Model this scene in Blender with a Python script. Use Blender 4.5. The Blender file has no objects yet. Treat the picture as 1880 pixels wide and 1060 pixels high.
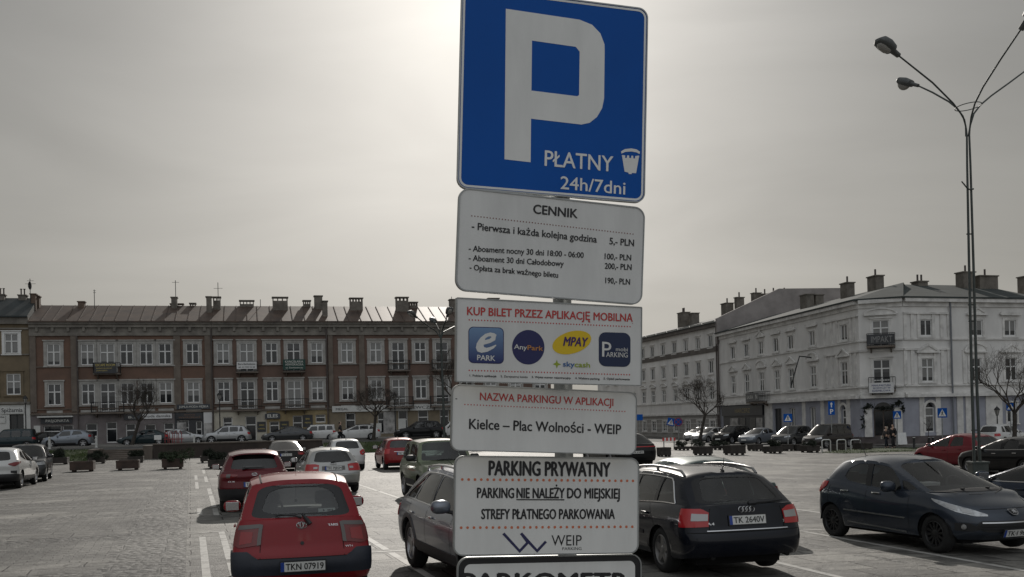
import bpy, bmesh, math, random
from mathutils import Vector, Matrix
from mathutils.geometry import tessellate_polygon, delaunay_2d_cdt
random.seed(7)
R = math.radians
C = bpy.context.scene.collection
SC = bpy.context.scene

# ------------------------------------------------------------------ camera
FPX, PPX, PPY, PITCH, ROLL, CAMZ = 1880.0, 940.0, 758.0, R(0.4876), 0.024, 2.1
CAM = Vector((0, 0, CAMZ))
FW = Vector((0, math.cos(PITCH), math.sin(PITCH)))
U0 = Vector((0, -math.sin(PITCH), math.cos(PITCH)))
X0 = Vector((1, 0, 0))
RT = X0 * math.cos(ROLL) - U0 * math.sin(ROLL)
UP = X0 * math.sin(ROLL) + U0 * math.cos(ROLL)
cd = bpy.data.cameras.new('camera')
cam = bpy.data.objects.new('camera', cd)
C.objects.link(cam)
cd.sensor_width = 36.0
cd.sensor_fit = 'HORIZONTAL'
cd.lens = 36.0 * FPX / 1880.0
cd.shift_y = (PPY - 530.0) / 1880.0
cd.clip_start = 0.05
cd.clip_end = 6000
m = Matrix.Identity(4)
for i in range(3):
    m[i][0], m[i][1], m[i][2], m[i][3] = RT[i], UP[i], -FW[i], CAM[i]
cam.matrix_world = m
SC.camera = cam

def ray(px, py):
    return FW + RT * ((px - PPX) / FPX) + UP * ((PPY - py) / FPX)
def at(px, py, d):
    r = ray(px, py)
    return CAM + r * (d / r.y)

# ------------------------------------------------------------------ sky and sun
SUN_PX = (872.0, -120.0)
sd = ray(*SUN_PX).normalized()
SUN_EL = math.asin(sd.z)
SUN_AZ = math.atan2(sd.x, sd.y)          # from +Y, clockwise
world = bpy.data.worlds.new('World')
SC.world = world
world.use_nodes = True
nt = world.node_tree
nt.nodes.clear()
N = nt.nodes.new
out = N('ShaderNodeOutputWorld')
bg = N('ShaderNodeBackground')
sky = N('ShaderNodeTexSky')
sky.sky_type = 'NISHITA'
sky.sun_disc = False
sky.sun_elevation = SUN_EL
sky.sun_rotation = SUN_AZ
sky.altitude = 250
sky.air_density = 1.0
sky.dust_density = 6.0
sky.ozone_density = 1.0
hs = N('ShaderNodeHueSaturation')
hs.inputs['Saturation'].default_value = 0.28
nt.links.new(sky.outputs[0], hs.inputs['Color'])
tc = N('ShaderNodeTexCoord')
dot = N('ShaderNodeVectorMath'); dot.operation = 'DOT_PRODUCT'
dot.inputs[1].default_value = sd
nt.links.new(tc.outputs['Generated'], dot.inputs[0])
ac = N('ShaderNodeMath'); ac.operation = 'ARCCOSINE'
nt.links.new(dot.outputs['Value'], ac.inputs[0])
def lobe(width, amp):
    a = N('ShaderNodeMath'); a.operation = 'MULTIPLY'; a.inputs[1].default_value = -1.0 / R(width)
    nt.links.new(ac.outputs[0], a.inputs[0])
    b = N('ShaderNodeMath'); b.operation = 'EXPONENT'
    nt.links.new(a.outputs[0], b.inputs[0])
    c = N('ShaderNodeMath'); c.operation = 'MULTIPLY'; c.inputs[1].default_value = amp
    nt.links.new(b.outputs[0], c.inputs[0])
    return c
# high thin cloud veil: soft streaks, and the aureole it makes round the sun
no = N('ShaderNodeTexNoise'); no.inputs['Scale'].default_value = 2.6; no.inputs['Detail'].default_value = 6; no.inputs['Distortion'].default_value = 0.6
mp = N('ShaderNodeMapping'); mp.inputs['Scale'].default_value = (1, 1, 3.4); mp.inputs['Rotation'].default_value = (0, .25, 0)
nt.links.new(tc.outputs['Generated'], mp.inputs[0]); nt.links.new(mp.outputs[0], no.inputs['Vector'])
mr = N('ShaderNodeMapRange'); mr.inputs[1].default_value = 0.3; mr.inputs[2].default_value = 0.7
mr.inputs[3].default_value = 0.90; mr.inputs[4].default_value = 1.08
nt.links.new(no.outputs[0], mr.inputs[0])
l1 = lobe(9.0, 2.2); l2 = lobe(2.8, 2.6)
ad = N('ShaderNodeMath'); ad.operation = 'ADD'
nt.links.new(l1.outputs[0], ad.inputs[0]); nt.links.new(l2.outputs[0], ad.inputs[1])
veil = N('ShaderNodeMix'); veil.data_type = 'RGBA'; veil.blend_type = 'MIX'
veil.inputs['Factor'].default_value = 0.85
veil.inputs['B'].default_value = (4.95, 4.80, 4.40, 1)
nt.links.new(hs.outputs[0], veil.inputs['A'])
sz = N('ShaderNodeSeparateXYZ'); nt.links.new(tc.outputs['Generated'], sz.inputs[0])
vr = N('ShaderNodeValToRGB'); nt.links.new(sz.outputs[2], vr.inputs[0])
vr.color_ramp.elements[0].position = 0.0; vr.color_ramp.elements[0].color = (.97, .935, .825, 1)
vr.color_ramp.elements[1].position = 0.42; vr.color_ramp.elements[1].color = (.52, .53, .515, 1)
vm = N('ShaderNodeMix'); vm.data_type = 'RGBA'; vm.blend_type = 'MULTIPLY'; vm.inputs['Factor'].default_value = 1.0
vm.inputs['A'].default_value = (5.25, 5.25, 5.25, 1); nt.links.new(vr.outputs[0], vm.inputs['B']); nt.links.new(vm.outputs['Result'], veil.inputs['B'])
glow = N('ShaderNodeMix'); glow.data_type = 'RGBA'; glow.blend_type = 'ADD'; glow.inputs['Factor'].default_value = 1.0
gc = N('ShaderNodeMix'); gc.data_type = 'RGBA'; gc.blend_type = 'MULTIPLY'; gc.inputs['Factor'].default_value = 1.0
gc.inputs['A'].default_value = (1.0, 0.91, 0.70, 1)
nt.links.new(ad.outputs[0], gc.inputs['B'])
nt.links.new(veil.outputs['Result'], glow.inputs['A']); nt.links.new(gc.outputs['Result'], glow.inputs['B'])
# bright sky lobe added behind the camera as fill for signs and facades
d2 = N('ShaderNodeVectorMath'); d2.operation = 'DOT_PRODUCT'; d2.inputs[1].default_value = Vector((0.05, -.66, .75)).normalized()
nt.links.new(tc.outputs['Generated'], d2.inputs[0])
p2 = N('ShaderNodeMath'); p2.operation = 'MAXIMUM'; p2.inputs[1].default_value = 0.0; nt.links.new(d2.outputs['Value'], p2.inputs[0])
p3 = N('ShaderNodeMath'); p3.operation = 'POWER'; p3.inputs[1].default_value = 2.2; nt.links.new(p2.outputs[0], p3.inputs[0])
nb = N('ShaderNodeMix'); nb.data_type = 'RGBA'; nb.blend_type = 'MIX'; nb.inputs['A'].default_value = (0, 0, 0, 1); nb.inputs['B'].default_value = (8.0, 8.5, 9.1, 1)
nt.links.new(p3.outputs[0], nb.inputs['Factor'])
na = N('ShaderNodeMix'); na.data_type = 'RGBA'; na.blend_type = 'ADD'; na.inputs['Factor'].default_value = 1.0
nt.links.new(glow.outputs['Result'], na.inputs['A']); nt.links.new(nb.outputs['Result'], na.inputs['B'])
cl = N('ShaderNodeMix'); cl.data_type = 'RGBA'; cl.blend_type = 'MULTIPLY'; cl.inputs['Factor'].default_value = 1.0
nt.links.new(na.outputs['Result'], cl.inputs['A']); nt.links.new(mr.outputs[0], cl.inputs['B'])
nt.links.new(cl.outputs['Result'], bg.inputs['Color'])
bg.inputs['Strength'].default_value = 0.10
nt.links.new(bg.outputs[0], out.inputs[0])

sl = bpy.data.lights.new('sun', 'SUN')
sl.energy = 4.3
sl.angle = R(0.7)
sl.color = (1.0, 0.94, 0.86)
so = bpy.data.objects.new('sun', sl)
so.rotation_euler = (-sd).to_track_quat('-Z', 'Y').to_euler()
so.location = (0, 0, 60)
C.objects.link(so)
SC.view_settings.view_transform = 'Standard'
SC.view_settings.look = 'None'
SC.view_settings.exposure = -0.72
SC.view_settings.gamma = 1.0

# ------------------------------------------------------------------ materials
MATS = {}
def M(name, col, rough=0.6, metal=0.0, var=0.0, scale=3.0, bump=0.0, bscale=40.0, coat=0.0, spec=0.5, dirt=None, stretch=(1, 1, 1)):
    """procedural principled material: colour broken up by noise, optional bump, coat and dirt"""
    if name in MATS: return MATS[name]
    mt = bpy.data.materials.new(name); mt.use_nodes = True
    t = mt.node_tree; b = t.nodes['Principled BSDF']
    b.inputs['Base Color'].default_value = (*col, 1)
    b.inputs['Roughness'].default_value = rough
    b.inputs['Metallic'].default_value = metal
    b.inputs['Specular IOR Level'].default_value = spec
    if coat:
        b.inputs['Coat Weight'].default_value = coat; b.inputs['Coat Roughness'].default_value = 0.04
    c = t.nodes.new('ShaderNodeTexCoord')
    if var or dirt:
        mpn = t.nodes.new('ShaderNodeMapping'); mpn.inputs['Scale'].default_value = stretch
        t.links.new(c.outputs['Object'], mpn.inputs[0])
        n = t.nodes.new('ShaderNodeTexNoise'); n.inputs['Scale'].default_value = scale; n.inputs['Detail'].default_value = 8; n.inputs['Roughness'].default_value = 0.62
        t.links.new(mpn.outputs[0], n.inputs['Vector'])
        r = t.nodes.new('ShaderNodeValToRGB')
        d2 = dirt if dirt else tuple(x * (1 - var) for x in col)
        r.color_ramp.elements[0].position = 0.3; r.color_ramp.elements[0].color = (*d2, 1)
        r.color_ramp.elements[1].position = 0.66; r.color_ramp.elements[1].color = (*[min(1, x * (1 + var * .6)) for x in col], 1)
        t.links.new(n.outputs[0], r.inputs[0]); t.links.new(r.outputs[0], b.inputs['Base Color'])
    if bump:
        n2 = t.nodes.new('ShaderNodeTexNoise'); n2.inputs['Scale'].default_value = bscale; n2.inputs['Detail'].default_value = 6
        t.links.new(c.outputs['Object'], n2.inputs['Vector'])
        bp = t.nodes.new('ShaderNodeBump'); bp.inputs['Strength'].default_value = bump; bp.inputs['Distance'].default_value = 0.02
        t.links.new(n2.outputs[0], bp.inputs['Height']); t.links.new(bp.outputs[0], b.inputs['Normal'])
    MATS[name] = mt
    return mt

def paint(name, col, metal=0.0, rough=0.32, coat=.7):
    """car paint: clear coat over colour, a film of road dust that breaks up the gloss"""
    if name in MATS: return MATS[name]
    mt = M(name, col, rough=rough, metal=metal, coat=coat, spec=.08)
    t = mt.node_tree; b = t.nodes['Principled BSDF']
    c = t.nodes.new('ShaderNodeTexCoord')
    n = t.nodes.new('ShaderNodeTexNoise'); n.inputs['Scale'].default_value = 2.5; n.inputs['Detail'].default_value = 9; n.inputs['Roughness'].default_value = .65
    t.links.new(c.outputs['Object'], n.inputs['Vector'])
    sp = t.nodes.new('ShaderNodeSeparateXYZ'); t.links.new(c.outputs['Object'], sp.inputs[0])
    m1 = t.nodes.new('ShaderNodeMapRange'); m1.inputs[1].default_value = 0.15; m1.inputs[2].default_value = 0.75; m1.inputs[3].default_value = 0.18; m1.inputs[4].default_value = 0.0
    t.links.new(sp.outputs[2], m1.inputs[0])
    m2 = t.nodes.new('ShaderNodeMapRange'); m2.inputs[1].default_value = .35; m2.inputs[2].default_value = .75; m2.inputs[3].default_value = 0.02; m2.inputs[4].default_value = .5
    t.links.new(n.outputs[0], m2.inputs[0])
    mu = t.nodes.new('ShaderNodeMath'); mu.operation = 'MULTIPLY_ADD'; mu.inputs[2].default_value = 0.0
    t.links.new(m1.outputs[0], mu.inputs[0]); t.links.new(m2.outputs[0], mu.inputs[1])
    mx = t.nodes.new('ShaderNodeMix'); mx.data_type = 'RGBA'
    mx.inputs['A'].default_value = (*col, 1); mx.inputs['B'].default_value = (.17, .15, .125, 1)
    t.links.new(mu.outputs[0], mx.inputs['Factor']); t.links.new(mx.outputs['Result'], b.inputs['Base Color'])
    m3 = t.nodes.new('ShaderNodeMapRange'); m3.inputs[1].default_value = .3; m3.inputs[2].default_value = .8; m3.inputs[3].default_value = .02; m3.inputs[4].default_value = .14
    t.links.new(n.outputs[0], m3.inputs[0]); t.links.new(m3.outputs[0], b.inputs['Coat Roughness'])
    return mt

def glass(name, tint, refl=0.9, rough=0.02):
    """car glass: tinted see-through sheet with fresnel reflection"""
    if name in MATS: return MATS[name]
    mt = bpy.data.materials.new(name); mt.use_nodes = True
    t = mt.node_tree; t.nodes.clear()
    o = t.nodes.new('ShaderNodeOutputMaterial'); mx = t.nodes.new('ShaderNodeMixShader')
    tr = t.nodes.new('ShaderNodeBsdfTransparent'); tr.inputs[0].default_value = (*tint, 1)
    gl = t.nodes.new('ShaderNodeBsdfGlossy'); gl.inputs['Roughness'].default_value = rough; gl.inputs[0].default_value = (refl, refl, refl, 1)
    fr = t.nodes.new('ShaderNodeFresnel'); fr.inputs[0].default_value = 1.75
    cxn = t.nodes.new('ShaderNodeTexCoord'); nz = t.nodes.new('ShaderNodeTexNoise'); nz.inputs['Scale'].default_value = 3; nz.inputs['Detail'].default_value = 7
    t.links.new(cxn.outputs['Object'], nz.inputs['Vector'])
    df = t.nodes.new('ShaderNodeBsdfDiffuse'); df.inputs[0].default_value = (.45, .43, .4, 1)
    mrr = t.nodes.new('ShaderNodeMapRange'); mrr.inputs[1].default_value = .35; mrr.inputs[2].default_value = .8; mrr.inputs[3].default_value = .003; mrr.inputs[4].default_value = .035
    t.links.new(nz.outputs[0], mrr.inputs[0])
    m0 = t.nodes.new('ShaderNodeMixShader')
    t.links.new(mrr.outputs[0], m0.inputs[0]); t.links.new(tr.outputs[0], m0.inputs[1]); t.links.new(df.outputs[0], m0.inputs[2])
    t.links.new(fr.outputs[0], mx.inputs[0]); t.links.new(m0.outputs[0], mx.inputs[1]); t.links.new(gl.outputs[0], mx.inputs[2])
    t.links.new(mx.outputs[0], o.inputs[0])
    MATS[name] = mt
    return mt

# ------------------------------------------------------------------ mesh helpers
def tag(o, label=None, cat=None, group=None, kind=None):
    if label: o['label'] = label
    if cat: o['category'] = cat
    if group: o['group'] = group
    if kind: o['kind'] = kind
    return o
def empty(name, loc=(0, 0, 0), rz=0.0, label=None, cat=None, group=None):
    o = bpy.data.objects.new(name, None); C.objects.link(o)
    o.empty_display_size = 0.2
    o.location = loc; o.rotation_euler = (0, 0, rz)
    return tag(o, label, cat, group)
def wloc(o):
    v = Vector((0, 0, 0))
    while o is not None:
        v += o.location; o = o.parent
    return v
class MB:
    """mesh builder: collects polygons, links them as one mesh object"""
    def __init__(s): s.v = []; s.f = []
    def add(s, vs, fs):
        k = len(s.v); s.v += [tuple(p) for p in vs]; s.f += [tuple(i + k for i in f) for f in fs]; return s
    def box(s, x0, x1, y0, y1, z0, z1, tr=None):
        vs = [Vector((x, y, z)) for x in (x0, x1) for y in (y0, y1) for z in (z0, z1)]
        if tr: vs = [tr(p) for p in vs]
        return s.add(vs, [(0, 1, 3, 2), (4, 6, 7, 5), (0, 4, 5, 1), (2, 3, 7, 6), (0, 2, 6, 4), (1, 5, 7, 3)])
    def rbox(s, x0, x1, y0, y1, z0, z1, r=0.02, tr=None, seg=2):
        bm = bmesh.new(); bmesh.ops.create_cube(bm, size=1)
        for v in bm.verts:
            v.co = Vector(((x0 + x1) / 2 + v.co.x * (x1 - x0), (y0 + y1) / 2 + v.co.y * (y1 - y0), (z0 + z1) / 2 + v.co.z * (z1 - z0)))
        bmesh.ops.bevel(bm, geom=bm.edges[:], offset=r, segments=seg, affect='EDGES', profile=0.6)
        vs = [v.co.copy() for v in bm.verts]
        if tr: vs = [tr(p) for p in vs]
        s.add(vs, [[v.index for v in f.verts] for f in bm.faces]); bm.free(); return s
    def grid(s, rows, close=False, flip=False):
        """rows: list of equal-length point lists"""
        n = len(rows[0]); vs = [p for r in rows for p in r]; fs = []
        for i in range(len(rows) - 1):
            for j in range(n - (0 if close else 1)):
                a = i * n + j; b = i * n + (j + 1) % n; c = b + n; d = a + n
                fs.append((a, d, c, b) if flip else (a, b, c, d))
        return s.add(vs, fs)
    def tube(s, pts, rads, n=8, cap=True):
        pts = [Vector(p) for p in pts]
        if not hasattr(rads, '__len__'): rads = [rads] * len(pts)
        rows = []; prev = None
        for i, p in enumerate(pts):
            d = (pts[min(i + 1, len(pts) - 1)] - pts[max(i - 1, 0)]).normalized()
            if prev is None:
                a = d.orthogonal().normalized()
            else:
                a = (prev - d * prev.dot(d)); a = a.normalized() if a.length > 1e-6 else d.orthogonal().normalized()
            prev = a; b = d.cross(a)
            rows.append([p + (a * math.cos(t) + b * math.sin(t)) * rads[i] for t in [2 * math.pi * k / n for k in range(n)]])
        k = len(s.v); s.grid(rows, close=True)
        if cap:
            s.f.append(tuple(k + j for j in range(n))[::-1]); e = k + (len(rows) - 1) * n; s.f.append(tuple(e + j for j in range(n)))
        return s
    def lathe(s, prof, n=32, tr=None):
        """prof: (radius, height) pairs, turned round local Z"""
        rows = [[Vector((r * math.cos(2 * math.pi * k / n), r * math.sin(2 * math.pi * k / n), h)) for k in range(n)] for r, h in prof]
        if tr: rows = [[tr(p) for p in r] for r in rows]
        return s.grid(rows, close=True)
    def prism(s, poly, y0, y1, tr=None):
        """poly in (x,z), extruded along y"""
        n = len(poly); vs = [Vector((x, y0, z)) for x, z in poly] + [Vector((x, y1, z)) for x, z in poly]
        if tr: vs = [tr(p) for p in vs]
        fs = [(i, (i + 1) % n, n + (i + 1) % n, n + i) for i in range(n)]
        tri = tessellate_polygon([[Vector((x, z, 0)) for x, z in poly]])
        fs += [tuple(t) for t in tri] + [tuple(n + i for i in reversed(t)) for t in tri]
        return s.add(vs, fs)
    def build(s, name, mat, parent=None, world=False, smooth=False, angle=40, weld=False, kind=None):
        me = bpy.data.meshes.new(name)
        off = wloc(parent) if (world and parent is not None) else Vector((0, 0, 0))
        me.from_pydata([(x - off.x, y - off.y, z - off.z) for x, y, z in s.v], [], s.f)
        bm = bmesh.new(); bm.from_mesh(me)
        if weld: bmesh.ops.remove_doubles(bm, verts=bm.verts, dist=weld if weld is not True else 1e-4)
        bmesh.ops.recalc_face_normals(bm, faces=bm.faces)
        if smooth:
            ca = R(angle)
            for f in bm.faces: f.smooth = True
            for e in bm.edges:
                if len(e.link_faces) == 2 and e.calc_face_angle(0) > ca: e.smooth = False
        bm.to_mesh(me); bm.free()
        if isinstance(mat, (list, tuple)):
            for q in mat: me.materials.append(q)
        else: me.materials.append(mat)
        o = bpy.data.objects.new(name, me); C.objects.link(o)
        if parent is not None: o.parent = parent
        if kind: o['kind'] = kind
        return o
def copy_tree(o, parent=None):
    c = o.copy(); C.objects.link(c)
    if parent is not None: c.parent = parent
    for ch in [q for q in bpy.data.objects if q.parent == o]: copy_tree(ch, c)
    return c
def interp(xs, ys, x):
    if x <= xs[0]: return ys[0]
    for i in range(1, len(xs)):
        if x <= xs[i]:
            t = (x - xs[i - 1]) / (xs[i] - xs[i - 1] + 1e-12)
            return ys[i - 1] + (ys[i] - ys[i - 1]) * t
    return ys[-1]
def sinterp(xs, ys, x):
    """smooth (monotone hermite-like) interpolation"""
    if x <= xs[0]: return ys[0]
    if x >= xs[-1]: return ys[-1]
    n = len(xs)
    def sl(i):
        if i == 0: return (ys[1] - ys[0]) / (xs[1] - xs[0])
        if i == n - 1: return (ys[-1] - ys[-2]) / (xs[-1] - xs[-2])
        a = (ys[i] - ys[i - 1]) / (xs[i] - xs[i - 1]); b = (ys[i + 1] - ys[i]) / (xs[i + 1] - xs[i])
        return 0 if a * b <= 0 else 2 * a * b / (a + b)
    for i in range(1, n):
        if x <= xs[i]:
            h = xs[i] - xs[i - 1]; t = (x - xs[i - 1]) / h
            m0, m1 = sl(i - 1) * h, sl(i) * h
            return (2 * t ** 3 - 3 * t * t + 1) * ys[i - 1] + (t ** 3 - 2 * t * t + t) * m0 + (-2 * t ** 3 + 3 * t * t) * ys[i] + (t ** 3 - t * t) * m1

# ------------------------------------------------------------------ lettering
def text_verts(s, bold=0.0, spacing=1.0, shear=0.0):
    cu = bpy.data.curves.new('lettering', 'FONT'); cu.body = s; cu.size = 1.0; cu.offset = bold; cu.resolution_u = 3
    cu.space_character = spacing; cu.shear = shear
    o = bpy.data.objects.new('lettering', cu); C.objects.link(o)
    dg = bpy.context.evaluated_depsgraph_get()
    me = bpy.data.meshes.new_from_object(o.evaluated_get(dg))
    vs = [v.co.copy() for v in me.vertices]; fs = [tuple(p.vertices) for p in me.polygons]
    bpy.data.objects.remove(o); bpy.data.curves.remove(cu); bpy.data.meshes.remove(me)
    return vs, fs
CAPH = None
def text_into(mb, s, u0, u1, v0, cap, tr, bold=0.0, spacing=1.0, shear=0.0, slope=0.0):
    """writes s so that it runs from u0 to u1 on baseline v0 with the given capital height; tr maps (u,v)"""
    global CAPH
    if CAPH is None:
        q, _ = text_verts('H'); CAPH = max(p.y for p in q) - min(p.y for p in q)
    vs, fs = text_verts(s, 0.0, spacing, shear)
    if not vs: return
    a = min(p.x for p in vs); b = max(p.x for p in vs)
    kx = (u1 - u0) / (b - a); ky = cap / CAPH
    g = bold * .9
    sh = [(0, 0)] if g <= 0 else [(0, 0), (-g, 0), (g, 0), (0, g * .7), (0, -g * .7)]     # stroke weight
    n3 = (tr(0, 0) - tr(1, 0)).cross(tr(0, 0) - tr(0, 1)).normalized()
    for j, (dx, dy) in enumerate(sh):
        mb.add([tr(u0 + (p.x - a) * kx + dx * ky, v0 + (p.y + dy) * ky + slope * ((p.x - a) * kx)) + n3 * (.00012 * j) for p in vs], fs)

# ------------------------------------------------------------------ terrain heights
AXQ = Vector((-0.2995, 0.9541)); AXP = Vector((0.9541, 0.2995))     # axes of the square
def pq(p, q): return AXP * p + AXQ * q
def gz(x, y):
    e = max(0.0, x - 1.0)
    return -0.019 * e if e < 45 else -0.019 * 45
def ground(px, py, extra=0.0):
    d = 20.0
    for _ in range(40):
        r = ray(px, py); x = r.x / r.y * d
        k = (gz(x, d) + extra - CAMZ) / r.z
        d = 0.5 * d + 0.5 * k * r.y
    return Vector((r.x / r.y * d, d, gz(r.x / r.y * d, d) + extra))
# ------------------------------------------------------------------ ground
def ground_material():
    mt = bpy.data.materials.new('stone_paving'); mt.use_nodes = True
    t = mt.node_tree; b = t.nodes['Principled BSDF']; L = t.links.new; NN = t.nodes.new
    g = NN('ShaderNodeNewGeometry')
    mp = NN('ShaderNodeMapping'); mp.vector_type = 'POINT'; mp.inputs['Rotation'].default_value = (0, 0, -math.atan2(AXP.y, AXP.x))
    L(g.outputs['Position'], mp.inputs[0])
    sx = NN('ShaderNodeSeparateXYZ'); L(mp.outputs[0], sx.inputs[0])
    def math_(op, a, bv=None, c=None):
        n = NN('ShaderNodeMath'); n.operation = op
        for i, q in enumerate((a, bv, c)):
            if q is None: continue
            if isinstance(q, (int, float)): n.inputs[i].default_value = q
            else: L(q, n.inputs[i])
        return n.outputs[0]
    def ramp(a, stops):
        n = NN('ShaderNodeValToRGB'); L(a, n.inputs[0])
        while len(n.color_ramp.elements) < len(stops): n.color_ramp.elements.new(0.5)
        for e, (p, c) in zip(n.color_ramp.elements, stops): e.position = p; e.color = (*c, 1)
        return n.outputs[0]
    def mix(f, a, c, bt='MIX'):
        n = NN('ShaderNodeMix'); n.data_type = 'RGBA'; n.blend_type = bt
        for k, q in (('Factor', f), ('A', a), ('B', c)):
            if isinstance(q, tuple): n.inputs[k].default_value = (*q, 1)
            elif isinstance(q, (int, float)): n.inputs[k].default_value = q
            else: L(q, n.inputs[k])
        return n.outputs['Result']
    def noise(sc, det=6, dist=0.0, vec=None, rough=.6):
        n = NN('ShaderNodeTexNoise'); n.inputs['Scale'].default_value = sc; n.inputs['Detail'].default_value = det
        n.inputs['Distortion'].default_value = dist; n.inputs['Roughness'].default_value = rough; L(vec or mp.outputs[0], n.inputs['Vector']); return n.outputs[0]
    # wobble so that joints are never ruler straight
    wv = NN('ShaderNodeTexNoise'); wv.inputs['Scale'].default_value = 0.9; wv.inputs['Detail'].default_value = 3; L(mp.outputs[0], wv.inputs['Vector'])
    ws = NN('ShaderNodeVectorMath'); ws.operation = 'MULTIPLY_ADD'; ws.inputs[1].default_value = (.12, .12, 0)
    L(wv.outputs['Color'], ws.inputs[0]); L(mp.outputs[0], ws.inputs[2])
    def brick(w, h, mortar, vec, c1, c2, cm, off=.5):
        n = NN('ShaderNodeTexBrick'); n.inputs['Scale'].default_value = 1.0; n.offset = off
        n.inputs['Brick Width'].default_value = w; n.inputs['Row Height'].default_value = h; n.inputs['Mortar Size'].default_value = mortar
        n.inputs['Color1'].default_value = (*c1, 1); n.inputs['Color2'].default_value = (*c2, 1); n.inputs['Mortar'].default_value = (*cm, 1)
        n.inputs['Mortar Smooth'].default_value = .35; n.inputs['Bias'].default_value = -.1
        L(vec, n.inputs['Vector']); return n
    slab = brick(1.15, .72, .016, ws.outputs[0], (.215, .207, .192), (.125, .121, .113), (.028, .026, .024), .37)
    setts = brick(.34, .17, .010, ws.outputs[0], (.165, .16, .15), (.125, .121, .114), (.065, .062, .057))
    vo = NN('ShaderNodeTexVoronoi'); vo.inputs['Scale'].default_value = 8.0; L(ws.outputs[0], vo.inputs['Vector'])
    cob = ramp(vo.outputs['Distance'], [(.1, (.18, .176, .168)), (.55, (.115, .112, .106)), (.85, (.05, .048, .045))])
    # layout of the square: sett field on the left, cobble bands, big slabs on the right
    P, Q = sx.outputs[0], sx.outputs[1]
    jit = math_('MULTIPLY_ADD', noise(1.3, 4), .55, -.27)
    Pj = math_('ADD', P, jit); Qj = math_('ADD', Q, jit)
    left = math_('LESS_THAN', Pj, -1.35)
    bandP = math_('MULTIPLY', math_('GREATER_THAN', Pj, -1.35), math_('LESS_THAN', P, -.12))
    fq = math_('FRACT', math_('DIVIDE', math_('ADD', Qj, 1.1), 5.6))
    bandQ = math_('MULTIPLY', math_('LESS_THAN', fq, .16), math_('LESS_THAN', P, -.12))
    stripQ = math_('MULTIPLY', math_('MULTIPLY', math_('GREATER_THAN', fq, .12), math_('LESS_THAN', fq, .38)), math_('LESS_THAN', P, -.12))
    fp2 = math_('FRACT', math_('DIVIDE', math_('ADD', Pj, 1.2), 5.06))
    bandR = math_('MULTIPLY', math_('LESS_THAN', fp2, .2), math_('GREATER_THAN', P, .8))
    patchy = math_('GREATER_THAN', noise(.55, 3), .56)
    bandR = math_('MULTIPLY', bandR, patchy)
    cobm = math_('MAXIMUM', math_('MAXIMUM', bandP, bandQ), bandR)
    settm = math_('MULTIPLY', left, math_('SUBTRACT', 1.0, stripQ))
    col = mix(settm, slab.outputs['Color'], setts.outputs['Color'])
    col = mix(cobm, col, cob)
    # wear, stains, lighter replaced slabs
    big = noise(.35, 7, .4); mid = noise(2.1, 8, .6, rough=.7)
    col = mix(1.0, col, ramp(big, [(.34, (.46, .46, .465)), (.5, (.80, .80, .79)), (.64, (1.28, 1.27, 1.24))]), 'MULTIPLY')
    col = mix(1.0, col, ramp(mid, [(.32, (.55, .55, .55)), (.5, (1.0, 1.0, 1.0)), (.72, (1.28, 1.27, 1.25))]), 'MULTIPLY')
    oil = ramp(noise(.85, 5, .8, rough=.5), [(.60, (1, 1, 1)), (.72, (.5, .5, .5))])
    col = mix(1.0, col, oil, 'MULTIPLY')
    # cracks
    cv = NN('ShaderNodeTexVoronoi'); cv.feature = 'DISTANCE_TO_EDGE'; cv.inputs['Scale'].default_value = .62
    w2 = NN('ShaderNodeTexNoise'); w2.inputs['Scale'].default_value = 2.6; w2.inputs['Detail'].default_value = 6; L(mp.outputs[0], w2.inputs['Vector'])
    w3 = NN('ShaderNodeVectorMath'); w3.operation = 'MULTIPLY_ADD'; w3.inputs[1].default_value = (.5, .5, 0); L(w2.outputs['Color'], w3.inputs[0]); L(mp.outputs[0], w3.inputs[2])
    L(w3.outputs[0], cv.inputs['Vector'])
    ck = math_('MULTIPLY', math_('LESS_THAN', cv.outputs['Distance'], .011), math_('GREATER_THAN', noise(.8, 3), .5))
    col = mix(math_('MULTIPLY', ck, .75), col, (.05, .046, .04))
    # thin dark gaps where slabs have sunk, stretched along the perpendicular of the square
    gp = NN('ShaderNodeMapping'); gp.inputs['Scale'].default_value = (.5, 2.4, 1); L(mp.outputs[0], gp.inputs[0])
    gap = noise(1.1, 5, .3, gp.outputs[0], .55)
    gm = math_('MULTIPLY', math_('GREATER_THAN', gap, .655), math_('GREATER_THAN', noise(.22, 2), .47))
    col = mix(math_('MULTIPLY', gm, .5), col, (.07, .065, .057))
    lg = math_('MULTIPLY', math_('LESS_THAN', gap, .33), .5)
    col = mix(lg, col, (.31, .30, .275))
    L(col, b.inputs['Base Color'])
    b.inputs['Roughness'].default_value = .66
    b.inputs['Specular IOR Level'].default_value = .26
    hgt = math_('ADD', math_('MULTIPLY', mid, .9), math_('MULTIPLY', noise(30, 4), .25))
    hb = math_('ADD', hgt, math_('MULTIPLY', mix(settm, slab.outputs['Fac'], setts.outputs['Fac']), -.7))
    hb = math_('SUBTRACT', hb, math_('MULTIPLY', cobm, math_('MULTIPLY', vo.outputs['Distance'], .55)))
    hb = math_('SUBTRACT', hb, math_('MULTIPLY', gm, .5))
    bp = NN('ShaderNodeBump'); bp.inputs['Strength'].default_value = 1.0; bp.inputs['Distance'].default_value = .045
    L(hb, bp.inputs['Height']); L(bp.outputs[0], b.inputs['Normal'])
    return mt
M_GROUND = ground_material()
xs = [-2500, -600, -200, -120, -80, -60, -45] + [-40 + i * 2.0 for i in range(52)] + [70, 90, 130, 250, 700, 2500]
ys = [-400, -100, -40] + [-20 + i * 2.0 for i in range(70)] + [130, 150, 200, 400, 900, 2800]
mb = MB(); mb.grid([[(x, y, gz(x, y)) for x in xs] for y in ys])
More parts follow.
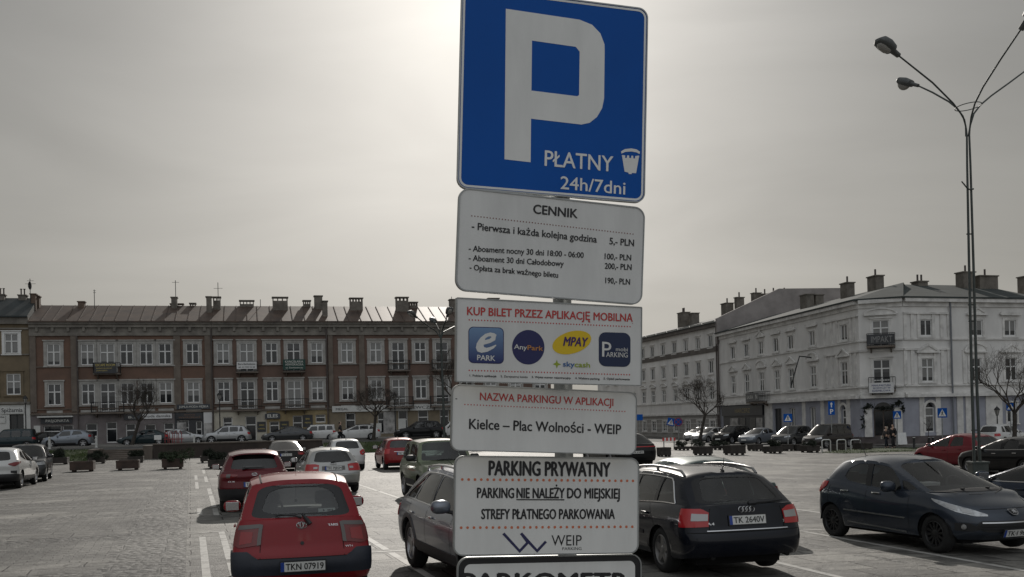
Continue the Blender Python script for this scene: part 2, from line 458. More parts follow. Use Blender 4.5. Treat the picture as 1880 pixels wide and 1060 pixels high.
tag(mb.build('ground', M_GROUND, smooth=True), kind='structure')

def worn_paint(name='worn_line_paint'):
    mt = M(name, (.5, .48, .44), rough=.7)
    t = mt.node_tree; b = t.nodes['Principled BSDF']
    g = t.nodes.new('ShaderNodeNewGeometry')
    n = t.nodes.new('ShaderNodeTexNoise'); n.inputs['Scale'].default_value = 3.2; n.inputs['Detail'].default_value = 9; n.inputs['Roughness'].default_value = .72
    t.links.new(g.outputs['Position'], n.inputs['Vector'])
    r = t.nodes.new('ShaderNodeValToRGB'); r.color_ramp.elements[0].position = .36; r.color_ramp.elements[0].color = (.13, .125, .115, 1)
    r.color_ramp.elements[1].position = .5; r.color_ramp.elements[1].color = (.40, .39, .365, 1)
    t.links.new(n.outputs[0], r.inputs[0]); t.links.new(r.outputs[0], b.inputs['Base Color'])
    return mt
M_LINE = worn_paint()
def strip(mb, p0, q0, p1, q1, w, h=0.004):
    a, c = pq(p0, q0), pq(p1, q1); d = (c - a).normalized(); n = Vector((-d.y, d.x)) * w / 2
    k = max(1, int((c - a).length / .35)); rows = []
    for i in range(k + 1):
        o = a + (c - a) * i / k; e = random.uniform(-.012, .012)
        rows.append([(*(o + n * s + n * e), gz(*(o + n * s)) + h) for s in (-1, 1)])
    mb.grid(rows)
mb = MB()
for p in (.55, 3.08, 5.6, 8.13, 10.85, 13.4):
    strip(mb, p, 9.5 if p < 1 else 11.2, p, 16.6, .12); strip(mb, p, 17.0, p, 21.7, .12)
strip(mb, .17, 8.5, .17, 20.8, .12); strip(mb, .1, 21.6, .62, 21.75, .12)
for p in (3.08, 5.6, 8.13, 10.85, 13.4, 15.9): strip(mb, p, 27.5, p, 32, .12); strip(mb, p, 32.3, p, 37, .12)
for q0, q1 in ((25.8, 28.0), (28.6, 33.5), (34, 37.5), (42, 47), (50, 55)): strip(mb, .55, q0, .56, q1, .13)
for q0, q1 in ((26.2, 28.3), (37.5, 42.5), (44, 48.6)): strip(mb, .17, q0, .17, q1, .12)
strip(mb, 1.0, 16.8, 18, 16.8, .11); strip(mb, 3.1, 32.2, 18, 32.2, .1)
for p in (-14.2, -11.7, -9.2): strip(mb, p, 27, p + .1, 31.5, .12); strip(mb, p, 35.5, p, 40.6, .13)
strip(mb, -9.0, 41, -8.8, 45.6, .13); strip(mb, -10.2, 42, -10.0, 46.5, .13)
strip(mb, -9.0, 31.2, -3.1, 31.3, .1); strip(mb, -12.0, 36.5, -4, 36.6, .11); strip(mb, -3.9, 46.6, -1.8, 46.6, .13)
tag(mb.build('parking_lines', M_LINE), kind='structure')

# ------------------------------------------------------------------ the sign post and its plates
M_GALV = M('galvanised_steel', (.33, .34, .34), rough=.42, metal=.85, var=.25, scale=9)
M_DARKM = M('dark_metal', (.03, .032, .034), rough=.5, metal=.3)
M_SWHITE = M('sign_white', (.73, .73, .715), rough=.42, var=.10, scale=3.5, stretch=(2.5, 2.5, .6))
M_SWHITE2 = M('sign_white_worn', (.68, .68, .67), rough=.42, var=.12, scale=3.5, stretch=(2.5, 2.5, .6))
M_SBLUE = M('sign_blue', (.002, .082, .37), rough=.38, var=.10, scale=1.7, spec=.16)
M_BLACK = M('sign_black', (.012, .012, .014), rough=.45)
M_RED = M('sign_red', (.50, .045, .04), rough=.45)
M_ORANGE = M('sign_orange', (.62, .17, .08), rough=.45)
M_NAVY = M('sign_navy', (.015, .018, .10), rough=.4)
M_DKNAVY = M('sign_dark_navy', (.010, .022, .07), rough=.4)
M_YEL = M('sign_yellow', (.72, .50, .01), rough=.4)
M_GREEN = M('sign_green', (.30, .38, .03), rough=.4)
M_SKYB = M('sign_sky_blue', (.03, .12, .33), rough=.4)
M_PURP = M('sign_purple', (.05, .012, .12), rough=.4)
M_OR2 = M('sign_tan_orange', (.55, .24, .06), rough=.4)
class Sign:
    def __init__(s, q, W, label, name='sign', cat='sign', rc=.03):
        cx, cy, cz, yaw, tilt, roll, H = q
        u = Vector((math.cos(yaw), math.sin(yaw), 0)); n = Vector((math.sin(yaw), -math.cos(yaw), 0)); v = Vector((0, 0, 1))
        v2 = v * math.cos(tilt) + n * math.sin(tilt)
        s.u = u * math.cos(roll) - v2 * math.sin(roll); s.v = u * math.sin(roll) + v2 * math.cos(roll)
        s.n = s.u.cross(s.v); s.c = Vector((cx, cy, cz)); s.W, s.H, s.rc = W, H, rc
        s.root = empty(name, s.c, 0, label, cat)
    def tr(s, lift=0.0006):
        return lambda a, b: s.u * a + s.v * b + s.n * lift      # local to root
    def uv(s, px, py):
        r = ray(px, py); t = (s.c - CAM).dot(s.n) / r.dot(s.n); p = CAM + r * t - s.c
        return p.dot(s.u), p.dot(s.v)
    def rrect(s, du, dv, rc, k=8):
        w, h = s.W / 2 - du, s.H / 2 - dv; pts = []
        for cx, cy, a0 in ((w - rc, h - rc, 0), (-w + rc, h - rc, 90), (-w + rc, -h + rc, 180), (w - rc, -h + rc, 270)):
            for i in range(k + 1):
                a = R(a0 + 90 * i / k); pts.append((cx + rc * math.cos(a), cy + rc * math.sin(a)))
        return pts
    def poly(s, pts, lift):
        f = s.tr(lift); mb = MB(); mb.add([f(*p) for p in pts], tessellate_polygon([[Vector((a, b, 0)) for a, b in pts]])); return mb
    def polyinto(s, mb, pts, lift):
        f = s.tr(lift); mb.add([f(*p) for p in pts], tessellate_polygon([[Vector((a, b, 0)) for a, b in pts]]))
    def plate(s, mat, rim, t=.012, lip=.004):
        o = s.rrect(0, 0, s.rc); i = s.rrect(lip, lip, max(.001, s.rc - lip)); n = len(o); mb = MB()
        f = lambda p, z: s.u * p[0] + s.v * p[1] + s.n * z
        rows = [[f(p, -t) for p in i], [f(p, -t) for p in o], [f(p, .0022) for p in o], [f(p, .0022) for p in i], [f(p, 0.0) for p in i]]
        mb.grid(rows, close=True); mb.build('rim', rim, s.root)
        mb = MB(); tri = tessellate_polygon([[Vector((a, b, 0)) for a, b in i]])
        mb.add([f(p, 0) for p in i], tri); mb.build('plate', mat, s.root)
        mb = MB(); mb.add([f(p, -t + .001) for p in i], tri); mb.build('back_sheet', M_GALV, s.root)
    def write(s, items, name, mat, lift=.0007):
        """items: (text, left px, right px, baseline px at left, baseline px at right, capital height px, bold[, shear])"""
        for it in items:
            mb = MB(); tx, xl, xr, yl, yr, ch, bold = it[:7]; shear = it[7] if len(it) > 7 else 0
            a = s.uv(xl, yl); b = s.uv(xr, yr); c = s.uv(xl, yl - ch)
            text_into(mb, tx, a[0], b[0], a[1], c[1] - a[1], s.tr(lift), bold, shear=shear, slope=(b[1] - a[1]) / (b[0] - a[0]))
            mb.build(name, mat, s.root)
    def dots(s, xl, yl, xr, yr, n, rpx, mat, lift=.0007):
        mb = MB(); f = s.tr(lift); a = s.uv(xl, yl); b = s.uv(xr, yr); r = rpx / 590.0
        for i in range(n):
            x = a[0] + (b[0] - a[0]) * i / (n - 1); y = a[1] + (b[1] - a[1]) * i / (n - 1)
            mb.add([f(x + r * math.cos(k * .7854), y + r * math.sin(k * .7854)) for k in range(8)], [tuple(range(8))])
        mb.build('dotted_line', mat, s.root)
    def px(s, pts): return [s.uv(*p) for p in pts]

# 1 big blue parking sign
s = Sign([.1558, 3.1534, 3.1006, .2336, -.0137, .0505, .6206], .6, 'large blue square parking sign with a white P, topmost plate on the post', 'parking_sign', rc=.032)
s.plate(M_SBLUE, M_GALV)
o = s.rrect(.006, .006, .027); i = s.rrect(.0125, .0125, .021); n = len(o); f = s.tr(.0006)
mb = MB(); mb.grid([[f(*p) for p in o], [f(*p) for p in i]], close=True); mb.build('border', M_SWHITE, s.root)
k = 380 / 1060
Z = lambda l: s.px([(820 + x * k, y * k) for x, y in l])
outer = [(303, 46), (681, 102), (745, 128), (787, 172), (808, 228), (809, 262), (806, 505), (796, 555), (770, 600), (732, 630), (690, 639), (432, 609), (430, 832), (296, 817)]
inner = [(437, 209), (661, 241), (681, 266), (678, 488), (668, 494), (434, 465)]
mb = MB(); po, pi = Z(outer), Z(inner)
mb.add([f(*p) for p in po + pi], tessellate_polygon([[Vector((*p, 0)) for p in po], [Vector((*p, 0)) for p in pi]]))
mb.build('letter_p', M_SWHITE, s.root)
s.write([('PŁATNY', 1000, 1125, 304.5, 315.5, 28, .012), ('24h/7dni', 1029, 1147.5, 347, 357.5, 23, .012)], 'lettering', M_SWHITE)
mb = MB()   # coin meter symbol
s.polyinto(mb, Z([(893, 776), (912, 765), (945, 761), (972, 766), (990, 778), (988, 790), (970, 781), (945, 777), (915, 779), (895, 788)]), .0007)
s.polyinto(mb, Z([(897, 795), (914, 797), (914, 810), (922, 810), (924, 797), (934, 797), (935, 810), (944, 811), (946, 798), (955, 799), (956, 812), (964, 813), (966, 800), (986, 798), (970, 888), (948, 887), (947, 893), (932, 892), (931, 885), (911, 880)]), .0007)
mb.build('coin_symbol', M_SWHITE, s.root)

# 2 price list
s = Sign([.1364, 3.0952, 2.6223, .3128, .0055, .061, .3049], .6, 'white price list plate headed CENNIK, right below the blue parking sign', 'price_sign', rc=.034)
s.plate(M_SWHITE2, M_GALV)
c = 1 / 4.818
W = lambda t, a, b, y0, y1, h, bo=.016: (t, 820 + a * c, 820 + b * c, 340 + y0 * c, 340 + y1 * c, h * c, bo + .010)
s.write([W('CENNIK', 766, 1155, 250, 293, 78, .022), W('- Pierwsza i każda kolejna godzina', 222, 1326, 392, 510, 62), W('5,- PLN', 1440, 1655, 524, 542, 58),
         W('- Aboament nocny 30 dni 18:00 - 06:00', 195, 1210, 584, 645, 50), W('- Aboament 30 dni Całodobowy', 195, 1033, 668, 720, 50), W('- Opłata za brak ważnego biletu', 202, 984, 750, 820, 48),
         W('100,- PLN', 1397, 1630, 655, 668, 50), W('200,- PLN', 1398, 1634, 740, 752, 50), W('190,- PLN', 1403, 1620, 868, 882, 50)], 'lettering', M_BLACK)
s.dots(820 + 222 * c, 340 + 273 * c, 820 + 1648 * c, 340 + 434 * c, 56, 1.15, M('sign_brown_red', (.2, .06, .05), rough=.5))

# 3 mobile apps
s = Sign([.1244, 3.0534, 2.3306, .3568, .0106, .0298, .2442], .6, 'white plate with four colourful app logos under a red heading, third from top', 'app_sign', rc=.004)
s.plate(M_SWHITE2, M_GALV, lip=.003)
c = 1 / 4.947
W = lambda t, a, b, y0, y1, h, bo=.012, sh=0: (t, 820 + a * c, 820 + b * c, 540 + y0 * c, 540 + y1 * c, h * c, bo, sh)
Z = lambda l: s.px([(820 + x * c, 540 + y * c) for x, y in l])
s.write([W('KUP BILET PRZEZ APLIKACJĘ MOBILNĄ', 186, 1690, 190, 252, 72, .026)], 'lettering', M_RED)
s.dots(820 + 205 * c, 540 + 235 * c, 820 + 1665 * c, 540 + 297 * c, 56, 1.3, M_RED)
s.dots(820 + 205 * c, 540 + 694 * c, 820 + 1660 * c, 540 + 734 * c, 56, 1.3, M_RED)
s.write([W('1. Pobierz aplikację', 208, 450, 748, 756, 17, .03), W('2. Zarejestruj konto', 489, 735, 756, 762, 17), W('3. Wpisz numer rejestracyjny', 772, 1127, 762, 772, 17, .03),
         W('4. Wybierz parking', 1166, 1388, 772, 780, 17, .03), W('5. Opłać parkowanie', 1425, 1662, 776, 784, 17, .03)], 'small_print', M_BLACK)
def rr(x0, y0, x1, y1, r, sl, k=6):
    pts = []
    for cx, cy, a0 in ((x1 - r, y0 + r, -90), (x1 - r, y1 - r, 0), (x0 + r, y1 - r, 90), (x0 + r, y0 + r, 180)):
        for i in range(k + 1):
            a = R(a0 + 90 * i / k); x = cx + r * math.cos(a); pts.append((x, cy + r * math.sin(a) + sl * (x - x0)))
    return pts
def ell(cx, cy, a, b, rot=0, k=40):
    return [(cx + a * math.cos(t) * math.cos(rot) - b * math.sin(t) * math.sin(rot), cy + a * math.cos(t) * math.sin(rot) + b * math.sin(t) * math.cos(rot)) for t in [2 * math.pi * j / k for j in range(k)]]
def gradient_blue():
    mt = M('logo_blue', (.03, .12, .32), rough=.35); t = mt.node_tree; b = t.nodes['Principled BSDF']
    tcn = t.nodes.new('ShaderNodeTexCoord'); sp = t.nodes.new('ShaderNodeSeparateXYZ'); r = t.nodes.new('ShaderNodeValToRGB')
    t.links.new(tcn.outputs['Generated'], sp.inputs[0]); t.links.new(sp.outputs[2], r.inputs[0]); t.links.new(r.outputs[0], b.inputs['Base Color'])
    for p, q in ((0.0, (.01, .02, .13)), (.12, (.01, .03, .16)), (.5, (.015, .13, .34)), (1.0, (.16, .27, .45))):
        e = r.color_ramp.elements[0] if p == 0 else (r.color_ramp.elements[1] if p == 1.0 else r.color_ramp.elements.new(p)); e.position = p; e.color = (*q, 1)
    return mt
s.poly(Z(rr(197, 296, 519, 627, 45, .03)), .0006).build('logo_rim', M_NAVY, s.root)
s.poly(Z(rr(203, 303, 512, 619, 40, .03)), .001).build('logo_tile', gradient_blue(), s.root)
s.poly(Z(ell(741, 484, 147, 157)), .0007).build('logo_disc', M_NAVY, s.root)
s.poly(Z(ell(1136, 441, 181, 100, -.28)), .0007).build('logo_ellipse', M_YEL, s.root)
s.poly(Z(rr(1381, 346, 1669, 656, 62, .03)), .0007).build('logo_square', M_DKNAVY, s.root)
# hand-drawn e
mb = MB(); cx, cy = 362, 442
e1 = [(455 - 10, 392), (452, 372), (432, 357), (395, 350), (350, 362), (305, 398), (272, 448), (264, 490), (278, 522), (315, 535), (370, 525), (425, 495), (449, 470), (447, 460), (405, 478), (362, 490), (338, 483), (333, 462), (395, 445), (440, 420)]
e2 = [(345, 420), (352, 402), (378, 386), (402, 385), (404, 396), (385, 410)]
a_, b_ = Z(e1), Z(e2); f = s.tr(.0015)
mb.add([f(*p) for p in a_ + b_], tessellate_polygon([[Vector((*p, 0)) for p in a_], [Vector((*p, 0)) for p in b_]]))
mb.build('logo_e', M_SWHITE2, s.root)
s.write([W('PARK', 276, 438, 600, 608, 46, .03), W('Any', 611, 727, 498, 508, 42, .02), W('P', 1410, 1492, 568, 574, 134, .005), W('ARKING', 1446, 1642, 572, 577, 44, .004), W('mobi', 1535, 1642, 518, 522, 34, .0)], 'logo_lettering', M_SWHITE2, .0016)
s.write([W('Park', 733, 872, 508, 516, 42, .02), ], 'logo_word', M_OR2, .0016)
s.write([W('MPAY', 1058, 1282, 470, 478, 80, .03, .25)], 'logo_word', M_PURP, .0016)
s.write([W('sky', 1056, 1160, 658, 662, 44, .03)], 'logo_word', M_SKYB, .0012)
s.write([W('cash', 1163, 1300, 662, 668, 44, .03)], 'logo_word', M_GREEN, .0012)
s.poly(Z([(1000, 597), (1010, 627), (1038, 639), (1010, 650), (1000, 678), (990, 648), (963, 637), (990, 625)]), .0008).build('logo_star', M_GREEN, s.root)

# 4 name of the car park
s = Sign([.1051, 3.1145, 2.1002, .3243, -.0219, .0554, .1969], .6, 'white plate with red top line and the words Kielce – Plac Wolności', 'name_sign', rc=.026)
s.plate(M_SWHITE, M_GALV, lip=.003)
W = lambda t, a, b, y0, y1, h, bo=.012: (t, 820 + a * c, 820 + b * c, 700 + y0 * c, 700 + y1 * c, h * c, bo)
s.write([W('NAZWA PARKINGU W APLIKACJI', 302, 1512, 172, 227, 68, .017)], 'heading', M_RED)
s.write([W('Kielce – Plac Wolności - WEIP', 204, 1582, 433, 482, 90, .022)], 'lettering', M_BLACK)
s.dots(820 + 165 * c, 700 + 212 * c, 820 + 1618 * c, 700 + 276 * c, 55, 1.2, M_RED)
s.poly(s.px([(836.5, 731.5), (839.5, 732), (839, 733.5), (835.5, 733)]), .001).build('scuff_mark', M_BLACK, s.root)

# 5 private car park
s = Sign([.1067, 3.1787, 1.8363, .2659, -.0253, .0448, .3039], .6, 'white PARKING PRYWATNY plate with orange dotted lines and navy emblem', 'private_parking_sign', rc=.03)
s.plate(M_SWHITE, M_GALV)
c = 1 / 4.608
W = lambda t, a, b, y0, y1, h, bo=.03: (t, 820 + a * c, 820 + b * c, 830 + y0 * c, 830 + y1 * c, h * c, bo)
Z = lambda l: s.px([(820 + x * c, 830 + y * c) for x, y in l])
s.write([W('PARKING PRYWATNY', 358, 1382, 196, 208, 120, .035), W('PARKING', 258, 568, 388, 390, 84), W('NIE NALEŻY', 592, 996, 390, 391, 84), W('DO MIEJSKIEJ', 1020, 1462, 391, 394, 84), W('STREFY PŁATNEGO PARKOWANIA', 294, 1420, 568, 566, 84)], 'lettering', M_BLACK)
s.poly(Z([(590, 399), (996, 400), (996, 410), (590, 409)]), .0007).build('underline', M_BLACK, s.root)
s.dots(820 + 132 * c, 830 + 233 * c, 820 + 1576 * c, 830 + 245 * c, 29, 2.6, M_ORANGE)
s.dots(820 + 123 * c, 830 + 641 * c, 820 + 1570 * c, 830 + 633 * c, 29, 2.6, M_ORANGE)
mb = MB()
s.polyinto(mb, Z([(470, 697), (489, 682), (617, 824), (672, 765), (620, 695), (638, 681), (765, 822), (832, 750), (848, 765), (766, 853), (692, 776), (618, 855)]), .0007)
mb.build('emblem', M('sign_navy_emblem', (.02, .022, .09), rough=.4), s.root)
s.write([W('WEIP', 886, 1142, 793, 791, 88, -.012), W('PARKING', 978, 1140, 831, 829, 24, 0)], 'emblem_word', M_BLACK)

# 6 parking meter plate, cut by the bottom of the picture
s = Sign([.1075, 3.19, 1.515, .262, -.02, .0385, .30], .6, 'black bordered PARKOMETR plate, lowest on the post', 'parking_meter_sign', rc=.036)
tl = s.uv(827.6, 1023.5); s.c += s.v * (tl[1] - s.H / 2); s.root.location = s.c
s.plate(M_BLACK, M_GALV)
s.poly(s.rrect(.022, .022, .02), .0007).build('face', M_SWHITE, s.root)
s.write([('PARKOMETR', 848, 1152, 1083, 1081, 29.5, .055)], 'lettering', M_BLACK, .0012)

root = empty('sign_post', (.148, 3.30, 0), 0, 'grey steel post that carries the stack of parking plates', 'post')
mb = MB(); mb.tube([(.0, 0, 0), (.01, 0, 1.5), (.022, -.008, 2.5), (.03, -.01, 3.40)], .03, 20); mb.build('post', M_GALV, root, smooth=True)
for z in (1.62, 1.9, 2.02, 2.18, 2.42, 2.53, 2.74, 2.9, 3.3):
    x = interp([0, 1.5, 2.5, 3.4], [0, .01, .022, .03], z); mb = MB()
    mb.rbox(x - .16, x + .16, -.06, -.046, z - .012, z + .012, .004, tr=lambda p: Vector((p.x, p.y + p.x * .28, p.z - p.x * .05)))
    mb.rbox(x - .04, x + .04, -.05, .04, z - .01, z + .01, .004)
    mb.build('clamp', M_GALV, root)
for dx, dz in ((-.03, 2.462), (.045, 2.455)): 
    mb = MB(); mb.tube([(dx, -.05, dz - .012), (dx, -.05, dz + .0)], .006, 8); mb.build('bolt', M_DARKM, root)
# ------------------------------------------------------------------ facades
class Facade:
    """a vertical wall plane; (u, z) on it, out = towards the square"""
    def __init__(s, a, b):
        s.o = Vector((a[0], a[1])); s.d = Vector((b[0] - a[0], b[1] - a[1])); s.len = s.d.length; s.d.normalize()
        s.n = Vector((s.d.y, -s.d.x))
    def P(s, u, z, out=0.0):
        q = s.o + s.d * u + s.n * out; return Vector((q.x, q.y, z))
    def px(s, px, py):
        r = ray(px, py); n3 = Vector((s.n.x, s.n.y, 0)); o3 = Vector((s.o.x, s.o.y, 0))
        t = (o3 - CAM).dot(n3) / r.dot(n3); p = CAM + r * t
        return (p.x - s.o.x) * s.d.x + (p.y - s.o.y) * s.d.y, p.z
    def tr(s): return lambda p: s.P(p.x, p.z, -p.y)        # local x=u, y=inwards, z
    def box(s, mb, u0, u1, z0, z1, o0, o1): mb.box(u0, u1, -o1, -o0, z0, z1, tr=s.tr())
    def wall(s, mb, outer, holes, depth=.2):
        pts = list(outer); 
        for h in holes: pts += h
        tri = tessellate_polygon([[Vector((*p, 0)) for p in l] for l in [outer] + holes])
        mb.add([s.P(u, z) for u, z in pts], tri)
        for h in holes:
            n = len(h); mb.grid([[s.P(u, z) for u, z in h], [s.P(u, z, -depth) for u, z in h]], close=True)
def window_glass(name, c0, c1, c2):
    mt = bpy.data.materials.new(name); mt.use_nodes = True; t = mt.node_tree; b = t.nodes['Principled BSDF']
    oi = t.nodes.new('ShaderNodeObjectInfo'); tcn = t.nodes.new('ShaderNodeTexCoord'); sp = t.nodes.new('ShaderNodeSeparateXYZ')
    t.links.new(tcn.outputs['Generated'], sp.inputs[0])
    # a curtain or blind hangs at its own height behind each pane
    gt = t.nodes.new('ShaderNodeMath'); gt.operation = 'GREATER_THAN'; t.links.new(sp.outputs[2], gt.inputs[0]); t.links.new(oi.outputs['Random'], gt.inputs[1])
    wv = t.nodes.new('ShaderNodeTexWave'); wv.inputs['Scale'].default_value = 3.5; wv.inputs['Distortion'].default_value = 1.2; t.links.new(tcn.outputs['Object'], wv.inputs['Vector'])
    r = t.nodes.new('ShaderNodeValToRGB'); t.links.new(oi.outputs['Random'], r.inputs[0])
    r.color_ramp.interpolation = 'CONSTANT'
    r.color_ramp.elements[0].color = (*c1, 1); r.color_ramp.elements[1].position = .45; r.color_ramp.elements[1].color = (*c2, 1)
    m2 = t.nodes.new('ShaderNodeMix'); m2.data_type = 'RGBA'; m2.blend_type = 'MULTIPLY'; m2.inputs['Factor'].default_value = .5
    t.links.new(r.outputs[0], m2.inputs['A']); t.links.new(wv.outputs['Color'], m2.inputs['B'])
    m1 = t.nodes.new('ShaderNodeMix'); m1.data_type = 'RGBA'; m1.inputs['A'].default_value = (*c0, 1)
    t.links.new(gt.outputs[0], m1.inputs['Factor']); t.links.new(m2.outputs['Result'], m1.inputs['B'])
    t.links.new(m1.outputs['Result'], b.inputs['Base Color'])
    b.inputs['Roughness'].default_value = .06; b.inputs['Specular IOR Level'].default_value = .6
    MATS[name] = mt; return mt
M_PANE = window_glass('window_glass', (.015, .017, .02), (.24, .24, .235), (.07, .073, .078))
M_SHOPG = M('shop_glass', (.02, .022, .025), rough=.06, var=.5, scale=.6)
M_FRAME = M('white_window_frame', (.68, .68, .67), rough=.45, var=.08, scale=3)
M_SURR = M('pale_stucco_surround', (.36, .35, .33), rough=.85, var=.22, scale=2.5)
M_BRICK = M('rust_red_render', (.18, .108, .078), rough=.9, dirt=(.12, .078, .06), scale=.8, bump=.25, bscale=12)
M_BRICK2 = M('dull_red_render', (.16, .102, .08), rough=.9, dirt=(.115, .078, .063), scale=.7, bump=.25, bscale=12)
M_TAN = M('tan_render', (.20, .155, .10), rough=.9, dirt=(.13, .105, .07), scale=.7, bump=.2, bscale=12)
M_PIL = M('grey_brown_stucco', (.18, .15, .125), rough=.9, dirt=(.11, .09, .075), scale=1.3, bump=.25, bscale=10)
M_CORN = M('pale_cornice', (.24, .222, .195), rough=.85, dirt=(.12, .108, .096), scale=1.1)
M_RUSTROOF = M('rusty_sheet_roof', (.10, .066, .048), rough=.58, metal=.12, dirt=(.05, .036, .03), scale=.9, bump=.15, bscale=2.0, stretch=(1, 1, .4))
M_DKROOF = M('dark_sheet_roof', (.03, .038, .04), rough=.6, metal=.2, var=.4, scale=.8)
M_CHIM = M('chimney_render', (.21, .19, .165), rough=.9, dirt=(.10, .088, .075), scale=1.5)
M_CHIMB = M('chimney_brick', (.17, .12, .09), rough=.9, dirt=(.09, .065, .05), scale=2.5)
M_IRON = M('wrought_iron', (.012, .012, .013), rough=.6)
M_PIPE = M('drain_pipe', (.075, .06, .055), rough=.6, var=.3, scale=2)
M_GROUNDFL = M('grey_ground_floor', (.17, .15, .15), rough=.85, var=.3, scale=1)
M_CREAM = M('cream_ground_floor', (.46, .43, .36), rough=.85, var=.2, scale=1.2)
M_OCHRE = M('ochre_ground_floor', (.30, .235, .13), rough=.85, var=.25, scale=1)
M_OLIVE = M('olive_ground_floor', (.20, .165, .115), rough=.85, var=.25, scale=1)
M_PALE = M('pale_shop_front', (.55, .55, .53), rough=.7, var=.12, scale=1.5)
M_DKSHOP = M('dark_shop_front', (.035, .037, .042), rough=.5, var=.3, scale=1)
M_SLATE = M('dark_slate_sign', (.04, .045, .055), rough=.4)
M_GREENB = M('dark_green_banner', (.012, .05, .04), rough=.6)
M_BANW = M('white_banner', (.62, .62, .62), rough=.7, var=.08, scale=1)
M_TXTW = M('white_lettering', (.62, .62, .58), rough=.6)
M_TXTD = M('dark_lettering', (.02, .02, .024), rough=.6)
M_TXTY = M('yellow_lettering', (.5, .4, .12), rough=.6)
M_POSTER = M('grey_poster', (.33, .32, .31), rough=.6, var=.75, scale=1.4)

def win(F, root, uc, z0, z1, w, style='cross', surround=None, trim=.22, head=.1, sill=True, recess=.09, arch=False, pane=None, pair=1, frame=None):
    """one window: frame mesh, child pane, child surround"""
    pane = pane or M_PANE; frame = frame or M_FRAME
    u0, u1 = uc - w / 2, uc + w / 2; t = .085; mb = MB(); o0, o1 = -recess, -recess + .06
    b = lambda a0, a1, c0, c1, d0=o0, d1=o1: F.box(mb, a0, a1, c0, c1, d0, d1)
    b(u0, u0 + t, z0, z1); b(u1 - t, u1, z0, z1); b(u0 + t, u1 - t, z0, z0 + t * 1.3); b(u0 + t, u1 - t, z1 - t, z1)
    if style in ('cross', 'door'):
        zt = z0 + (z1 - z0) * (.62 if style == 'cross' else .70)
        b(u0 + t, u1 - t, zt - .05, zt + .05, o0, o1 + .01)
        b(uc - .065, uc + .065, z0 + t * 1.3, zt - .05); b(uc - .045, uc + .045, zt + .05, z1 - t)
        if style == 'door': b(u0 + t, uc - .055, z0 + .75, z0 + .82); b(uc + .055, u1 - t, z0 + .75, z0 + .82)
    elif style == 'pair':
        b(uc - .05, uc + .05, z0 + t * 1.3, z1 - t)
    elif style == 'tee':
        zt = z0 + (z1 - z0) * .66; b(u0 + t, u1 - t, zt - .05, zt + .05)
    f = mb.build('window' if style != 'door' else 'balcony_door', frame, root, world=True)
    mb = MB(); mb.add([F.P(a, c, o0 + .012) for a, c in ((u0, z0), (u1, z0), (u1, z1), (u0, z1))], [(0, 1, 2, 3)])
    p = mb.build('pane', pane, f); 
    o = wloc(root)
    for v in p.data.vertices: v.co -= o
    if surround:
        mb = MB()
        if trim > 0:
            F.box(mb, u0 - trim, u0, z0 - (.0 if style == 'door' else .05), z1, .003, .06); F.box(mb, u1, u1 + trim, z0 - (0 if style == 'door' else .05), z1, .003, .06)
            F.box(mb, u0 - trim, u1 + trim, z1, z1 + trim * .9, .003, .065)
        if head: F.box(mb, u0 - trim - .08, u1 + trim + .08, z1 + trim * .9, z1 + trim * .9 + head, .003, .16)
        if sill and style != 'door':
            F.box(mb, u0 - trim - .04, u1 + trim + .04, z0 - .15, z0 - .05, .003, .15)
        g = mb.build('surround', surround, f)
        for v in g.data.vertices: v.co -= o
    return f
def rect(uc, z0, z1, w): return [(uc - w / 2, z0), (uc + w / 2, z0), (uc + w / 2, z1), (uc - w / 2, z1)]
def balcony(F, root, uc, z, w, dep=.85, h=1.0, bars=14, deep=.14):
    mb = MB(); F.box(mb, uc - w / 2, uc + w / 2, z - deep, z, .003, dep)
    for s in (-.35, .35): mb.prism([(0, 0), (dep * .8, 0), (0, -.4)], -.05, .05, tr=lambda p: F.P(uc + s * w + p.y, z - deep + p.z, p.x + .003))
    bl = mb.build('balcony', M_PIL, root, world=True)
    mb = MB(); T = F.tr()
    for zz in (.06, h): mb.tube([F.P(uc - w / 2 + .03, z + zz, .05), F.P(uc - w / 2 + .03, z + zz, dep - .04), F.P(uc + w / 2 - .03, z + zz, dep - .04), F.P(uc + w / 2 - .03, z + zz, .05)], .03, 5)
    for i in range(bars + 1):
        u = uc - w / 2 + .03 + (w - .06) * i / bars; mb.tube([F.P(u, z, dep - .04), F.P(u, z + h, dep - .04)], .016, 4, cap=False)
    for i in range(1, 5):
        for s in (-1, 1): u = uc + s * (w / 2 - .03); o = .05 + (dep - .09) * i / 5; mb.tube([F.P(u, z, o), F.P(u, z + h, o)], .016, 4, cap=False)
    g = mb.build('railing', M_IRON, bl); o = wloc(root)
    for v in g.data.vertices: v.co -= o
    return bl
def board(F, root, u0, u1, z0, z1, out, mat, name='shop_sign', lines=(), txt=None, label=None, th=.06, bold=.01):
    """a sign board with lettering; lines = (text, frac u0, frac u1, frac baseline, frac cap height)"""
    mb = MB(); F.box(mb, u0, u1, z0, z1, out - th, out); s = mb.build(name, mat, root, world=True)
    if lines:
        mb = MB()
        for l in lines:
            text_into(mb, l[0], u0 + (u1 - u0) * l[1], u0 + (u1 - u0) * l[2], z0 + (z1 - z0) * l[3], (z1 - z0) * l[4], lambda a, c: F.P(a, c, out + .012), bold)
        g = mb.build('lettering', txt or M_TXTW, s); o = wloc(root)
        for v in g.data.vertices: v.co -= o
    if label: s['label'] = label
    return s
def shell(F, root, u0, u1, z0, z1, depth, mat):
    """back and end walls, so that the house stands as a solid block"""
    mb = MB(); A = lambda u, o: [F.P(u, z0, o), F.P(u, z1, o)]
    mb.grid([A(u0, -.0), A(u0, -depth), A(u1, -depth), A(u1, 0)]); mb.build('rear_wall', mat, root, world=True)
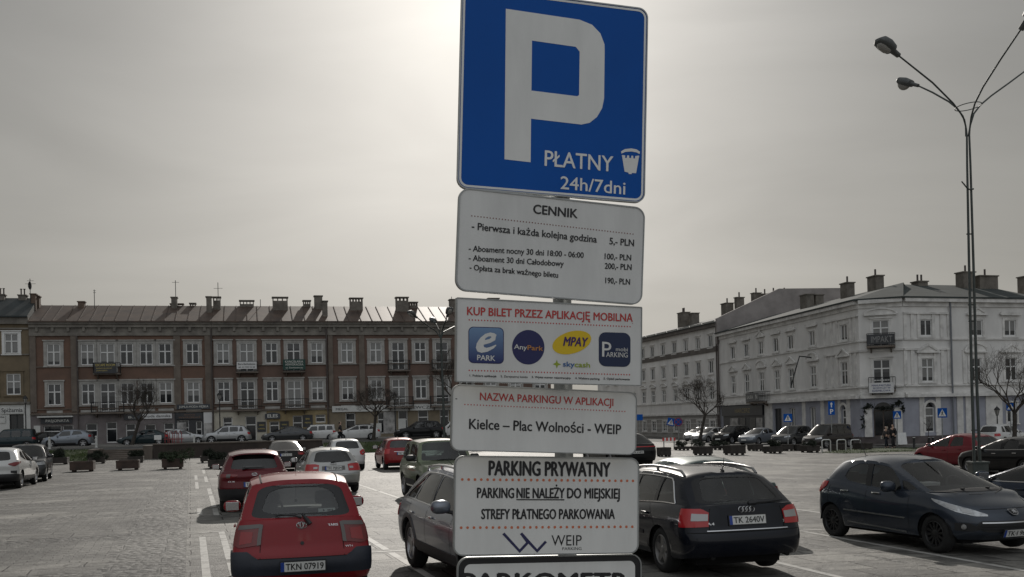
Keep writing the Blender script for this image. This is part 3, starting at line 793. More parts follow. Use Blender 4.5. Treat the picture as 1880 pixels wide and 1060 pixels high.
def pitched_roof(F, root, u0, u1, ze, rise, run, depth, mat, over=.55, seams=True, step=1.1):
    mb = MB(); mb.add([F.P(u0, ze, over), F.P(u1, ze, over), F.P(u1, ze + rise, -run), F.P(u0, ze + rise, -run), F.P(u1, ze + rise * .2, -depth), F.P(u0, ze + rise * .2, -depth),
                       F.P(u0, ze - .12, over), F.P(u1, ze - .12, over), F.P(u0, ze - .12, -depth), F.P(u1, ze - .12, -depth)],
                      [(0, 1, 2, 3), (3, 2, 4, 5), (6, 7, 1, 0), (0, 3, 5, 8, 6), (1, 7, 9, 4, 2), (5, 4, 9, 8), (6, 8, 9, 7)])
    if seams:
        n = int((u1 - u0) / step)
        for i in range(1, n):
            u = u0 + (u1 - u0) * i / n + random.uniform(-.08, .08)
            mb.tube([F.P(u, ze + .03, over), F.P(u + random.uniform(-.05, .05), ze + rise + .03, -run)], .035, 4)
    r = mb.build('roof', mat, root, world=True); return r
def on_roof(ze, rise, run, over, out): return ze + rise * (over - out) / (over + run)
def chimney(F, root, roof, u, w, ztop, out, ze, rise, run, over=.55, mat=None, pots=0, depth=.9, vents=0):
    mat = mat or M_CHIM; zb = on_roof(ze, rise, run, over, out) - .5
    mb = MB(); c = ztop - (.42 if vents else .12)
    F.box(mb, u - w / 2, u + w / 2, zb, c, out - depth / 2, out + depth / 2)
    if vents:                         # open slots under the cap
        for i in range(vents + 1):
            a = u - w / 2 + (w - .1) * i / vents; F.box(mb, a, a + .1, c, ztop - .1, out - depth / 2, out + depth / 2)
    F.box(mb, u - w / 2 - .08, u + w / 2 + .08, ztop - .1, ztop, out - depth / 2 - .07, out + depth / 2 + .07)
    ch = mb.build('chimney', mat, roof); o = wloc(root)
    for i in range(pots):
        a = u + (i - (pots - 1) / 2) * .3; k = MB(); k.tube([F.P(a, ztop, out), F.P(a, ztop + .55, out)], .07, 8); k.tube([F.P(a, ztop + .55, out), F.P(a, ztop + .62, out)], .12, 8)
        k.build('chimney_pot', M_PIPE, ch)
    return ch
def fix(root):
    """world-built grandchildren: move them into the root's own space"""
    o = wloc(root)
    for c in [q for q in bpy.data.objects if q.parent and q.parent.parent == root and q.name.startswith(('chimney', 'antenna'))]:
        for v in c.data.vertices: v.co -= o
    for c in [q for q in bpy.data.objects if q.parent and q.parent.parent and q.parent.parent.parent == root]:
        for v in c.data.vertices: v.co -= o

# ---------------- the long red terrace on the far left side
A0 = at(54, 700, 98.0); A1 = at(835, 700, 108.0)
FL = Facade(A0, A1)
U = lambda px, py=650: FL.px(px, py)[0]
ZL = lambda py, px=330: FL.px(px, py)[1]
Z_EAVE, Z_FR, Z_ARCH, Z_WALL = ZL(590.5), ZL(601.5), ZL(611), ZL(616.5)
Z_STR, Z_GF = ZL(671), ZL(757)
ZT = .72                                                    # street level up there
zu0, zu1 = ZL(669.5), ZL(630.5)
zl0, zl1, zd0 = ZL(740.5), ZL(702), ZL(753.5)
RISE, RUN = 2.15, 5.2
def terrace_house(label, ua, ub, ups, downs, wallmat, pils, roofmat=M_RUSTROOF, ground=()):
    root = empty('row_house', FL.P((ua + ub) / 2, ZT), 0, label, 'house', None)
    holes = [rect(u, zu0 if k == 'w' else ZL(684), zu1, 1.2 if k == 'w' else 1.35) for u, k in ups] + [rect(u, zl0 if k == 'w' else zd0, zl1, 1.2 if k == 'w' else 1.4) for u, k in downs]
    mb = MB(); FL.wall(mb, [(ua, Z_GF), (ub, Z_GF), (ub, Z_EAVE), (ua, Z_EAVE)], holes)
    mb.build('wall', wallmat, root, world=True)
    for u, k in ups: win(FL, root, u, zu0 if k == 'w' else ZL(684), zu1, 1.2 if k == 'w' else 1.35, 'cross' if k == 'w' else 'door', M_SURR, .3, .1)
    for u, k in downs: win(FL, root, u, zl0 if k == 'w' else zd0, zl1, 1.2 if k == 'w' else 1.4, 'cross' if k == 'w' else 'door', M_SURR, .26, .13)
    mb = MB()
    for a, b in pils: FL.box(mb, a, b, Z_GF + .25, Z_WALL, .004, .13)
    for i, (a, b) in enumerate(pils):
        q = MB(); FL.box(q, a, b, Z_GF + .25, Z_WALL - .002, .004, .13); q.build('pilaster', M_PIL, root, world=True)
    q = MB(); FL.box(q, ua, ub, Z_WALL, Z_ARCH, .004, .18); FL.box(q, ua, ub, Z_ARCH, Z_FR, .004, .08); FL.box(q, ua, ub, Z_FR, Z_FR + (Z_EAVE - Z_FR) * .55, .004, .3); FL.box(q, ua, ub, Z_FR + (Z_EAVE - Z_FR) * .55, Z_EAVE - .125, .004, .46)
    n = int((ub - ua) / 1.35)
    for i in range(n):
        u = ua + (ub - ua) * (i + .5) / n; FL.box(q, u - .12, u + .12, Z_ARCH + .12, Z_FR, .08, .26)
    q.build('cornice', M_CORN, root, world=True)
    q = MB(); FL.box(q, ua, ub, Z_STR - .09, Z_STR, .004, .12); FL.box(q, ua, ub, Z_GF - .02, Z_GF + .16, .004, .17); FL.box(q, ua, ub, zl0 - .42, zl0 - .34, .004, .1); q.build('string_course', M_PIL, root, world=True)
    for u, k in downs:
        if k == 'w': q = MB(); FL.box(q, u - .72, u + .72, zl0 - .95, zl0 - .5, .004, .05); q.build('apron_panel', M_SURR, root, world=True)
    r = pitched_roof(FL, root, ua, ub, Z_EAVE, RISE, RUN, 11, roofmat)
    shell(FL, root, ua, ub, 0, Z_EAVE - .13, 11, M_PIL)
    return root, r
def gf_wall(root, ua, ub, mat, opens, z1=None, name='ground_floor_wall'):
    """opens: (u0,u1,z0,z1) shop windows and doors with frames"""
    z1 = z1 or Z_GF
    mb = MB(); FL.wall(mb, [(ua, 0), (ub, 0), (ub, z1), (ua, z1)], [[(a, c), (b, c), (b, d), (a, d)] for a, b, c, d in opens], .3)
    mb.build(name, mat, root, world=True)
    for a, b, c, d in opens:
        win(FL, root, (a + b) / 2, c, d, b - a, 'tee' if b - a < 2.2 else 'pair', None, 0, 0, recess=.26, pane=M_SHOPG)
cols = [98.5, 160.5, 197, 232.5, 268.5, 303, 353.5, 409.5, 453, 498.3, 539, 581.5, 637, 690, 731, 771.5, 811]
us = {c: U(c) for c in cols}
D, Wn = 'd', 'w'
hA, rA = terrace_house('red rendered house with ESCAPE ROOM banner, left end of the brown-roofed row', U(54), U(390),
    [(us[98.5], Wn), (us[160.5], Wn), (us[197], D), (us[232.5], Wn), (us[268.5], Wn), (us[303], Wn), (us[353.5], Wn)],
    [(us[98.5], Wn), (us[160.5], Wn), (us[197], D), (us[232.5], Wn), (us[268.5], Wn), (us[303], Wn), (us[353.5], Wn)], M_BRICK,
    [(U(54.5), U(66)), (U(130), U(143.5)), (U(318.5), U(331)), (U(376), U(388))])
hB, rB = terrace_house('red rendered house with a white and a dark green balcony banner, above the ELES shop', U(390.3), U(601.5),
    [(us[409.5], Wn), (us[453], D), (us[498.3], Wn), (us[539], D), (us[581.5], Wn)], [(us[409.5], Wn), (us[453], D), (us[498.3], Wn), (us[539], D), (us[581.5], Wn)], M_BRICK2, [])
more = [U(p) for p in (856, 900, 945, 990)]
hC, rC = terrace_house('red rendered house over the long pale shop sign, right end of the brown-roofed row', U(601.8), U(1010),
    [(us[637], Wn), (us[690], Wn), (us[731], D), (us[771.5], Wn), (us[811], D)] + [(u, Wn) for u in more],
    [(us[637], Wn), (us[690], Wn), (us[731], D), (us[771.5], Wn), (us[811], D)] + [(u, Wn) for u in more], M_BRICK2, [(U(602.5), U(611)), (U(659), U(669))])
for h, px in ((hA, 388.5), (hB, 599.5)):
    mb = MB(); u = U(px); mb.tube([FL.P(u, ZT, .2), FL.P(u, Z_EAVE - .2, .2)], .075, 8); mb.build('drain_pipe', M_PIPE, h, world=True)
for h, px in ((hA, 142),):
    mb = MB(); u = U(px); mb.tube([FL.P(u, ZT, .22), FL.P(u, Z_WALL, .22)], .06, 8); mb.build('drain_pipe', M_PIPE, h, world=True)
# balconies
for h, c, w in ((hA, 197, 2.5), (hB, 453, 2.2), (hB, 539, 2.2), (hC, 731, 2.3), (hC, 811, 2.3)):
    balcony(FL, h, us[c], ZL(684.5), w, .8)
    balcony(FL, h, us[c], ZL(755), w + .5, .9)
# ground floors, shop by shop
zg = lambda y: ZL(y)
gf_wall(hA, U(54), U(141), M_GROUNDFL, [(U(77), U(110), zg(808), zg(776)), (U(112), U(132), zg(815), zg(776))])
gf_wall(hA, U(141.2), U(318), M_GROUNDFL, [(U(155), U(176), zg(812), zg(774)), (U(192), U(212), zg(810), zg(772)), (U(228), U(246), zg(812), zg(776)), (U(263), U(283), zg(812), zg(778)), (U(298), U(318) - .1, zg(812), zg(776))])
gf_wall(hA, U(318.2), U(390), M_DKSHOP, [(U(323), U(344), zg(812), zg(772)), (U(357), U(368), zg(818), zg(774))])
gf_wall(hB, U(390.3), U(487), M_CREAM, [(U(407), U(424), zg(800), zg(768)), (U(448), U(468), zg(815), zg(767))])
gf_wall(hB, U(487.2), U(601.5), M_OCHRE, [(U(492), U(510), zg(800), zg(778)), (U(535), U(553), zg(808), zg(768)), (U(577), U(595), zg(782), zg(767)), (U(577), U(595), zg(808), zg(784))])
gf_wall(hC, U(601.8), U(1010), M_OLIVE, [(U(632), U(650), zg(806), zg(765)), (U(691), U(703), zg(806), zg(765)), (U(729), U(746), zg(815), zg(762)), (U(765), U(784), zg(806), zg(761)), (U(805), U(822), zg(806), zg(760))])
# shop signs and banners
q = lambda a, b, y0, y1, y=770: (U(a, y), U(b, y), ZL(y0), ZL(y1))
board(FL, hA, *q(75, 133, 773, 763), .14, M_DKSHOP, lines=[('PASJONATA', .16, .9, .28, .45)], label='dark shop sign with pale capitals under the lone left window')
board(FL, hA, *q(70, 135, 762, 759.5), .5, M_PALE, name='canopy', th=.5)
board(FL, hA, *q(62, 74, 805, 776), .08, M_PALE, name='poster_panel')
board(FL, hA, *q(262, 316, 768, 759), .14, M_BANW, lines=[('moda damska', .05, .95, .28, .5)], txt=M_TXTD, label='white strip sign reading moda damska')
board(FL, hA, *q(228, 260, 769, 760), .14, M_DKSHOP, lines=[('B...', .25, .7, .3, .4)])
board(FL, hA, *q(325, 386, 752, 743), .16, M_SLATE, lines=[('JUMLA-MODA MĘSKA', .07, .95, .3, .42)], label='dark shop sign with pale capitals MODA MĘSKA')
board(FL, hA, *q(324, 372, 770, 759), .16, M_DKSHOP, lines=[('PROMOCJA', .3, .72, .6, .22), ('WYPRZEDAŻ', .08, .92, .14, .26)], txt=M('dull_brown_lettering', (.2, .12, .08)))
board(FL, hA, *q(374, 390, 812, 758), .1, M_BANW, name='poster_panel')
board(FL, hA, *q(375, 389, 806, 778), .16, M_POSTER, name='poster')
board(FL, hA, *q(325, 342, 806, 776), .03, M_POSTER, name='poster')
board(FL, hA, *q(176, 216, 685, 666, 676), 1.0, M_DKSHOP, name='banner', lines=[('ESCAPE ROOM', .06, .94, .66, .22), ('REZERWACJE ONLINE', .08, .8, .42, .1), ('ZAPRASZAMY', .08, .6, .2, .1)], txt=M_TXTY, label='black ESCAPE ROOM balcony banner')
board(FL, hB, *q(435, 471, 680, 666.5, 673), 1.0, M_BANW, name='banner', lines=[('Biuro Rachunkowe', .06, .94, .55, .26), ('tel. 41 344 52 62', .08, .92, .16, .2)], txt=M_TXTD, label='white balcony banner with dark words')
board(FL, hB, *q(519, 560, 682, 663, 673), 1.0, M_GREENB, name='banner', lines=[('KANCELARIA', .1, .9, .68, .2), ('ADWOKACKA', .1, .9, .4, .2), ('ul. Sienkiewicza', .12, .88, .12, .14)], label='dark green KANCELARIA ADWOKACKA banner')
mb = MB(); a, b, c, d = q(486.5, 514.5, 773, 761); pts = [(a, c), (b, c), (b, c + (d - c) * .75)] + [(a + (b - a) * (1 - t / 8), c + (d - c) * (.75 + .25 * math.sin(math.pi * t / 8))) for t in range(1, 8)] + [(a, c + (d - c) * .75)]
mb.prism(pts, -.24, -.1, tr=FL.tr()); sg = mb.build('shop_sign', M_SLATE, hB, world=True); sg['label'] = 'dark arched sign reading ELES'
mb = MB(); text_into(mb, 'ELES', a + (b - a) * .17, a + (b - a) * .83, c + (d - c) * .22, (d - c) * .48, lambda e, f: FL.P(e, f, .255), .03)
o_ = mb.build('lettering', M_TXTW, hB, world=True); o_.parent = sg
for a, b in ((472, 488), (514, 530)): board(FL, hB, *q(a, b, 797, 778), .06, M_DKSHOP, name='menu_board', lines=[('WINO', .2, .8, .6, .14), ('KAWA', .15, .85, .25, .14)], txt=M_TXTY)
board(FL, hB, *q(556, 574, 790, 767), .06, M_DKSHOP, name='menu_board', lines=[('BAR', .3, .7, .6, .15), ('MENU', .2, .8, .3, .12)], txt=M_TXTY)
board(FL, hC, *q(610, 830, 763, 751.5), .2, M_PALE, lines=[('MEGAL', .03, .13, .3, .36), ('SYSTEMY   GRZEWCZE', .33, .83, .3, .46)], txt=M_TXTD, label='long pale sign reading MEGAL SYSTEMY GRZEWCZE')
board(FL, hC, *q(704, 727, 806, 764), .05, M_POSTER, name='poster_panel')
board(FL, hC, *q(731, 745, 808, 778), .02, M_PALE, name='poster_panel')
board(FL, hC, *q(680, 700, 802, 786), .05, M_PALE, name='poster_panel')
# chimneys on the long roof: centre px, width px, top px, roof offset, vents
def chs(root, roof, l):
    for cx, w, top, out, v, mt in l:
        o3 = FL.px(cx, 590); k = 1 + (-out) / 104.0
        u = FL.px(cx, 590)[0] * 1.0; r = ray(cx, top); base = FL.P(u, 0, out)
        # find the point on the plane at this offset
        n3 = Vector((FL.n.x, FL.n.y, 0)); p0 = FL.P(0, 0, out); t = (p0 - CAM).dot(n3) / r.dot(n3); P = CAM + r * t
        u = (P.x - FL.o.x) * FL.d.x + (P.y - FL.o.y) * FL.d.y
        chimney(FL, root, roof, u, w * (P.y) / 1880, P.z, out, Z_EAVE, RISE, RUN, mat=mt, vents=v)
chs(hA, rA, [(62, 9, 540, -3.5, 0, M_CHIMB), (70, 6, 544, -4.5, 0, M_CHIMB), (150, 11, 554, -4.8, 0, M_CHIMB), (320, 10, 546, -4.6, 0, None), (325, 22, 558, -5.6, 2, M_CHIMB), (354, 10, 557, -5.6, 2, None), (383.5, 9, 545, -3.0, 0, None)])
chs(hB, rB, [(398, 13, 545.5, -4.2, 2, None), (453, 25, 552, -5.4, 4, None), (514, 27, 546, -4.0, 3, None), (563, 13, 552, -5.4, 3, None), (584, 14, 543.5, -4.5, 0, None), (596, 9, 553, -1.6, 0, None)])
chs(hC, rC, [(653.5, 23, 547.5, -4.0, 4, None), (737.5, 22, 546, -3.6, 3, None), (758, 15, 555, -5.0, 3, None), (830, 10, 550, -3.5, 0, None), (905, 20, 548, -4, 3, None)])
def antenna(root, roof, px, ytop, out, arms=(), dish=False):
    n3 = Vector((FL.n.x, FL.n.y, 0)); p0 = FL.P(0, 0, out); r = ray(px, ytop); t = (p0 - CAM).dot(n3) / r.dot(n3); P = CAM + r * t
    mb = MB(); zb = on_roof(Z_EAVE, RISE, RUN, .55, out) - .1
    mb.tube([(P.x, P.y, zb), P], .035, 5)
    for dz, w in arms: mb.tube([(P.x - w, P.y, P.z - dz), (P.x + w, P.y + .1, P.z - dz)], .022, 4)
    if dish: mb.lathe([(.02, 0), (.28, .05), (.42, .14)], 12, tr=lambda p: P + Vector((-.1 + p.z * .9, -p.y * .9 - .1, p.x - .7)))
    mb.build('antenna', M_DARKM, roof)
antenna(hA, rA, 55, 512, -3, [(.2, .3), (.5, .5)], True); antenna(hA, rA, 173, 532, -4, [(.1, .12), (.3, .12)]); antenna(hA, rA, 322, 515, -4.6, [(.2, .35)])
antenna(hB, rB, 400, 519, -4.2, [(.6, .45)]); antenna(hB, rB, 478, 550, -5); antenna(hC, rC, 829, 545, -4)
for h in (hA, hB, hC): fix(h)

# ---------------- tan house, cut by the left edge
root = empty('row_house', FL.P(U(20), ZT), 0, 'tan rendered house with a dark roof at the left picture edge', 'house')
hT = root; ua, ub = U(-60), U(53.6); ze = ZL(581, 40)
ups = [(U(21.5), zg(647.5), zg(612), 1.2)]; dns = [(U(24), zg(720.5), zg(683), 1.25)]; ex = [(U(-22), zg(647.5), zg(612), 1.2), (U(-20), zg(720.5), zg(683), 1.25)]
mb = MB(); FL.wall(mb, [(ua, ZL(738)), (ub, ZL(738)), (ub, ze), (ua, ze)], [rect(u, a, b, w) for u, a, b, w in ups + dns + ex]); mb.build('wall', M_TAN, root, world=True)
for l, sm in ((ups + ex[:1], M_FRAME), (dns + ex[1:], M_TAN)):
    for u, a, b, w in l: win(FL, root, u, a, b, w, 'cross', sm, .25, .08)
for nm, z0, z1, o in (('cornice', ze - .75, ze - .125, .3), ('string_course', ze - 1.25, ze - 1.1, .15), ('string_course', zg(650), zg(648), .12), ('string_course', zg(737), zg(733), .2)):
    mb = MB(); FL.box(mb, ua, ub, z0, z1, .004, o); mb.build(nm, M_CORN, root, world=True)
mb = MB(); FL.wall(mb, [(ua, 0), (ub, 0), (ub, ZL(738)), (ua, ZL(738))], [[(U(15), zg(812)), (U(41), zg(812)), (U(41), zg(755)), (U(15), zg(755))]], .3); mb.build('shop_front', M_PALE, root, world=True)
win(FL, root, U(28), zg(812), zg(755), U(41) - U(15), 'pair', None, recess=.26, pane=M_SHOPG, frame=M_DARKM)
board(FL, root, U(1, 748), U(44, 748), ZL(754), ZL(741.5), .1, M_PALE, lines=[('Spiżarnia', .05, .95, .25, .55)], txt=M_TXTD, label='pale shop sign with the dark word Spiżarnia')
board(FL, root, U(-2, 780), U(10, 780), ZL(770), ZL(757), .08, M_PALE, name='shop_sign', lines=[('WINA', .1, .9, .7, .2)], txt=M_TXTD)
r = pitched_roof(FL, root, ua, ub, ze, 2.3, 4.6, 11, M_DKROOF, seams=False); shell(FL, root, ua, ub, 0, ze - .13, 11, M_TAN)
for cx, w, top in ((4, 10, 541), (42, 13, 542)):
    n3 = Vector((FL.n.x, FL.n.y, 0)); p0 = FL.P(0, 0, -4.4); rr_ = ray(cx, top); t = (p0 - CAM).dot(n3) / rr_.dot(n3); P = CAM + rr_ * t
    chimney(FL, root, r, (P.x - FL.o.x) * FL.d.x + (P.y - FL.o.y) * FL.d.y, w * P.y / 1880, P.z, -4.4, ze, 2.3, 4.6, pots=2)
fix(root)

# ---------------- right side: the pale corner building
M_PALEW = M('pale_grey_stucco', (.76, .745, .725), rough=.9, dirt=(.56, .55, .535), scale=.6, bump=.2, bscale=9, stretch=(1, 1, .35))
M_LILAC = M('lilac_grey_ground_floor', (.36, .37, .425), rough=.9, dirt=(.27, .277, .32), scale=.8)
M_CREAMT = M('pale_stucco_trim', (.76, .745, .72), rough=.9, dirt=(.46, .45, .435), scale=1.2)
M_PLINTH = M('dark_plinth', (.10, .085, .085), rough=.85, var=.3, scale=1.4)
M_GREYB = M('grey_stucco', (.78, .765, .745), rough=.9, dirt=(.62, .605, .59), scale=.7, stretch=(1, 1, .4))
M_GREYG = M('grey_banded_ground_floor', (.33, .315, .30), rough=.9, dirt=(.22, .21, .20), scale=.9)
M_BAND = M('dark_band', (.13, .115, .105), rough=.85, var=.3, scale=1)
M_SLROOF = M('grey_sheet_roof', (.04, .048, .047), rough=.9, metal=0, var=.35, scale=.7)
M_ROOF2 = M('bright_sheet_roof', (.055, .058, .058), rough=.8, metal=0, var=.35, scale=.7)
B1, B2 = at(1319, 612, 114.6), at(1575, 550, 84.0)
B3, B4 = at(1656, 545, 82.8), at(1905, 548.3, 86.6)
ZE2 = B2.z
F1, F2, F3 = Facade(B1, B2), Facade(B2, B3), Facade(B3, B4)
cb = empty('corner_building', (B3.x, B3.y, gz(B3.x, B3.y)), 0, 'pale three-storey corner building with a chamfered entrance corner and pedimented windows', 'building')
zz = lambda F, px, py: F.px(px, py)[1]
uu = lambda F, px, py: F.px(px, py)[0]
# common levels, read off the front plane
zCor = zz(F3, 1700, 555); zA1 = zz(F3, 1700, 577); zUp0, zUp1 = zz(F3, 1700, 617.5), zz(F3, 1700, 587)
zStr = zz(F3, 1700, 621.5); zMh = zz(F3, 1700, 643); zMd0, zMd1 = zz(F3, 1703, 701.5), zz(F3, 1703, 658); zAp0, zAp1 = zz(F3, 1703, 718), zz(F3, 1703, 704)
zGF = zz(F3, 1703, 727); zAr0, zAr1 = zz(F3, 1707, 794), zz(F3, 1707, 739); zPl = zz(F3, 1707, 800); zB = -1.6
def archpts(uc, z0, z1, w, k=10):
    r = w / 2; return [(uc - r, z0), (uc + r, z0), (uc + r, z1 - r)] + [(uc + r * math.cos(math.pi * i / k), z1 - r + r * math.sin(math.pi * i / k)) for i in range(1, k)] + [(uc - r, z1 - r)]
def pediment(F, uc, z, w, kind, h=.55, name='pediment', mat=None, root=None):
    mb = MB(); T = F.tr()
    if kind == 'tri': pts = [(uc - w / 2, z), (uc + w / 2, z), (uc, z + h)]
    elif kind == 'seg': pts = [(uc - w / 2, z), (uc + w / 2, z)] + [(uc + w / 2 * math.cos(math.pi * i / 10), z + h * math.sin(math.pi * i / 10)) for i in range(1, 10)]
    else: pts = [(uc - w / 2, z), (uc + w / 2, z), (uc + w / 2, z + .13), (uc - w / 2, z + .13)]
    mb.prism(pts, -.16, -.005, tr=T)
    n = len(pts)
    for i in range(n):
        a, b = pts[i], pts[(i + 1) % n]; mb.tube([F.P(a[0], a[1], .17), F.P(b[0], b[1], .17)], .10, 4)
    return mb.build(name, mat or M_CREAMT, root, world=True)
def wing(F, root, ups, mids, zu, zm, w, peds_u, peds_m):
    hol = [rect(u, zu[0], zu[1], w) for u in ups] + [rect(u, zm[0], zm[1], w) for u in mids]
    mb = MB(); F.wall(mb, [(0, zGF), (F.len, zGF), (F.len, ZE2), (0, ZE2)], hol, .22); mb.build('wall', M_PALEW, root, world=True)
    for u in ups: win(F, root, u, zu[0], zu[1], w, 'pair', M_CREAMT, .2, 0)
    for u in mids: win(F, root, u, zm[0], zm[1], w, 'cross', M_CREAMT, .22, 0)
    for u, k in zip(ups, peds_u):
        if k: pediment(F, u, zu[1] + .45, w + .9, k, root=root)
    for u, k in zip(mids, peds_m):
        if k: pediment(F, u, zm[1] + .5, w + 1.1, k, .6 if k == 'tri' else .7, root=root)
    for nm, bx in (('cornice', [(zCor, ZE2 - .125, .42), (zCor - .35, zCor, .12)]), ('string_course', [(zStr - .12, zStr, .12)]), ('belt_course', [(zGF - .1, zGF + .16, .42), (zGF + .16, zGF + .3, .16)]), ('sill_course', [(zMd0 - .34, zMd0 - .2, .18)])):
        mb = MB()
        for z0, z1, o in bx: F.box(mb, 0, F.len, z0, z1, .004, o)
        mb.build(nm, M_CREAMT, root, world=True)
l_up = [uu(F1, x, 640) for x in (1345.7, 1370.5, 1397.3, 1425, 1452, 1491.7, 1550.5)]
l_md = [uu(F1, x, 700) for x in (1347, 1372, 1399, 1427.5, 1453.8, 1494, 1551)]
wing(F1, cb, l_up, l_md, (zUp0, zUp1), (zMd0, zMd1), 1.15, ['flat', 'flat', 'tri', 'flat', 'flat', 'flat', None], ['tri', 'tri', 'seg', 'tri', 'tri', 'seg', 'tri'])
f3u = [uu(F3, x, 600) for x in (1699.5, 1793, 1854)]; f3m = [uu(F3, x, 680) for x in (1703, 1791, 1856)]
wing(F3, cb, f3u, f3m, (zUp0, zUp1), (zMd0, zMd1), 1.15, [None, 'tri', 'flat'], ['tri', 'seg', 'tri'])
# chamfer with its two balcony doors
uc = uu(F2, 1618, 650)
wing(F2, cb, [], [], (0, 1), (0, 1), 1, [], [])
mb = MB()
for o in [q for q in bpy.data.objects if q.parent == cb and q.name.startswith('wall')][-1:]: bpy.data.objects.remove(o)
du0, du1, dm0, dm1 = zz(F2, 1618, 636), zz(F2, 1618, 588), zz(F2, 1618, 716), zz(F2, 1620, 660)
F2.wall(mb, [(0, zGF), (F2.len, zGF), (F2.len, ZE2), (0, ZE2)], [rect(uc, du0, du1, 1.3), rect(uc, dm0, dm1, 1.35)], .22); mb.build('wall', M_PALEW, cb, world=True)
win(F2, cb, uc, du0, du1, 1.3, 'door', M_CREAMT, .16, .1); win(F2, cb, uc, dm0, dm1, 1.35, 'door', M_CREAMT, .16, .1)
pediment(F2, uc, zz(F2, 1618, 577.5), 2.5, 'seg', .5, root=cb)
bb = balcony(F2, cb, uc, du0, 2.2, .9, 1.0, 16); bb2 = balcony(F2, cb, uc, dm0, 2.1, .9, 1.0, 10)
board(F2, cb, uc - 1.05, uc + 1.05, du0 + .12, du0 + .92, .95, M_DKSHOP, name='banner', lines=[('IMPAKT', .15, .92, .18, .62)], txt=M('grey_lettering', (.25, .25, .25)), th=.02, bold=.0)
board(F2, cb, uc - 1.0, uc + .9, zz(F2, 1618, 722), zz(F2, 1618, 703.5), .98, M_BANW, name='banner', lines=[('MANUFAKTURA', .12, .88, .66, .17), ('SŁODYCZY W', .16, .86, .4, .17), ('KARMELOWA', .14, .86, .13, .17)], txt=M('dark_blue_lettering', (.03, .04, .16)), th=.02, label='white balcony banner with blue words')
# flat pilasters of the upper storeys near the corner
def strips(F, us_, z0, z1, w=.3):
    for u in us_:
        mb = MB(); F.box(mb, u - w / 2, u + w / 2, z0, z1, .004, .09); mb.build('pilaster', M_CREAMT, cb, world=True)
strips(F1, [uu(F1, x, 650) for x in (1516, 1528, 1538, 1563, 1571)], zStr + .02, zA1, .35); strips(F1, [uu(F1, x, 690) for x in (1518, 1529, 1539, 1563, 1572)], zMd0 - .15, zMh, .35)
strips(F3, [uu(F3, x, 600) for x in (1661, 1674, 1686, 1713, 1728, 1741)], zStr + .02, zA1); strips(F3, [uu(F3, x, 680) for x in (1662, 1675, 1688, 1717, 1730, 1742, 1770, 1811)], zMd0 - .15, zMh)
for F, u0, u1, z in ((F3, 0, uu(F3, 1742, 600), zA1), (F3, 0, uu(F3, 1744, 650), zMh), (F1, uu(F1, 1512, 640), F1.len, zA1), (F1, uu(F1, 1514, 640), F1.len, zMh), (F2, 0, F2.len, zMh)):
    mb = MB(); F.box(mb, u0, u1, z, z + .16, .004, .15); mb.build('string_course', M_CREAMT, cb, world=True)
for px in (1315, 1745.5):
    F = F1 if px < 1600 else F3; u = uu(F, px, 700) if px > 1600 else .25
    mb = MB(); mb.tube([F.P(u, -1.2, .2), F.P(u, ZE2 - .3, .2)], .075, 8); mb.build('drain_pipe', M_PIPE if px < 1600 else M('grey_pipe', (.16, .17, .19), rough=.5), cb, world=True)
# ground floor
def gfloor(F, segs, holes, ins):
    """segs: (u0,u1,mat,out)"""
    mb = MB(); F.wall(mb, [(0, zB), (F.len, zB), (F.len, zGF), (0, zGF)], holes, .3); mb.build('ground_floor_wall', M_LILAC, cb, world=True)
    for a, b in segs: mb = MB(); F.box(mb, a, b, zPl, zGF - .1, .004, .07); mb.build('pilaster', M_CREAMT, cb, world=True)
g3 = uu(F3, 1707.5, 770)
gfloor(F3, [(uu(F3, 1688, 770), g3 - .55), (g3 + .55, uu(F3, 1727, 770)), (uu(F3, 1757, 770), uu(F3, 1768, 770)), (uu(F3, 1773, 770), uu(F3, 1784, 770)), (uu(F3, 1810, 770), uu(F3, 1840, 770))],
       [archpts(g3, zAr0, zAr1, .98), rect(uu(F3, 1858, 760), zAr0 + .6, zAr1 - .15, 1.0)], 0)
win(F3, cb, g3, zAr0, zAr1 - .4, .98, 'tee', None, recess=.2); win(F3, cb, uu(F3, 1858, 760), zAr0 + .6, zAr1 - .15, 1.0, 'pair', M_CREAMT, .15, 0)
mb = MB(); mb.add([F3.P(u, z, -.26) for u, z in archpts(g3, zAr1 - .45, zAr1, .98)], [tuple(range(13))]); mb.build('fanlight', M_PANE, cb, world=True)
def archring(F, uc, z0, z1, w, t=.22):
    a, b = archpts(uc, z0, z1, w), archpts(uc, z0, z1 + t, w + 2 * t); mb = MB(); n = len(a)
    mb.grid([[F.P(u, z, .12) for u, z in a[1:] + a[:1]], [F.P(u, z, .12) for u, z in b[1:] + b[:1]]]); mb.grid([[F.P(u, z, .12) for u, z in b[1:] + b[:1]], [F.P(u, z, .07) for u, z in b[1:] + b[:1]]]); mb.grid([[F.P(u, z, .12) for u, z in a[1:] + a[:1]], [F.P(u, z, .0) for u, z in a[1:] + a[:1]]])
    return mb.build('arch_moulding', M_CREAMT, cb, world=True)
archring(F3, g3, zAr0, zAr1, .98)
g1 = uu(F1, 1550, 765)
shop0, shop1 = uu(F1, 1330, 770), uu(F1, 1405, 770); dz1 = zGF - .2
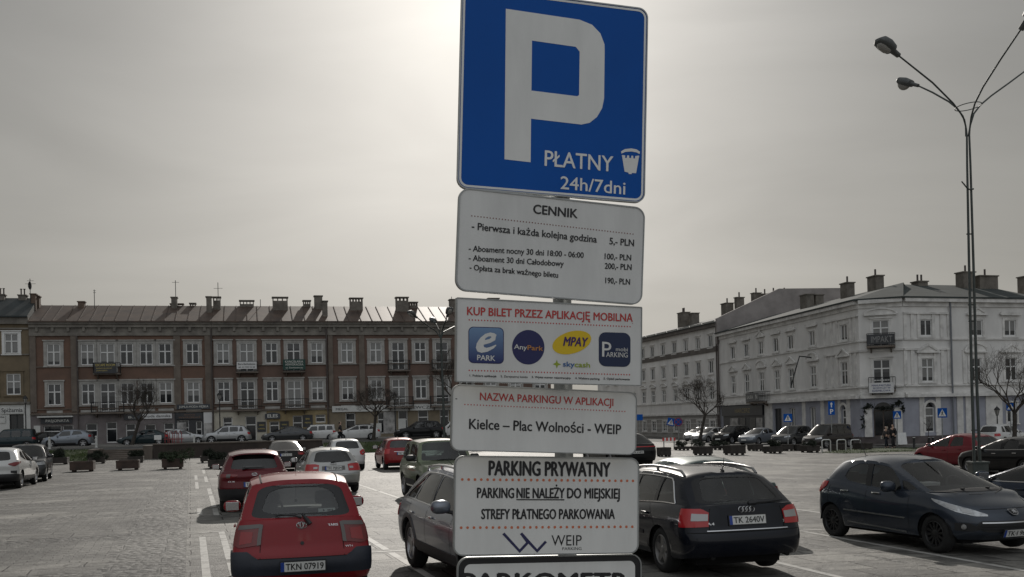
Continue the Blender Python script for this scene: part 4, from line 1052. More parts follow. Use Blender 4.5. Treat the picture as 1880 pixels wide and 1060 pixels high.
gfloor(F1, [(uu(F1, 1474, 770), uu(F1, 1480, 770)), (uu(F1, 1508, 770), uu(F1, 1514, 770)), (uu(F1, 1540, 770), g1 - .55), (g1 + .55, uu(F1, 1562, 770)), (uu(F1, 1405, 770), uu(F1, 1419, 770))],
       [archpts(g1, zAr0, zAr1, .98), rect(uu(F1, 1492, 770), zAr0 + .1, zAr1 - .1, 1.2), rect(uu(F1, 1455, 770), zAr0 + .1, zAr1 - .1, 1.2), rect(uu(F1, 1428.5, 780), zPl - 1.2, zAr1 - .1, 1.7)], 0)
archring(F1, g1, zAr0, zAr1, .98)
win(F1, cb, g1, zAr0, zAr1 - .4, .98, 'tee', None, recess=.2); win(F1, cb, uu(F1, 1492, 770), zAr0 + .1, zAr1 - .1, 1.2, 'pair', None, recess=.2); win(F1, cb, uu(F1, 1455, 770), zAr0 + .1, zAr1 - .1, 1.2, 'pair', None, recess=.2)
win(F1, cb, uu(F1, 1428.5, 780), zPl - 1.2, zAr1 - .1, 1.7, 'pair', None, recess=.2, pane=M_DKSHOP, frame=M_DKSHOP)
mb = MB(); mb.add([F1.P(u, z, -.26) for u, z in archpts(g1, zAr1 - .45, zAr1, .98)], [tuple(range(13))]); mb.build('fanlight', M_PANE, cb, world=True)
mb = MB(); F1.box(mb, shop0, shop1, zB, zGF - .25, .01, .12); sf = mb.build('shop_front', M_DKSHOP, cb, world=True)
board(F1, cb, shop0, shop1, zGF - 1.25, zGF - .2, .3, M_DKSHOP, lines=[('HARCERZ', .35, .72, .3, .42)], txt=M('dull_gold_lettering', (.25, .2, .1)), label='dark shop sign over the shop with two display windows')
for a, b in ((1343, 1358), (1362, 1371), (1380, 1390), (1391, 1402)):
    mb = MB(); F1.box(mb, uu(F1, a, 780), uu(F1, b, 780), zPl, zGF - 1.5, .12, .16); mb.build('display_window', M_POSTER if a in (1343, 1391) else M_SHOPG, cb, world=True)
balcony(F1, cb, l_md[2], zz(F1, 1399, 738), 4.2, .9, 1.0, 20)
board(F1, cb, l_md[2] - 2.0, l_md[2] + 1.2, zz(F1, 1399, 738) + .1, zz(F1, 1399, 738) + .9, .95, M_SLATE, name='banner', lines=[('GALERIA', .1, .6, .3, .4), ('N', .78, .92, .2, .6)], th=.02)
for F in (F1, F2, F3):
    mb = MB(); F.box(mb, 0, F.len, zB, zPl, .004, .12); mb.build('plinth', M_PLINTH, cb, world=True)
du = uu(F2, 1622, 770)
mb = MB(); F2.wall(mb, [(0, zB), (F2.len, zB), (F2.len, zGF), (0, zGF)], [archpts(du, zPl, zAr1 + .1, 1.5)], .35); mb.build('ground_floor_wall', M_LILAC, cb, world=True)
win(F2, cb, du, zPl, zAr1 - .55, 1.5, 'pair', None, recess=.3, pane=M_SHOPG, frame=M('brown_door', (.07, .05, .04), rough=.5))
mb = MB(); mb.add([F2.P(u, z, -.31) for u, z in archpts(du, zAr1 - .6, zAr1 + .1, 1.5)], [tuple(range(13))]); mb.build('fanlight', M_SHOPG, cb, world=True)
for s in (-1, 1): mb = MB(); F2.box(mb, du + s * 1.15 - .3, du + s * 1.15 + .3, zPl, zAr1 - .35, .004, .3); mb.build('door_pilaster', M_CREAMT, cb, world=True)
# the garland hung round the entrance
mb = MB(); pts = [(-1.5, -1.7), (-1.5, -.9), (-1.45, -.1), (-1.2, .15), (-.7, -.05), (0, -.2), (.6, 0), (1.1, .3), (1.45, .2), (1.5, -.5)]
for i in range(len(pts) - 1):
    for k in range(14):
        t = random.random(); x = pts[i][0] + (pts[i + 1][0] - pts[i][0]) * t + random.gauss(0, .07); z = pts[i][1] + (pts[i + 1][1] - pts[i][1]) * t + random.gauss(0, .07)
        c = F2.P(du + x, zAr1 - .25 + z, .42 + random.gauss(0, .06)); d = Vector((random.gauss(0, .13), random.gauss(0, .13), random.gauss(0, .13))); e = Vector((random.gauss(0, .06), random.gauss(0, .06), random.gauss(0, .1)))
        mb.add([c - d, c + e, c + d, c - e], [(0, 1, 2, 3)])
tag(mb.build('garland', M('dark_garland', (.012, .016, .012), rough=.8)), 'dark evergreen garland draped round the corner entrance', 'garland')
# roof, one hipped sheet over the three faces
e = lambda F, u, o: F.P(u, ZE2, o); rr2 = 1.95
ctr = (F2.P(F2.len / 2, ZE2 + rr2, -8.5))
i1 = F1.P(0, ZE2 + rr2, -6.5); i1b = F1.P(F1.len - 4, ZE2 + rr2, -6.5); i3 = F3.P(F3.len, ZE2 + rr2, -6.5); i3b = F3.P(4.5, ZE2 + rr2, -6.5)
ov = .5
v = [e(F1, 0, ov), e(F1, F1.len + .12, ov), e(F2, F2.len + .1, ov), e(F3, F3.len, ov), i1, i1b, i3b, i3, F1.P(0, ZE2, -13), F3.P(F3.len, ZE2, -13), F1.P(F1.len - 12, ZE2, -13)]
mb = MB(); mb.add(v, [(0, 1, 5, 4), (1, 2, 6, 5), (2, 3, 7, 6), (4, 5, 10, 8), (5, 6, 10), (6, 7, 9, 10)])
mb.add([p - Vector((0, 0, .13)) for p in v[:4]] + v[:4], [(0, 1, 5, 4), (1, 2, 6, 5), (2, 3, 7, 6)])
rf = mb.build('roof', M_SLROOF, cb, world=True, weld=True)
mb = MB(); mb.grid([[F1.P(0, zB, 0), F1.P(0, ZE2, 0)], [F1.P(0, zB, -13), F1.P(0, ZE2, -13)], [F1.P(F1.len - 12, zB, -13), F1.P(F1.len - 12, ZE2, -13)], [F3.P(F3.len, zB, -13), F3.P(F3.len, ZE2, -13)], [F3.P(F3.len, zB, 0), F3.P(F3.len, ZE2, 0)]]); mb.build('rear_wall', M_PALEW, cb, world=True)
def chim_at(root, roof, F, px, top, w, out, zbase, pots=0, mat=None, dep=1.0):
    n3 = Vector((F.n.x, F.n.y, 0)); p0 = F.P(0, 0, out); r = ray(px, top); t = (p0 - CAM).dot(n3) / r.dot(n3); P = CAM + r * t
    u = (P.x - F.o.x) * F.d.x + (P.y - F.o.y) * F.d.y; ww = w * P.y / 1880
    mb = MB(); F.box(mb, u - ww / 2, u + ww / 2, zbase, P.z - .1, out - dep / 2, out + dep / 2); F.box(mb, u - ww / 2 - .08, u + ww / 2 + .08, P.z - .1, P.z, out - dep / 2 - .08, out + dep / 2 + .08)
    c = mb.build('chimney', mat or M_CHIM, roof)
    for i in range(pots):
        a = u + (i - (pots - 1) / 2) * .4; k = MB(); k.tube([F.P(a, P.z, out), F.P(a, P.z + .6, out)], .09, 8); k.build('chimney_pot', M_PIPE, c)
for px, top, w, out, pots in ((1481, 541, 26, -4.5, 0), (1503, 541, 9, -5.5, 0), (1555.5, 519.5, 24, -5, 1), (1607, 507, 30, -5.5, 1)): chim_at(cb, rf, F1, px, top, w, out, ZE2, pots, dep=.8)
for px, top, w, out, pots in ((1772, 500, 26, -5, 1), (1808, 507, 40, -5, 1), (1884, 508, 22, -5, 0)): chim_at(cb, rf, F3, px, top, w, out, ZE2, pots)
chim_at(cb, rf, F3, 1688, 517, 20, -6.2, ZE2 + 1.0, 2)
mb = MB(); F3.box(mb, uu(F3, 1720, 530), uu(F3, 1732, 530), ZE2 + .75, ZE2 + 1.35, -2.6, -1.5); mb.build('roof_window', M_SHOPG, rf)
mb = MB(); P = F1.P(l_md[5], zMd1 + .75, .1); mb.tube([P, P + Vector((F1.n.x * 1.2, F1.n.y * 1.2, .15)), P + Vector((F1.n.x * 1.6, F1.n.y * 1.6, -1.0)), P + Vector((F1.n.x * 2.1, F1.n.y * 2.1, -2.6))], .06, 6); mb.build('bent_bracket', M_DARKM, cb, world=True)
fix(cb)

# ---------------- right side: the grey four-storey building beyond it
G1 = at(1178, 622.6, 136.8); G2 = at(1318.2, 591, 114.75)
d_ = Vector((G1.x - G2.x, G1.y - G2.y)).normalized(); G0 = (G1.x + d_.x * 18, G1.y + d_.y * 18)
FG = Facade(G0, G2); ZG = G2.z
gb = empty('grey_building', (G2.x, G2.y, -.3), 0, 'grey four-storey building with small pediments, next to the pale corner building', 'building')
rows = [((1305, 615.5), (1305, 637.8)), ((1306, 662), (1306, 686)), ((1307, 708.5), (1307, 734)), ((1309, 772), (1309, 793))]
zr = [(zz(FG, *b), zz(FG, *a)) for a, b in rows]
pc = [1305, 1281.7, 1259.6, 1238.3, 1217.4, 1197.7, 1180.5]
ug = [uu(FG, x, 640) for x in pc]; st = ug[4] - ug[5]
ug += [ug[-1] - st * k for k in (1, 2, 3, 4)]
zG1, zG2 = zz(FG, 1310, 760), zz(FG, 1310, 641.5)
hol = [rect(u, a, b, 1.15) for a, b in zr[:3] for u in ug if u > 1]
mb = MB(); FG.wall(mb, [(0, zG1), (FG.len, zG1), (FG.len, ZG), (0, ZG)], hol, .2); mb.build('wall', M_GREYB, gb, world=True)
mb = MB(); FG.wall(mb, [(0, zB), (FG.len, zB), (FG.len, zG1), (0, zG1)], [rect(u, *zr[3], 1.3) for u in ug if u > 1], .2); mb.build('ground_floor_wall', M_GREYG, gb, world=True)
for r_, (a, b) in enumerate(zr):
    for i, u in enumerate(ug):
        if u > 1: win(FG, gb, u, a, b, 1.15 if r_ < 3 else 1.3, 'cross' if r_ == 2 else 'pair', M_CREAMT, .17, .07 if r_ < 2 else 0)
for u in ug[:7]: pediment(FG, u, zr[2][1] + .42, 1.75, 'seg', .42, root=gb)
mb = MB(); FG.box(mb, 0, FG.len, ZG - .5, ZG - .125, .004, .4); FG.box(mb, 0, FG.len, zG2 - .3, zG2 + .3, .004, .1); mb.build('cornice', M_BAND, gb, world=True)
mb = MB(); FG.box(mb, 0, FG.len, zr[2][0] - .25, zr[2][0] - .1, .004, .14); FG.box(mb, 0, FG.len, zG1 - .1, zG1 + .12, .004, .16)
for k in range(7): FG.box(mb, 0, FG.len, zG1 - .55 - k * .55, zG1 - .5 - k * .55, .003, .03)
mb.build('string_course', M_CREAMT, gb, world=True)
rg = pitched_roof(FG, gb, 0, FG.len, ZG, 1.95, 7.0, 15, M_ROOF2, over=.5, seams=False)
mb = MB()
for i in range(12): u = FG.len * i / 12; FG.box(mb, u, u + FG.len / 12 - .3, ZG + .06, ZG + .2, .28, .34)
mb.build('snow_rail', M_GALV, gb, world=True)
shell(FG, gb, 0, FG.len, zB, ZG - .13, 15, M_GREYB)
# fire wall rising over the lower neighbour
mb = MB(); mb.prism([(.3, ZG - 2.5), (.3, ZG + .35), (-7.5, ZG + 3.75), (-15.5, ZG + 3.9), (-15.5, ZG - 2.5)], FG.len - .02, FG.len + .35, tr=lambda p: FG.P(p.y, p.z, p.x)); mb.build('fire_wall', M('brown_fire_wall', (.29, .265, .255), rough=.9, var=.25, scale=.6), gb, world=True)
for px, top, w, out, pots in ((1255, 574, 24, -4.5, 2), (1274, 575, 14, -5, 0), (1335, 557, 20, -5, 1), (1357, 546, 9, -6, 1)): chim_at(gb, rg, FG, px, top, w, out, ZG, pots)
mb = MB(); 
for x, t_ in ((1388, 538), (1404, 540), (1420, 538), (1440, 538)): chim_at(gb, rg, FG, x, t_, 12, -10.5, ZG + 2, 1)
mb = MB(); u = FG.len - .2; mb.tube([FG.P(u, -1, .2), FG.P(u, ZG - .3, .2)], .08, 8); mb.build('drain_pipe', M_PIPE, gb, world=True)
fix(gb)
# ------------------------------------------------------------------ cars
M_TYRE = M('tyre_rubber', (.014, .014, .014), rough=.85, var=.3, scale=6)
M_RIM = M('alloy_rim', (.36, .36, .37), rough=.35, metal=.8, var=.2, scale=6)
M_RIMD = M('black_rim', (.012, .012, .013), rough=.4)
M_PLAST = M('black_plastic', (.018, .018, .02), rough=.55, var=.2, scale=5)
M_PLASTB = M('blue_black_bumper_plastic', (.018, .022, .034), rough=.5, var=.25, scale=3)
M_TRIMB = M('gloss_black_trim', (.008, .008, .009), rough=.2)
M_CHROME = M('chrome', (.62, .62, .63), rough=.16, metal=1.0)
M_SEAM = M('panel_gap', (.004, .004, .004), rough=.9)
M_INT = M('car_interior', (.022, .022, .024), rough=.8, var=.3, scale=4)
M_UNDER = M('car_underside', (.006, .006, .006), rough=.95)
M_LRED = M('tail_light_red', (.42, .006, .01), rough=.12, coat=.6)
M_LRED2 = M('tail_light_dark_red', (.16, .006, .008), rough=.12, coat=.6)
M_LSMOKE = M('smoked_lamp_glass', (.10, .085, .08), rough=.15, coat=.6)
M_LCLEAR = M('clear_lamp_glass', (.36, .36, .36), rough=.12, metal=.4, coat=.8)
M_HEAD = M('headlight_glass', (.42, .43, .44), rough=.1, metal=.55, var=.5, scale=9, coat=1.0)
M_PLATE = M('number_plate_white', (.62, .62, .60), rough=.4, var=.06, scale=8)
M_PLBLUE = M('number_plate_blue', (.015, .05, .28), rough=.4)
M_PLTXT = M('number_plate_black', (.012, .012, .012), rough=.5)
G_CLEAR = glass('clear_car_glass', (.50, .56, .54))
G_DARK = glass('tinted_car_glass', (.10, .11, .115))
G_MID = glass('mid_car_glass', (.28, .32, .315))

class Car:
    """A car shell lofted from its side profile; local x runs from rear bumper (0) to front bumper (L), y left, z up."""
    def __init__(s, name, label, cat, group, loc, heading, **k):
        d = dict(L=4.2, W=1.75, H=1.45, sill=.2, wb=2.55, ro=.75, r=.31, Lc=.42, n=2.6, Lcf=.55, nf=2.2,
                 rear=[(.2, .1), (.4, .0), (.62, .02), (.95, .14)], front=[(.2, .12), (.4, .0), (.6, .03), (.75, .16)],
                 top=[(0, .95), (.8, .93), (2.4, .9), (3.2, .88), (3.9, .76), (4.2, .66)],
                 xA=(3.15, 2.3), xR=(.2, .55), wr=.70, roofz=(.94, 1.0, .965), crown=.07, bowA=.25, bowR=.12, bowA1=.12, bowR1=.08,
                 wins=((.75, 1.55, .05), (1.63, 2.6, .02)), vlo=.06, vhi=.86, colour=None, roofcol=None, side_glass=None, rear_glass=None, front_glass=None,
                 rim=None, spokes=5, prof=None, taper=(.06, .05), crownh=.03, rwin=(.10, .90, .10, .86), fwin=(.06, .94, .07, .95), arch=1.12, tyrew=.21, detail=2)
        d.update(k)
        for a, b in d.items(): setattr(s, a, b)
        s.root = empty(name, loc, math.atan2(heading[1], heading[0]), label, cat, group)
        s.xw = (s.ro, s.ro + s.wb)
        lim = s.xR[0] - (s.sr(s.ztop(0)) + .012)
        s.bowR = max(.01, min(s.bowR, lim))
        s.stations()
        s.xRn = s.xR[0]; zt = s.ztop(s.xRn); xa = s.xRn + s.sr(zt) * max(0, 1 - s.xRn / 1.1) ** 1.3
        s.xR = (xa, max(s.xR[1], xa + .04)); s.hatch = s.xRn < s.Lc + .15
        s.body()
        s.greenhouse()
        s.under()
        for i, x in enumerate(s.xw):
            for y in (-1, 1): s.wheel(x, y)
    # --- lower body
    def sr(s, z): return interp([p[0] for p in s.rear], [p[1] for p in s.rear], z)
    def sf(s, z): return interp([p[0] for p in s.front], [p[1] for p in s.front], z)
    def ztop(s, x): return sinterp([p[0] for p in s.top], [p[1] for p in s.top], x)
    PR = [(0, .93), (.10, .965), (.28, .985), (.5, 1.0), (.68, .997), (.80, .978), (.92, .945), (1, .905)]
    def pf(s, q):
        P = s.prof or s.PR; return sinterp([p[0] for p in P], [p[1] for p in P], q)
    def halfw(s, x):
        t = (x / s.L - .5) * 2; return s.W / 2 * (1 - (s.taper[0] if t < 0 else s.taper[1]) * abs(t) ** 2.5)
    def stations(s):
        st = []; kr = 12
        for i in range(kr + 1):
            th = math.pi / 2 * i / kr; e = s.Lc * (1 - math.cos(th) ** (2 / s.n)) if i < kr else s.Lc
            st.append((e, s.halfw(s.Lc) * math.sin(th) ** (2 / s.n), None))
        xs = set()
        Ra = s.r * s.arch
        for xc in s.xw:
            for k in range(17): xs.add(round(xc + (Ra - .001) * math.cos(math.pi * k / 16), 5))
        lo, hi = s.Lc, s.L - s.Lcf
        x = lo + .12
        while x < hi - .05:
            if all(abs(x - xc) > Ra + .03 for xc in s.xw): xs.add(round(x, 5))
            x += .12
        pts = [(x, None) for x in xs if lo < x < hi]
        for xc in s.xw: pts += [(xc - Ra - .002, 'sill'), (xc + Ra + .002, 'sill')]
        pts = [p for p in pts if lo < p[0] < hi]
        for x, f in sorted(pts): st.append((x, s.halfw(x), f))
        for i in range(kr, -1, -1):
            th = math.pi / 2 * i / kr; e = s.Lcf * (1 - math.cos(th) ** (2 / s.nf)) if i < kr else s.Lcf
            st.append((s.L - e, s.halfw(s.L - s.Lcf) * math.sin(th) ** (2 / s.nf), None))
        s.st = st
        # arc length table
        s.arc = [0.0]
        for a, b in zip(st, st[1:]): s.arc.append(s.arc[-1] + math.hypot(b[0] - a[0], b[1] - a[1]))
    def zbot(s, x):
        Ra = s.r * s.arch
        for xc in s.xw:
            if abs(x - xc) <= Ra: return max(s.sill, s.r + math.sqrt(max(0, Ra * Ra - (x - xc) ** 2)) * .98)
        return s.sill + (.06 * max(0, 1 - x / .6) if x < .6 else 0)
    def pt(s, xn, yp, z, side=1):
        q = (z - s.sill) / (s.ztop(xn) - s.sill); y = yp * s.pf(max(0, min(1, q)))
        fr = max(0, 1 - xn / 1.1) ** 1.3; ff = max(0, 1 - (s.L - xn) / 1.1) ** 1.3
        return Vector((xn + s.sr(z) * fr - s.sf(z) * ff, y * side, z))
    def at_arc(s, a):
        if a <= 0: return s.st[0][:2]
        for i in range(1, len(s.arc)):
            if a <= s.arc[i]:
                t = (a - s.arc[i - 1]) / max(1e-9, s.arc[i] - s.arc[i - 1]); p, q = s.st[i - 1], s.st[i]
                return p[0] + (q[0] - p[0]) * t, p[1] + (q[1] - p[1]) * t
        return s.st[-1][:2]
    def S(s, a, z, off=0.0, end='rear'):
        """surface point: a = signed arc from the rear (or front) centre line"""
        side = 1 if a >= 0 else -1; b = abs(a)
        if end == 'front': b = s.arc[-1] - b
        f = lambda bb, zz_: s.pt(*s.at_arc(max(0, min(s.arc[-1], bb))), zz_, side)
        p = f(b, z)
        if off:
            e = .01; du = f(b + e, z) - f(b - e, z); dv = f(b, z + e) - f(b, z - e); n = du.cross(dv)
            if n.length > 1e-9:
                n.normalize(); c = Vector((s.L / 2, 0, z))
                if n.dot(p - c) < 0: n = -n
                p = p + n * off
        return p
    def arcx(s, x):
        """arc from rear centre of the station at x on the flank"""
        for i in range(13, len(s.st)):
            if s.st[i][0] >= x:
                a, b = s.st[i - 1], s.st[i]; t = (x - a[0]) / max(1e-9, b[0] - a[0]); return s.arc[i - 1] + (s.arc[i] - s.arc[i - 1]) * t
        return s.arc[-1]
    def body(s):
        nv = 16; mb = MB()
        for side in (1, -1):
            rows = []
            for x, y, f in s.st:
                zb = s.sill if f == 'sill' else s.zbot(x); zt = s.ztop(x)
                rows.append([s.pt(x, y, zb + (zt - zb) * (j / nv), side) for j in range(nv + 1)])
            mb.grid(rows, flip=side < 0)
            # bonnet and deck
            tops = [s.pt(x, y, s.ztop(x), side) for x, y, f in s.st]
            xh = s.xA[0] - .35; fr = [p for p, q in zip(tops, s.st) if q[0] > xh]; re = [p for p, q in zip(tops, s.st) if q[0] < s.xRn + .12]
            for grp in (fr, re):
                if len(grp) < 2: continue
                rows = []
                for p in grp:
                    k = s.crownh * min(1, abs(p.y) / (s.W * .4)); rows.append([Vector((p.x, p.y * (1 - t), p.z + k * (1 - (1 - t) ** 2))) for t in [i / 8 for i in range(9)]])
                mb.grid(rows, flip=side > 0)
        s.mb = mb
    # --- greenhouse
    def zedge(s, t):
        a, b, c = [h * s.H - s.crown for h in s.roofz]
        return sinterp([0, .5, 1], [a, b, c], t) if not (a < b > c) else a * (1 - t) * (1 - 2 * t) + b * 4 * t * (1 - t) + c * t * (2 * t - 1)
    def ends(s, v):
        return s.xR[0] + (s.xR[1] - s.xR[0]) * v, s.xA[0] + (s.xA[1] - s.xA[0]) * v
    def nom(s, x):
        """nominal station of a point x on the upper edge of the body"""
        xn = x
        for _ in range(8):
            zt = s.ztop(xn); xn = max(0, min(s.L, x - s.sr(zt) * max(0, 1 - xn / 1.1) ** 1.3 + s.sf(zt) * max(0, 1 - (s.L - xn) / 1.1) ** 1.3))
        return xn
    def wside(s, x):
        # half width of the belt line at x
        x = s.nom(x)
        for i in range(1, len(s.st)):
            if s.st[i][0] >= x:
                a, b = s.st[i - 1], s.st[i]; t = (x - a[0]) / max(1e-9, b[0] - a[0]); return (a[1] + (b[1] - a[1]) * t) * s.pf(1)
        return s.st[-1][1]
    def xedge(s, y):
        """x of the rear upper edge of the body at half width y"""
        for a, b in zip(s.st[:14], s.st[1:14]):
            ya, yb = a[1] * s.pf(1), b[1] * s.pf(1)
            if yb >= y:
                t = (y - ya) / max(1e-9, yb - ya); xn = a[0] + (b[0] - a[0]) * t; return s.pt(xn, 0, s.ztop(xn)).x
        return s.xR[0]
    def G(s, t, v, side=1, off=0.0):
        """side wall of the cabin; t from rear pillar to front pillar, v from belt to roof"""
        x0, x1 = s.ends(0); xb = x0 + (x1 - x0) * t; r0, r1 = s.ends(1); xr = r0 + (r1 - r0) * t
        zb = s.ztop(s.nom(xb)) - .004; zr = s.zedge(t); yb = s.wside(xb) - .004; yr = s.W / 2 * s.wr * (1 - .04 * (2 * t - 1) ** 2)
        vv = v; y = yb + (yr - yb) * vv + .018 * math.sin(math.pi * vv)
        return Vector((xb + (xr - xb) * v, (y + off) * side, zb + (zr - zb) * v + off * .25))
    def Gx(s, x, v):
        """t for a given x at height v"""
        a, b = s.ends(v); return (x - a) / (b - a)
    def roofpt(s, t, a):
        x0 = s.xR[1] - s.bowR1 * (1 - a * a); x1 = s.xA[1] + s.bowA1 * (1 - a * a)
        p = s.G(t, 1); return Vector((x0 + (x1 - x0) * t, p.y * a, s.zedge(t) + s.crown * (1 - abs(a) ** 3.2)))
    def decz(s, x, y):
        """height of the bonnet or boot lid at (x, y)"""
        xn = s.nom(x)
        xn = max(0, min(s.L, xn)); ye = max(.05, s.wside(xn)); k = s.crownh * min(1, ye / (s.W * .4))
        return s.ztop(xn) + k * (1 - min(1, abs(y) / ye) ** 2)
    def Fw(s, a, v, off=0.0):
        b0, b1 = s.G(1, 0), s.G(1, 1); x = b0.x + (b1.x - b0.x) * v + (s.bowA + (s.bowA1 - s.bowA) * v) * (1 - a * a)
        zb = s.decz(b0.x + s.bowA * (1 - a * a), b0.y * a) - .006; zt = b1.z + s.crown * (1 - abs(a) ** 3.2)
        z = zb + (zt - zb) * v; y = (b0.y + (b1.y - b0.y) * v + .018 * math.sin(math.pi * v)) * a
        return Vector((x + off * .7, y, z + off * .5))
    def Rw(s, a, v, off=0.0):
        b0, b1 = s.G(0, 0), s.G(0, 1); xb = min(b0.x, s.xedge(abs(a) * b0.y) + .012) if s.hatch else b0.x - s.bowR * (1 - a * a)
        x = xb + (b1.x - s.bowR1 * (1 - a * a) - xb) * v
        zb = s.decz(xb, b0.y * a) - .006; zt = b1.z + s.crown * (1 - abs(a) ** 3.2)
        z = zb + (zt - zb) * v; y = (b0.y + (b1.y - b0.y) * v + .018 * math.sin(math.pi * v)) * a
        return Vector((x - off, y, z + off * .2))
    def dens(s, poly, step=.08):
        o = []
        for (a, b), (c, d) in zip(poly, poly[1:] + poly[:1]):
            n = max(1, int(math.ceil(max(abs(c - a), abs(d - b)) / step)))
            o += [(a + (c - a) * i / n, b + (d - b) * i / n) for i in range(n)]
        return o
    def rnd(s, poly, r=.25, k=4):
        """round the corners of a polygon"""
        o = []; n = len(poly)
        for i in range(n):
            p, c, q = [Vector(poly[j % n]) for j in (i - 1, i, i + 1)]
            a = c + (p - c) * min(.45, r); b = c + (q - c) * min(.45, r)
            for t in [j / k for j in range(k + 1)]: o.append(tuple(a * (1 - t) ** 2 + c * 2 * t * (1 - t) + b * t * t))
        return o
    def panel(s, mb, outer, holes, f):
        """frame with holes, filled with inner points so that it follows the curve"""
        us_, vs_ = [p[0] for p in outer], [p[1] for p in outer]; u0, u1, v0, v1 = min(us_), max(us_), min(vs_), max(vs_)
        def inside(p, poly):
            c = False; j = len(poly) - 1
            for i in range(len(poly)):
                (xi, yi), (xj, yj) = poly[i], poly[j]
                if (yi > p[1]) != (yj > p[1]) and p[0] < (xj - xi) * (p[1] - yi) / (yj - yi) + xi: c = not c
                j = i
            return c
        vv, ee = [], []
        for l in [outer] + holes:
            k = len(vv); n = len(l); vv += [Vector(p) for p in l]; ee += [(k + i, k + (i + 1) % n) for i in range(n)]
        for i in range(1, 16):
            for j in range(1, 9):
                p = (u0 + (u1 - u0) * i / 16, v0 + (v1 - v0) * j / 9)
                if inside(p, outer) and not any(inside(p, h) for h in holes): vv.append(Vector(p))
        V, E, F, *_ = delaunay_2d_cdt(vv, ee, [], 0, 1e-6)
        fs = []
        for t in F:
            c = (sum(V[i].x for i in t) / len(t), sum(V[i].y for i in t) / len(t))
            if inside(c, outer) and not any(inside(c, h) for h in holes): fs.append(tuple(t))
        mb.add([f(p.x, p.y) for p in V], fs)
    def pane(s, name, poly, f, mat, lift=-.006):
        """window pane with enough inner points to keep its curve"""
        us_ = [p[0] for p in poly]; mb = MB(); n = 14; u0, u1 = min(us_), max(us_); rows = []
        def span(u):
            zs = []
            for (a, b), (c, d) in zip(poly, poly[1:] + poly[:1]):
                if (a - u) * (c - u) <= 0 and a != c: zs.append(b + (d - b) * (u - a) / (c - a))
                elif a == c == u: zs += [b, d]
            return (min(zs), max(zs)) if zs else None
        ul = sorted(set([round(u0 + (u1 - u0) * i / n, 5) for i in range(n + 1)] + [round(u, 5) for u in us_] + [round(u0 + 2e-5, 6), round(u1 - 2e-5, 6)]))
        for u in ul:
            u = min(max(u, u0 + 1e-5), u1 - 1e-5); sp = span(u)
            if sp is None: continue
            rows.append([f(u, sp[0] + (sp[1] - sp[0]) * j / 6, lift) for j in range(7)])
        mb.grid(rows); return mb.build(name, mat, s.root, smooth=True)
    def greenhouse(s):
        mb = s.mb; sg = s.side_glass or G_MID
        s.wpolys = []
        hs = []
        for w in s.wins:
            # w = (x rear bottom, x front bottom, rake) or explicit polygon in (x,v)
            pol = w if len(w) > 3 else [(w[0], s.vlo), (w[1], s.vlo), (w[1] - w[2], s.vhi), (w[0] + w[2], s.vhi)]
            q = [(s.Gx(x, v), v) for x, v in pol]
            q = [(min(.965, max(.02, t)), v) for t, v in q]
            s.wpolys.append(q); hs.append(s.rnd(q, .14, 3))
        for side in (1, -1):
            s.panel(mb, s.dens([(0, 0), (1, 0), (1, 1), (0, 1)], .05), hs, lambda t, v: s.G(t, v, side))
            for h in hs: s.pane('side_window', h, lambda t, v, l: s.G(t, v, side, l), sg)
        x0, x1, v0, v1 = s.fwin; fp = s.rnd([(-1 + 2 * x0, v0), (1 - 2 * x0, v0), (1 - 2 * x0 - .01, v1), (-1 + 2 * x0 + .01, v1)], .10)
        s.panel(mb, s.dens([(-1, 0), (1, 0), (1, 1), (-1, 1)], .1), [fp], lambda a, v: s.Fw(a, v))
        s.pane('windscreen', fp, s.Fw, s.front_glass or G_CLEAR)
        x0, x1, v0, v1 = s.rwin; rp = s.rnd([(-1 + 2 * x0, v0), (1 - 2 * x0, v0), (1 - 2 * x0 - .03, v1), (-1 + 2 * x0 + .03, v1)], .16)
        s.panel(mb, s.dens([(-1, 0), (1, 0), (1, 1), (-1, 1)], .1), [rp], lambda a, v: s.Rw(a, v))
        s.pane('rear_window', rp, s.Rw, s.rear_glass or G_MID)
        s.rpoly = rp
        rmb = mb if s.roofcol is None else MB()
        rmb.grid([[s.roofpt(i / 16, -1 + 2 * j / 20) for j in range(21)] for i in range(17)])
        s.bodyobj = mb.build('body', s.colour, s.root, smooth=True, angle=38, weld=.004)
        if s.roofcol is not None: rmb.build('roof', s.roofcol, s.root, smooth=True)
    def under(s):
        mb = MB(); y = s.W / 2 - .27
        mb.box(.35, s.L - .45, -y, y, .17, .42); mb.box(s.xA[0] + .05, s.L - .4, -y + .1, y - .1, .42, s.ztop(s.L - .5) - .12)
        Ra = s.r * s.arch - .004
        for xc in s.xw:
            for side in (1, -1):
                mb.grid([[Vector((xc + Ra * math.cos(t), side * yy, s.r + Ra * math.sin(t))) for t in [math.pi * k / 14 for k in range(15)]] for yy in (s.halfw(xc) * .95, s.W / 2 - .32)])
        mb.build('underbody', M_UNDER, s.root)
        # cabin tub, seats, dashboard, wheel
        mb = MB(); zf = .34; x0, x1 = s.xR[0] + .3, s.xA[0] + .15; yi = s.W / 2 * .84; zt = s.ztop(x1 - .4) - .05
        mb.box(x0, x1, -yi, yi, zf - .1, zf)
        for sd in (1, -1): mb.box(x0, x1, sd * yi - .02, sd * yi + .02, zf, s.ztop((x0 + x1) / 2) - .06)
        mb.box(x0 - .03, x0 + .03, -yi, yi, zf, s.ztop(x0) - .1)
        mb.rbox(s.xA[0] - .55, s.xA[0] - .05, -yi, yi, zt - .30, zt + .03, .06)
        rows = []
